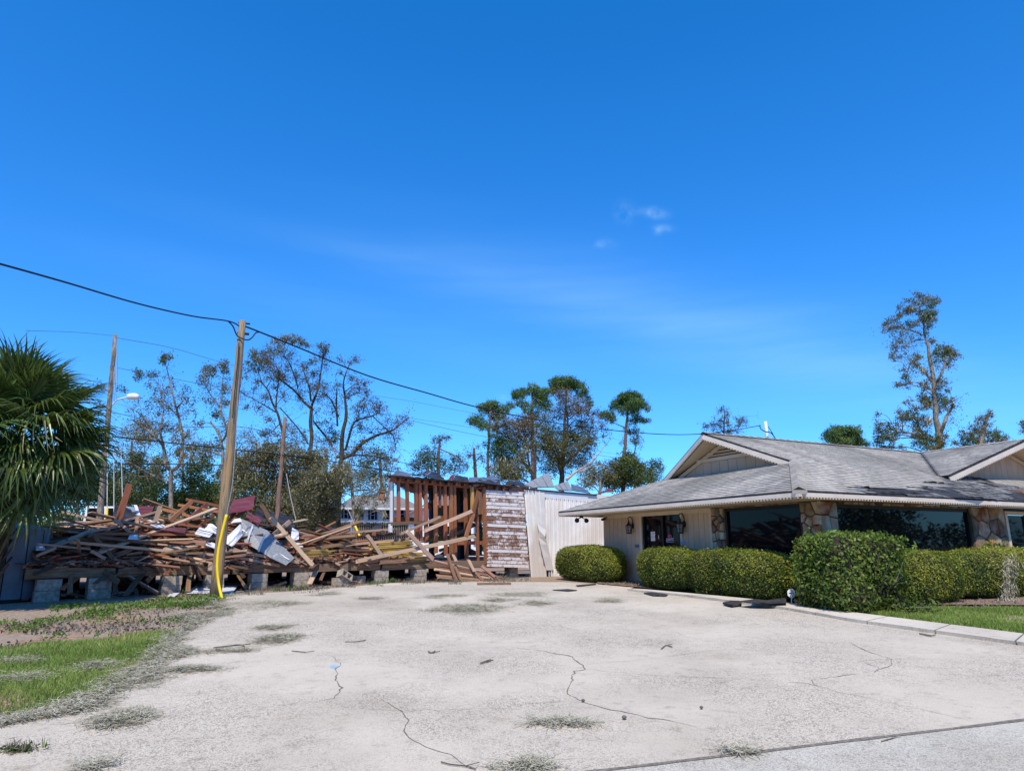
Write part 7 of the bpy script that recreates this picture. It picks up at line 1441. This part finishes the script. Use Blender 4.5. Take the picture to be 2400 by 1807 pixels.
scatter(250000, -13, -2.2, 6.4, 11.5, LAWN, patch, .05, .005, grass_m, 'grass')
STRIP = [(-500, 1480), (0, 1462), (60, 1466), (118, 1440), (110, 1424), (180, 1415), (300, 1418), (380, 1402), (470, 1402), (520, 1396), (522, 1412), (470, 1424), (400, 1428), (310, 1440), (230, 1448), (140, 1470), (70, 1482), (0, 1488), (-500, 1510)]
def leafy(n, X0, X1, Y0, Y1, poly, dens, ls, m, name, hh=.07):
    pts = []
    for x, y in zip(rng.uniform(X0, X1, n), rng.uniform(Y0, Y1, n)):
        u, v = px((x, y, g(y))); j = noise.noise(V(x*1.6, y*1.6, 0))*6
        if inpoly(u+2*j, v+j, poly) and rng.random() < dens(x, y): pts.append((x, y, g(y)+rng.uniform(.005, hh)))
    return tag(soup(name, leaves(np.array(pts), ls, -.6, 2.), 4, m), kind='stuff')
leafy(42000, -14, -5.5, 10.3, 15.5, STRIP, lambda x, y: max(0, .5+1.6*noise.noise(V(x*1.2, y*1.2, 3))), .055, weed_m, 'weeds')
DIRT = [(-500, 1480), (0, 1455), (300, 1430), (520, 1405), (440, 1478), (330, 1484), (0, 1514), (-500, 1560)]
leafy(16000, -14, -4.5, 9, 14, DIRT, lambda x, y: 1. if noise.noise(V(x*1.4, y*1.4, 11)) > .30 else .0, .05, weed_m, 'weeds', .09)
leafy(26000, -14, -4.5, 9, 14, DIRT, lambda x, y: max(0, .25+.9*noise.noise(V(x*1.1, y*1.1, 21))), .06, twigd, 'leaf_litter', .02)
FRONT = [(380, 1396), (560, 1384), (700, 1377), (900, 1362), (1100, 1358), (1240, 1356), (1240, 1362), (1100, 1368), (922, 1369), (700, 1388), (560, 1394), (380, 1404)]
scatter(60000, -9, 1, 14.5, 24, FRONT, lambda x, y: max(0, .25+1.2*noise.noise(V(x*1.3, y*1.3, 2))), .10, .008, twigd, 'dry_grass'); leafy(22000, -9, 1, 14.5, 24, FRONT, lambda x, y: 1. if noise.noise(V(x*1.0, y*1.0, 31)) > .25 else 0., .06, weed_m, 'weeds', .12)
RLAWN = [(1880, 1417), (2050, 1422), (2250, 1424), (2420, 1426), (2800, 1432), (2800, 1535), (2400, 1485), (2200, 1460), (2000, 1435)]
scatter(170000, 4.5, 14, 9.0, 13.5, RLAWN, lambda x, y: min(1, max(.12, .8+1.3*noise.noise(V(x*1.2, y*1.2, 5)))), (.06), .006, grass_m, 'grass', jag=2)
MUL = [(1400, 1368), (1508, 1378), (1700, 1395), (1862, 1411), (2000, 1420), (2150, 1424), (2400, 1428), (2400, 1410), (2100, 1400), (1700, 1380), (1500, 1360)]
leafy(20000, 1.5, 12, 11.5, 21, MUL, lambda x, y: .8, .06, twigd, 'leaf_litter', .05)
def mossclump(x, y, rx, ry, n, label, m=None, name='moss_clump', cat='moss', h=.013, wid=.0022, ln=.26):
    P = on_g(x, y, .012); a = rx/F*P.y; yb, yt = on_g(x, y+ry, 0).y, on_g(x, y-ry, 0).y; bY = abs(yt-yb)/2; vs = []
    sub = [(random.gauss(0, .45), random.gauss(0, .45)) for _ in range(max(4, n//40))]
    for k in range(int(n*.9)):
        sx_, sy = random.choice(sub); u = sx_+random.gauss(0, .17)*(1 if random.random() < .85 else 2); v = sy+random.gauss(0, .17)*(1 if random.random() < .85 else 2)
        c = np.array([P.x+a*u, P.y+bY*v, 0]); t = random.uniform(0, 6.28); hz = abs(random.gauss(0, h))*max(.2, 1-.6*(u*u+v*v)); c[2] = g(c[1])+.012+hz
        L_ = ln*random.uniform(.4, 1.2); p = c.copy()
        for s in range(5):
            q = p+np.array([math.cos(t), math.sin(t), random.uniform(-.25, .3)])*L_/5; q[2] = max(q[2], g(q[1])+.008); sd = np.array([-math.sin(t), math.cos(t), random.uniform(-.5, .5)])*wid; vs.append([p-sd, p+sd, q+sd, q-sd]); p = q; t += random.gauss(0, .9)
    if label is None: return np.array(vs)
    return tag(soup(name, np.array(vs), 4, m or moss_m), label, cat, 'moss clumps strewn on the ground')
for a in ((293, 1683, 66, 16, 900, 'straggling moss clump on the near concrete below the lawn corner'), (228, 1792, 24, 8, 160, 'faint pale moss wisp at the bottom of the driveway near the weed tuft'), (624, 1472, 36, 7, 500, 'upper of two moss clumps on the open concrete right of the lawn'), (656, 1496, 56, 10, 1100, 'thick moss clump just below the upper one on the open concrete'),
          (645, 1416, 60, 7, 800, 'long moss clump on the concrete a little right of the yellow guard foot'), (760, 1391, 36, 4, 400, 'flat moss strip on the concrete below the tilted hollow block'), (1096, 1427, 92, 12, 1900, 'largest moss clump in the middle of the driveway before the fallen wall frame'), (1227, 1394, 60, 7, 800, 'moss streak on the concrete at the foot of the ribbed metal wall'),
          (1268, 1413, 46, 5, 500, 'moss clump right beside the largest one'), (1170, 1405, 44, 5, 500, 'moss between the largest clump and the fallen wall frame'), (1433, 1408, 30, 5, 400, 'lone moss tuft on the concrete before the kerb end'), (1310, 1692, 56, 4, 360, 'thin dead-grass streak low on the driveway'), (1232, 1800, 40, 12, 400, 'moss tuft cut by the bottom edge near the road joint'),
          (1725, 1759, 24, 4, 160, 'wispy dry tuft against the road joint'), (470, 1441, 66, 10, 1300, 'dense moss drift covering the upper lawn corner by the driveway'), (403, 1529, 58, 12, 1300, 'moss drift spilling off the lawn edge at its middle'), (545, 1522, 46, 3, 350, 'thin moss finger pointing across the concrete with a dead twig on it'), (455, 1567, 70, 4, 600, 'lower thin moss finger reaching out over the concrete'),
          (310, 1592, 56, 14, 1200, 'moss drift along the lower lawn edge'), (184, 1655, 60, 9, 900, 'moss drift at the lowest lawn corner'), (60, 1545, 50, 8, 420, 'pale moss patch on the lawn'), (225, 1560, 40, 8, 380, 'pale moss patch in the middle of the lawn'), (80, 1585, 60, 10, 420, 'faint moss veil low on the lawn'), (1055, 1396, 60, 4, 400, 'thin moss scatter on the concrete at the platform weeds'), (855, 1402, 30, 4, 260, 'small moss scatter below the upright loose block')):
    mossclump(*a)
wt = empty('weed_tuft', on_g(40, 1753), 'green and brown weed tuft at the lower corner of the driveway', 'weed'); P = np.array(on_g(40, 1753, .02))+rng.normal(size=(150, 3))*np.array([.075, .035, .012]); P[:, 2] = np.maximum(P[:, 2], g(P[0, 1])+.008)
tag(soup('leaves', leaves(P, .05, -.3, 3.), 4, lf_grn, wt), kind='stuff'); tag(soup('dry_stems', leaves(P+rng.normal(size=P.shape)*.02, .10, 0, 14.), 4, twigd, wt), kind='stuff')
up_ = [(x-18-abs(x-430)*.04, y-5) for x, y in dl_px]; dn_ = [(x+16, y+6) for x, y in dl_px]; EDGE = up_+dn_[::-1]
mv = []
for (x0, y0), (x1, y1) in zip(dl_px[:-6], dl_px[1:-5]):
    for t in (.0, .33, .66): mv.append(mossclump(lerp(x0, x1, t)-8+random.gauss(0, 7), lerp(y0, y1, t)+random.gauss(0, 3), random.uniform(14, 34), random.uniform(4, 8), 230, None))
tag(soup('moss_litter', np.concatenate(mv), 4, moss_m), kind='stuff')
leafy(40000, -8, 0, 6.5, 16, EDGE, lambda x, y: max(0, .1+.9*noise.noise(V(x*1.7, y*1.7, 54))), .035, twigd, 'leaf_litter', .012)
for x, y in ((2372, 1330), (2390, 1360), (2365, 1370)):
    pass
P = np.concatenate([np.array(on_pl(x, y, HW(5, -.92, 0), dlv))+rng.normal(size=(130, 3))*np.array([.08, .05, .10]) for x, y in ((2366, 1345), (2362, 1372), (2368, 1395), (2360, 1410), (2370, 1320))])
tag(soup('moss_clump', leaves(P, .10, 2.5, 7), 4, moss_m), 'grey moss beard hanging down the face of the long end hedge', 'moss', 'moss clumps strewn on the ground')
def twig(pts, r, label):
    b = MB(); P = [on_g(x, y, .012+r) for x, y in pts]; b.tube(spline(P, 3), r, 4); b.tube([P[len(P)//2], P[len(P)//2]+V(.10, .05, .01)], r*.7, 4); tag(b.build('twig', twigd), label, 'twig', 'twigs on the driveway')
twig([(500, 1518), (530, 1514), (566, 1511), (580, 1524)], .010, 'bent dead twig lying on the thin moss finger'); twig(B_([(645, 312), (665, 298), (692, 305)]), .008, 'small forked twig alone in the middle of the driveway'); twig(A_([(1260, 322), (1320, 328)]), .006, 'straight thin twig right of the thick moss clump'); twig(A_([(1490, 283), (1540, 282), (1580, 275)]), .006, 'curved twig on the upper concrete')
twig(A_([(1850, 325), (1865, 330), (1880, 322)]), .008, 'tiny crossed twig bits in the middle distance of the concrete'); twig(A_([(2075, 375), (2095, 368), (2120, 360)]), .010, 'dark stubby twig near the centre of the concrete'); twig(B_([(1760, 247), (1810, 257)]), .012, 'twig lying along the kerb foot'); twig(A_([(1905, 800), (1950, 812), (2010, 818), (2055, 832)]), .005, 'frayed twig over the near crack'); twig(A_([(410, 652), (455, 655)]), .008, 'brown stick at the edge of the straggling moss clump'); twig(B_([(1595, 712), (1645, 698)]), .005, 'thin twig on the road just past the joint')
for x, y, r, lab in ((B_([(307, 535)])[0]+(.018, 'small dark nut beside the winding crack')), (B_([(485, 608)])[0]+(.022, 'larger dark nut below the winding crack')), (B_([(818, 565)])[0]+(.017, 'dark nut alone on the open concrete'))):
    P = on_g(x, y, .012+r*.7); b = MB(); b.tube([P-V(r, 0, 0), P-V(r*.6, 0, 0), P, P+V(r*.6, 0, 0), P+V(r, 0, 0)], [r*.2, r*.6, r*.8, r*.6, r*.2], 8); tag(b.build('fallen_nut', twigd, None, True), lab, 'nut')
P = [on_g(x, y, .007) for x, y in A_([(1422, 388), (1440, 382), (1464, 388), (1458, 394), (1430, 396)])]; b = MB(); b.poly(P); b.build('blue_paint_mark', mat('blue_paint', (.25, .45, .75), rough=.8), drive)
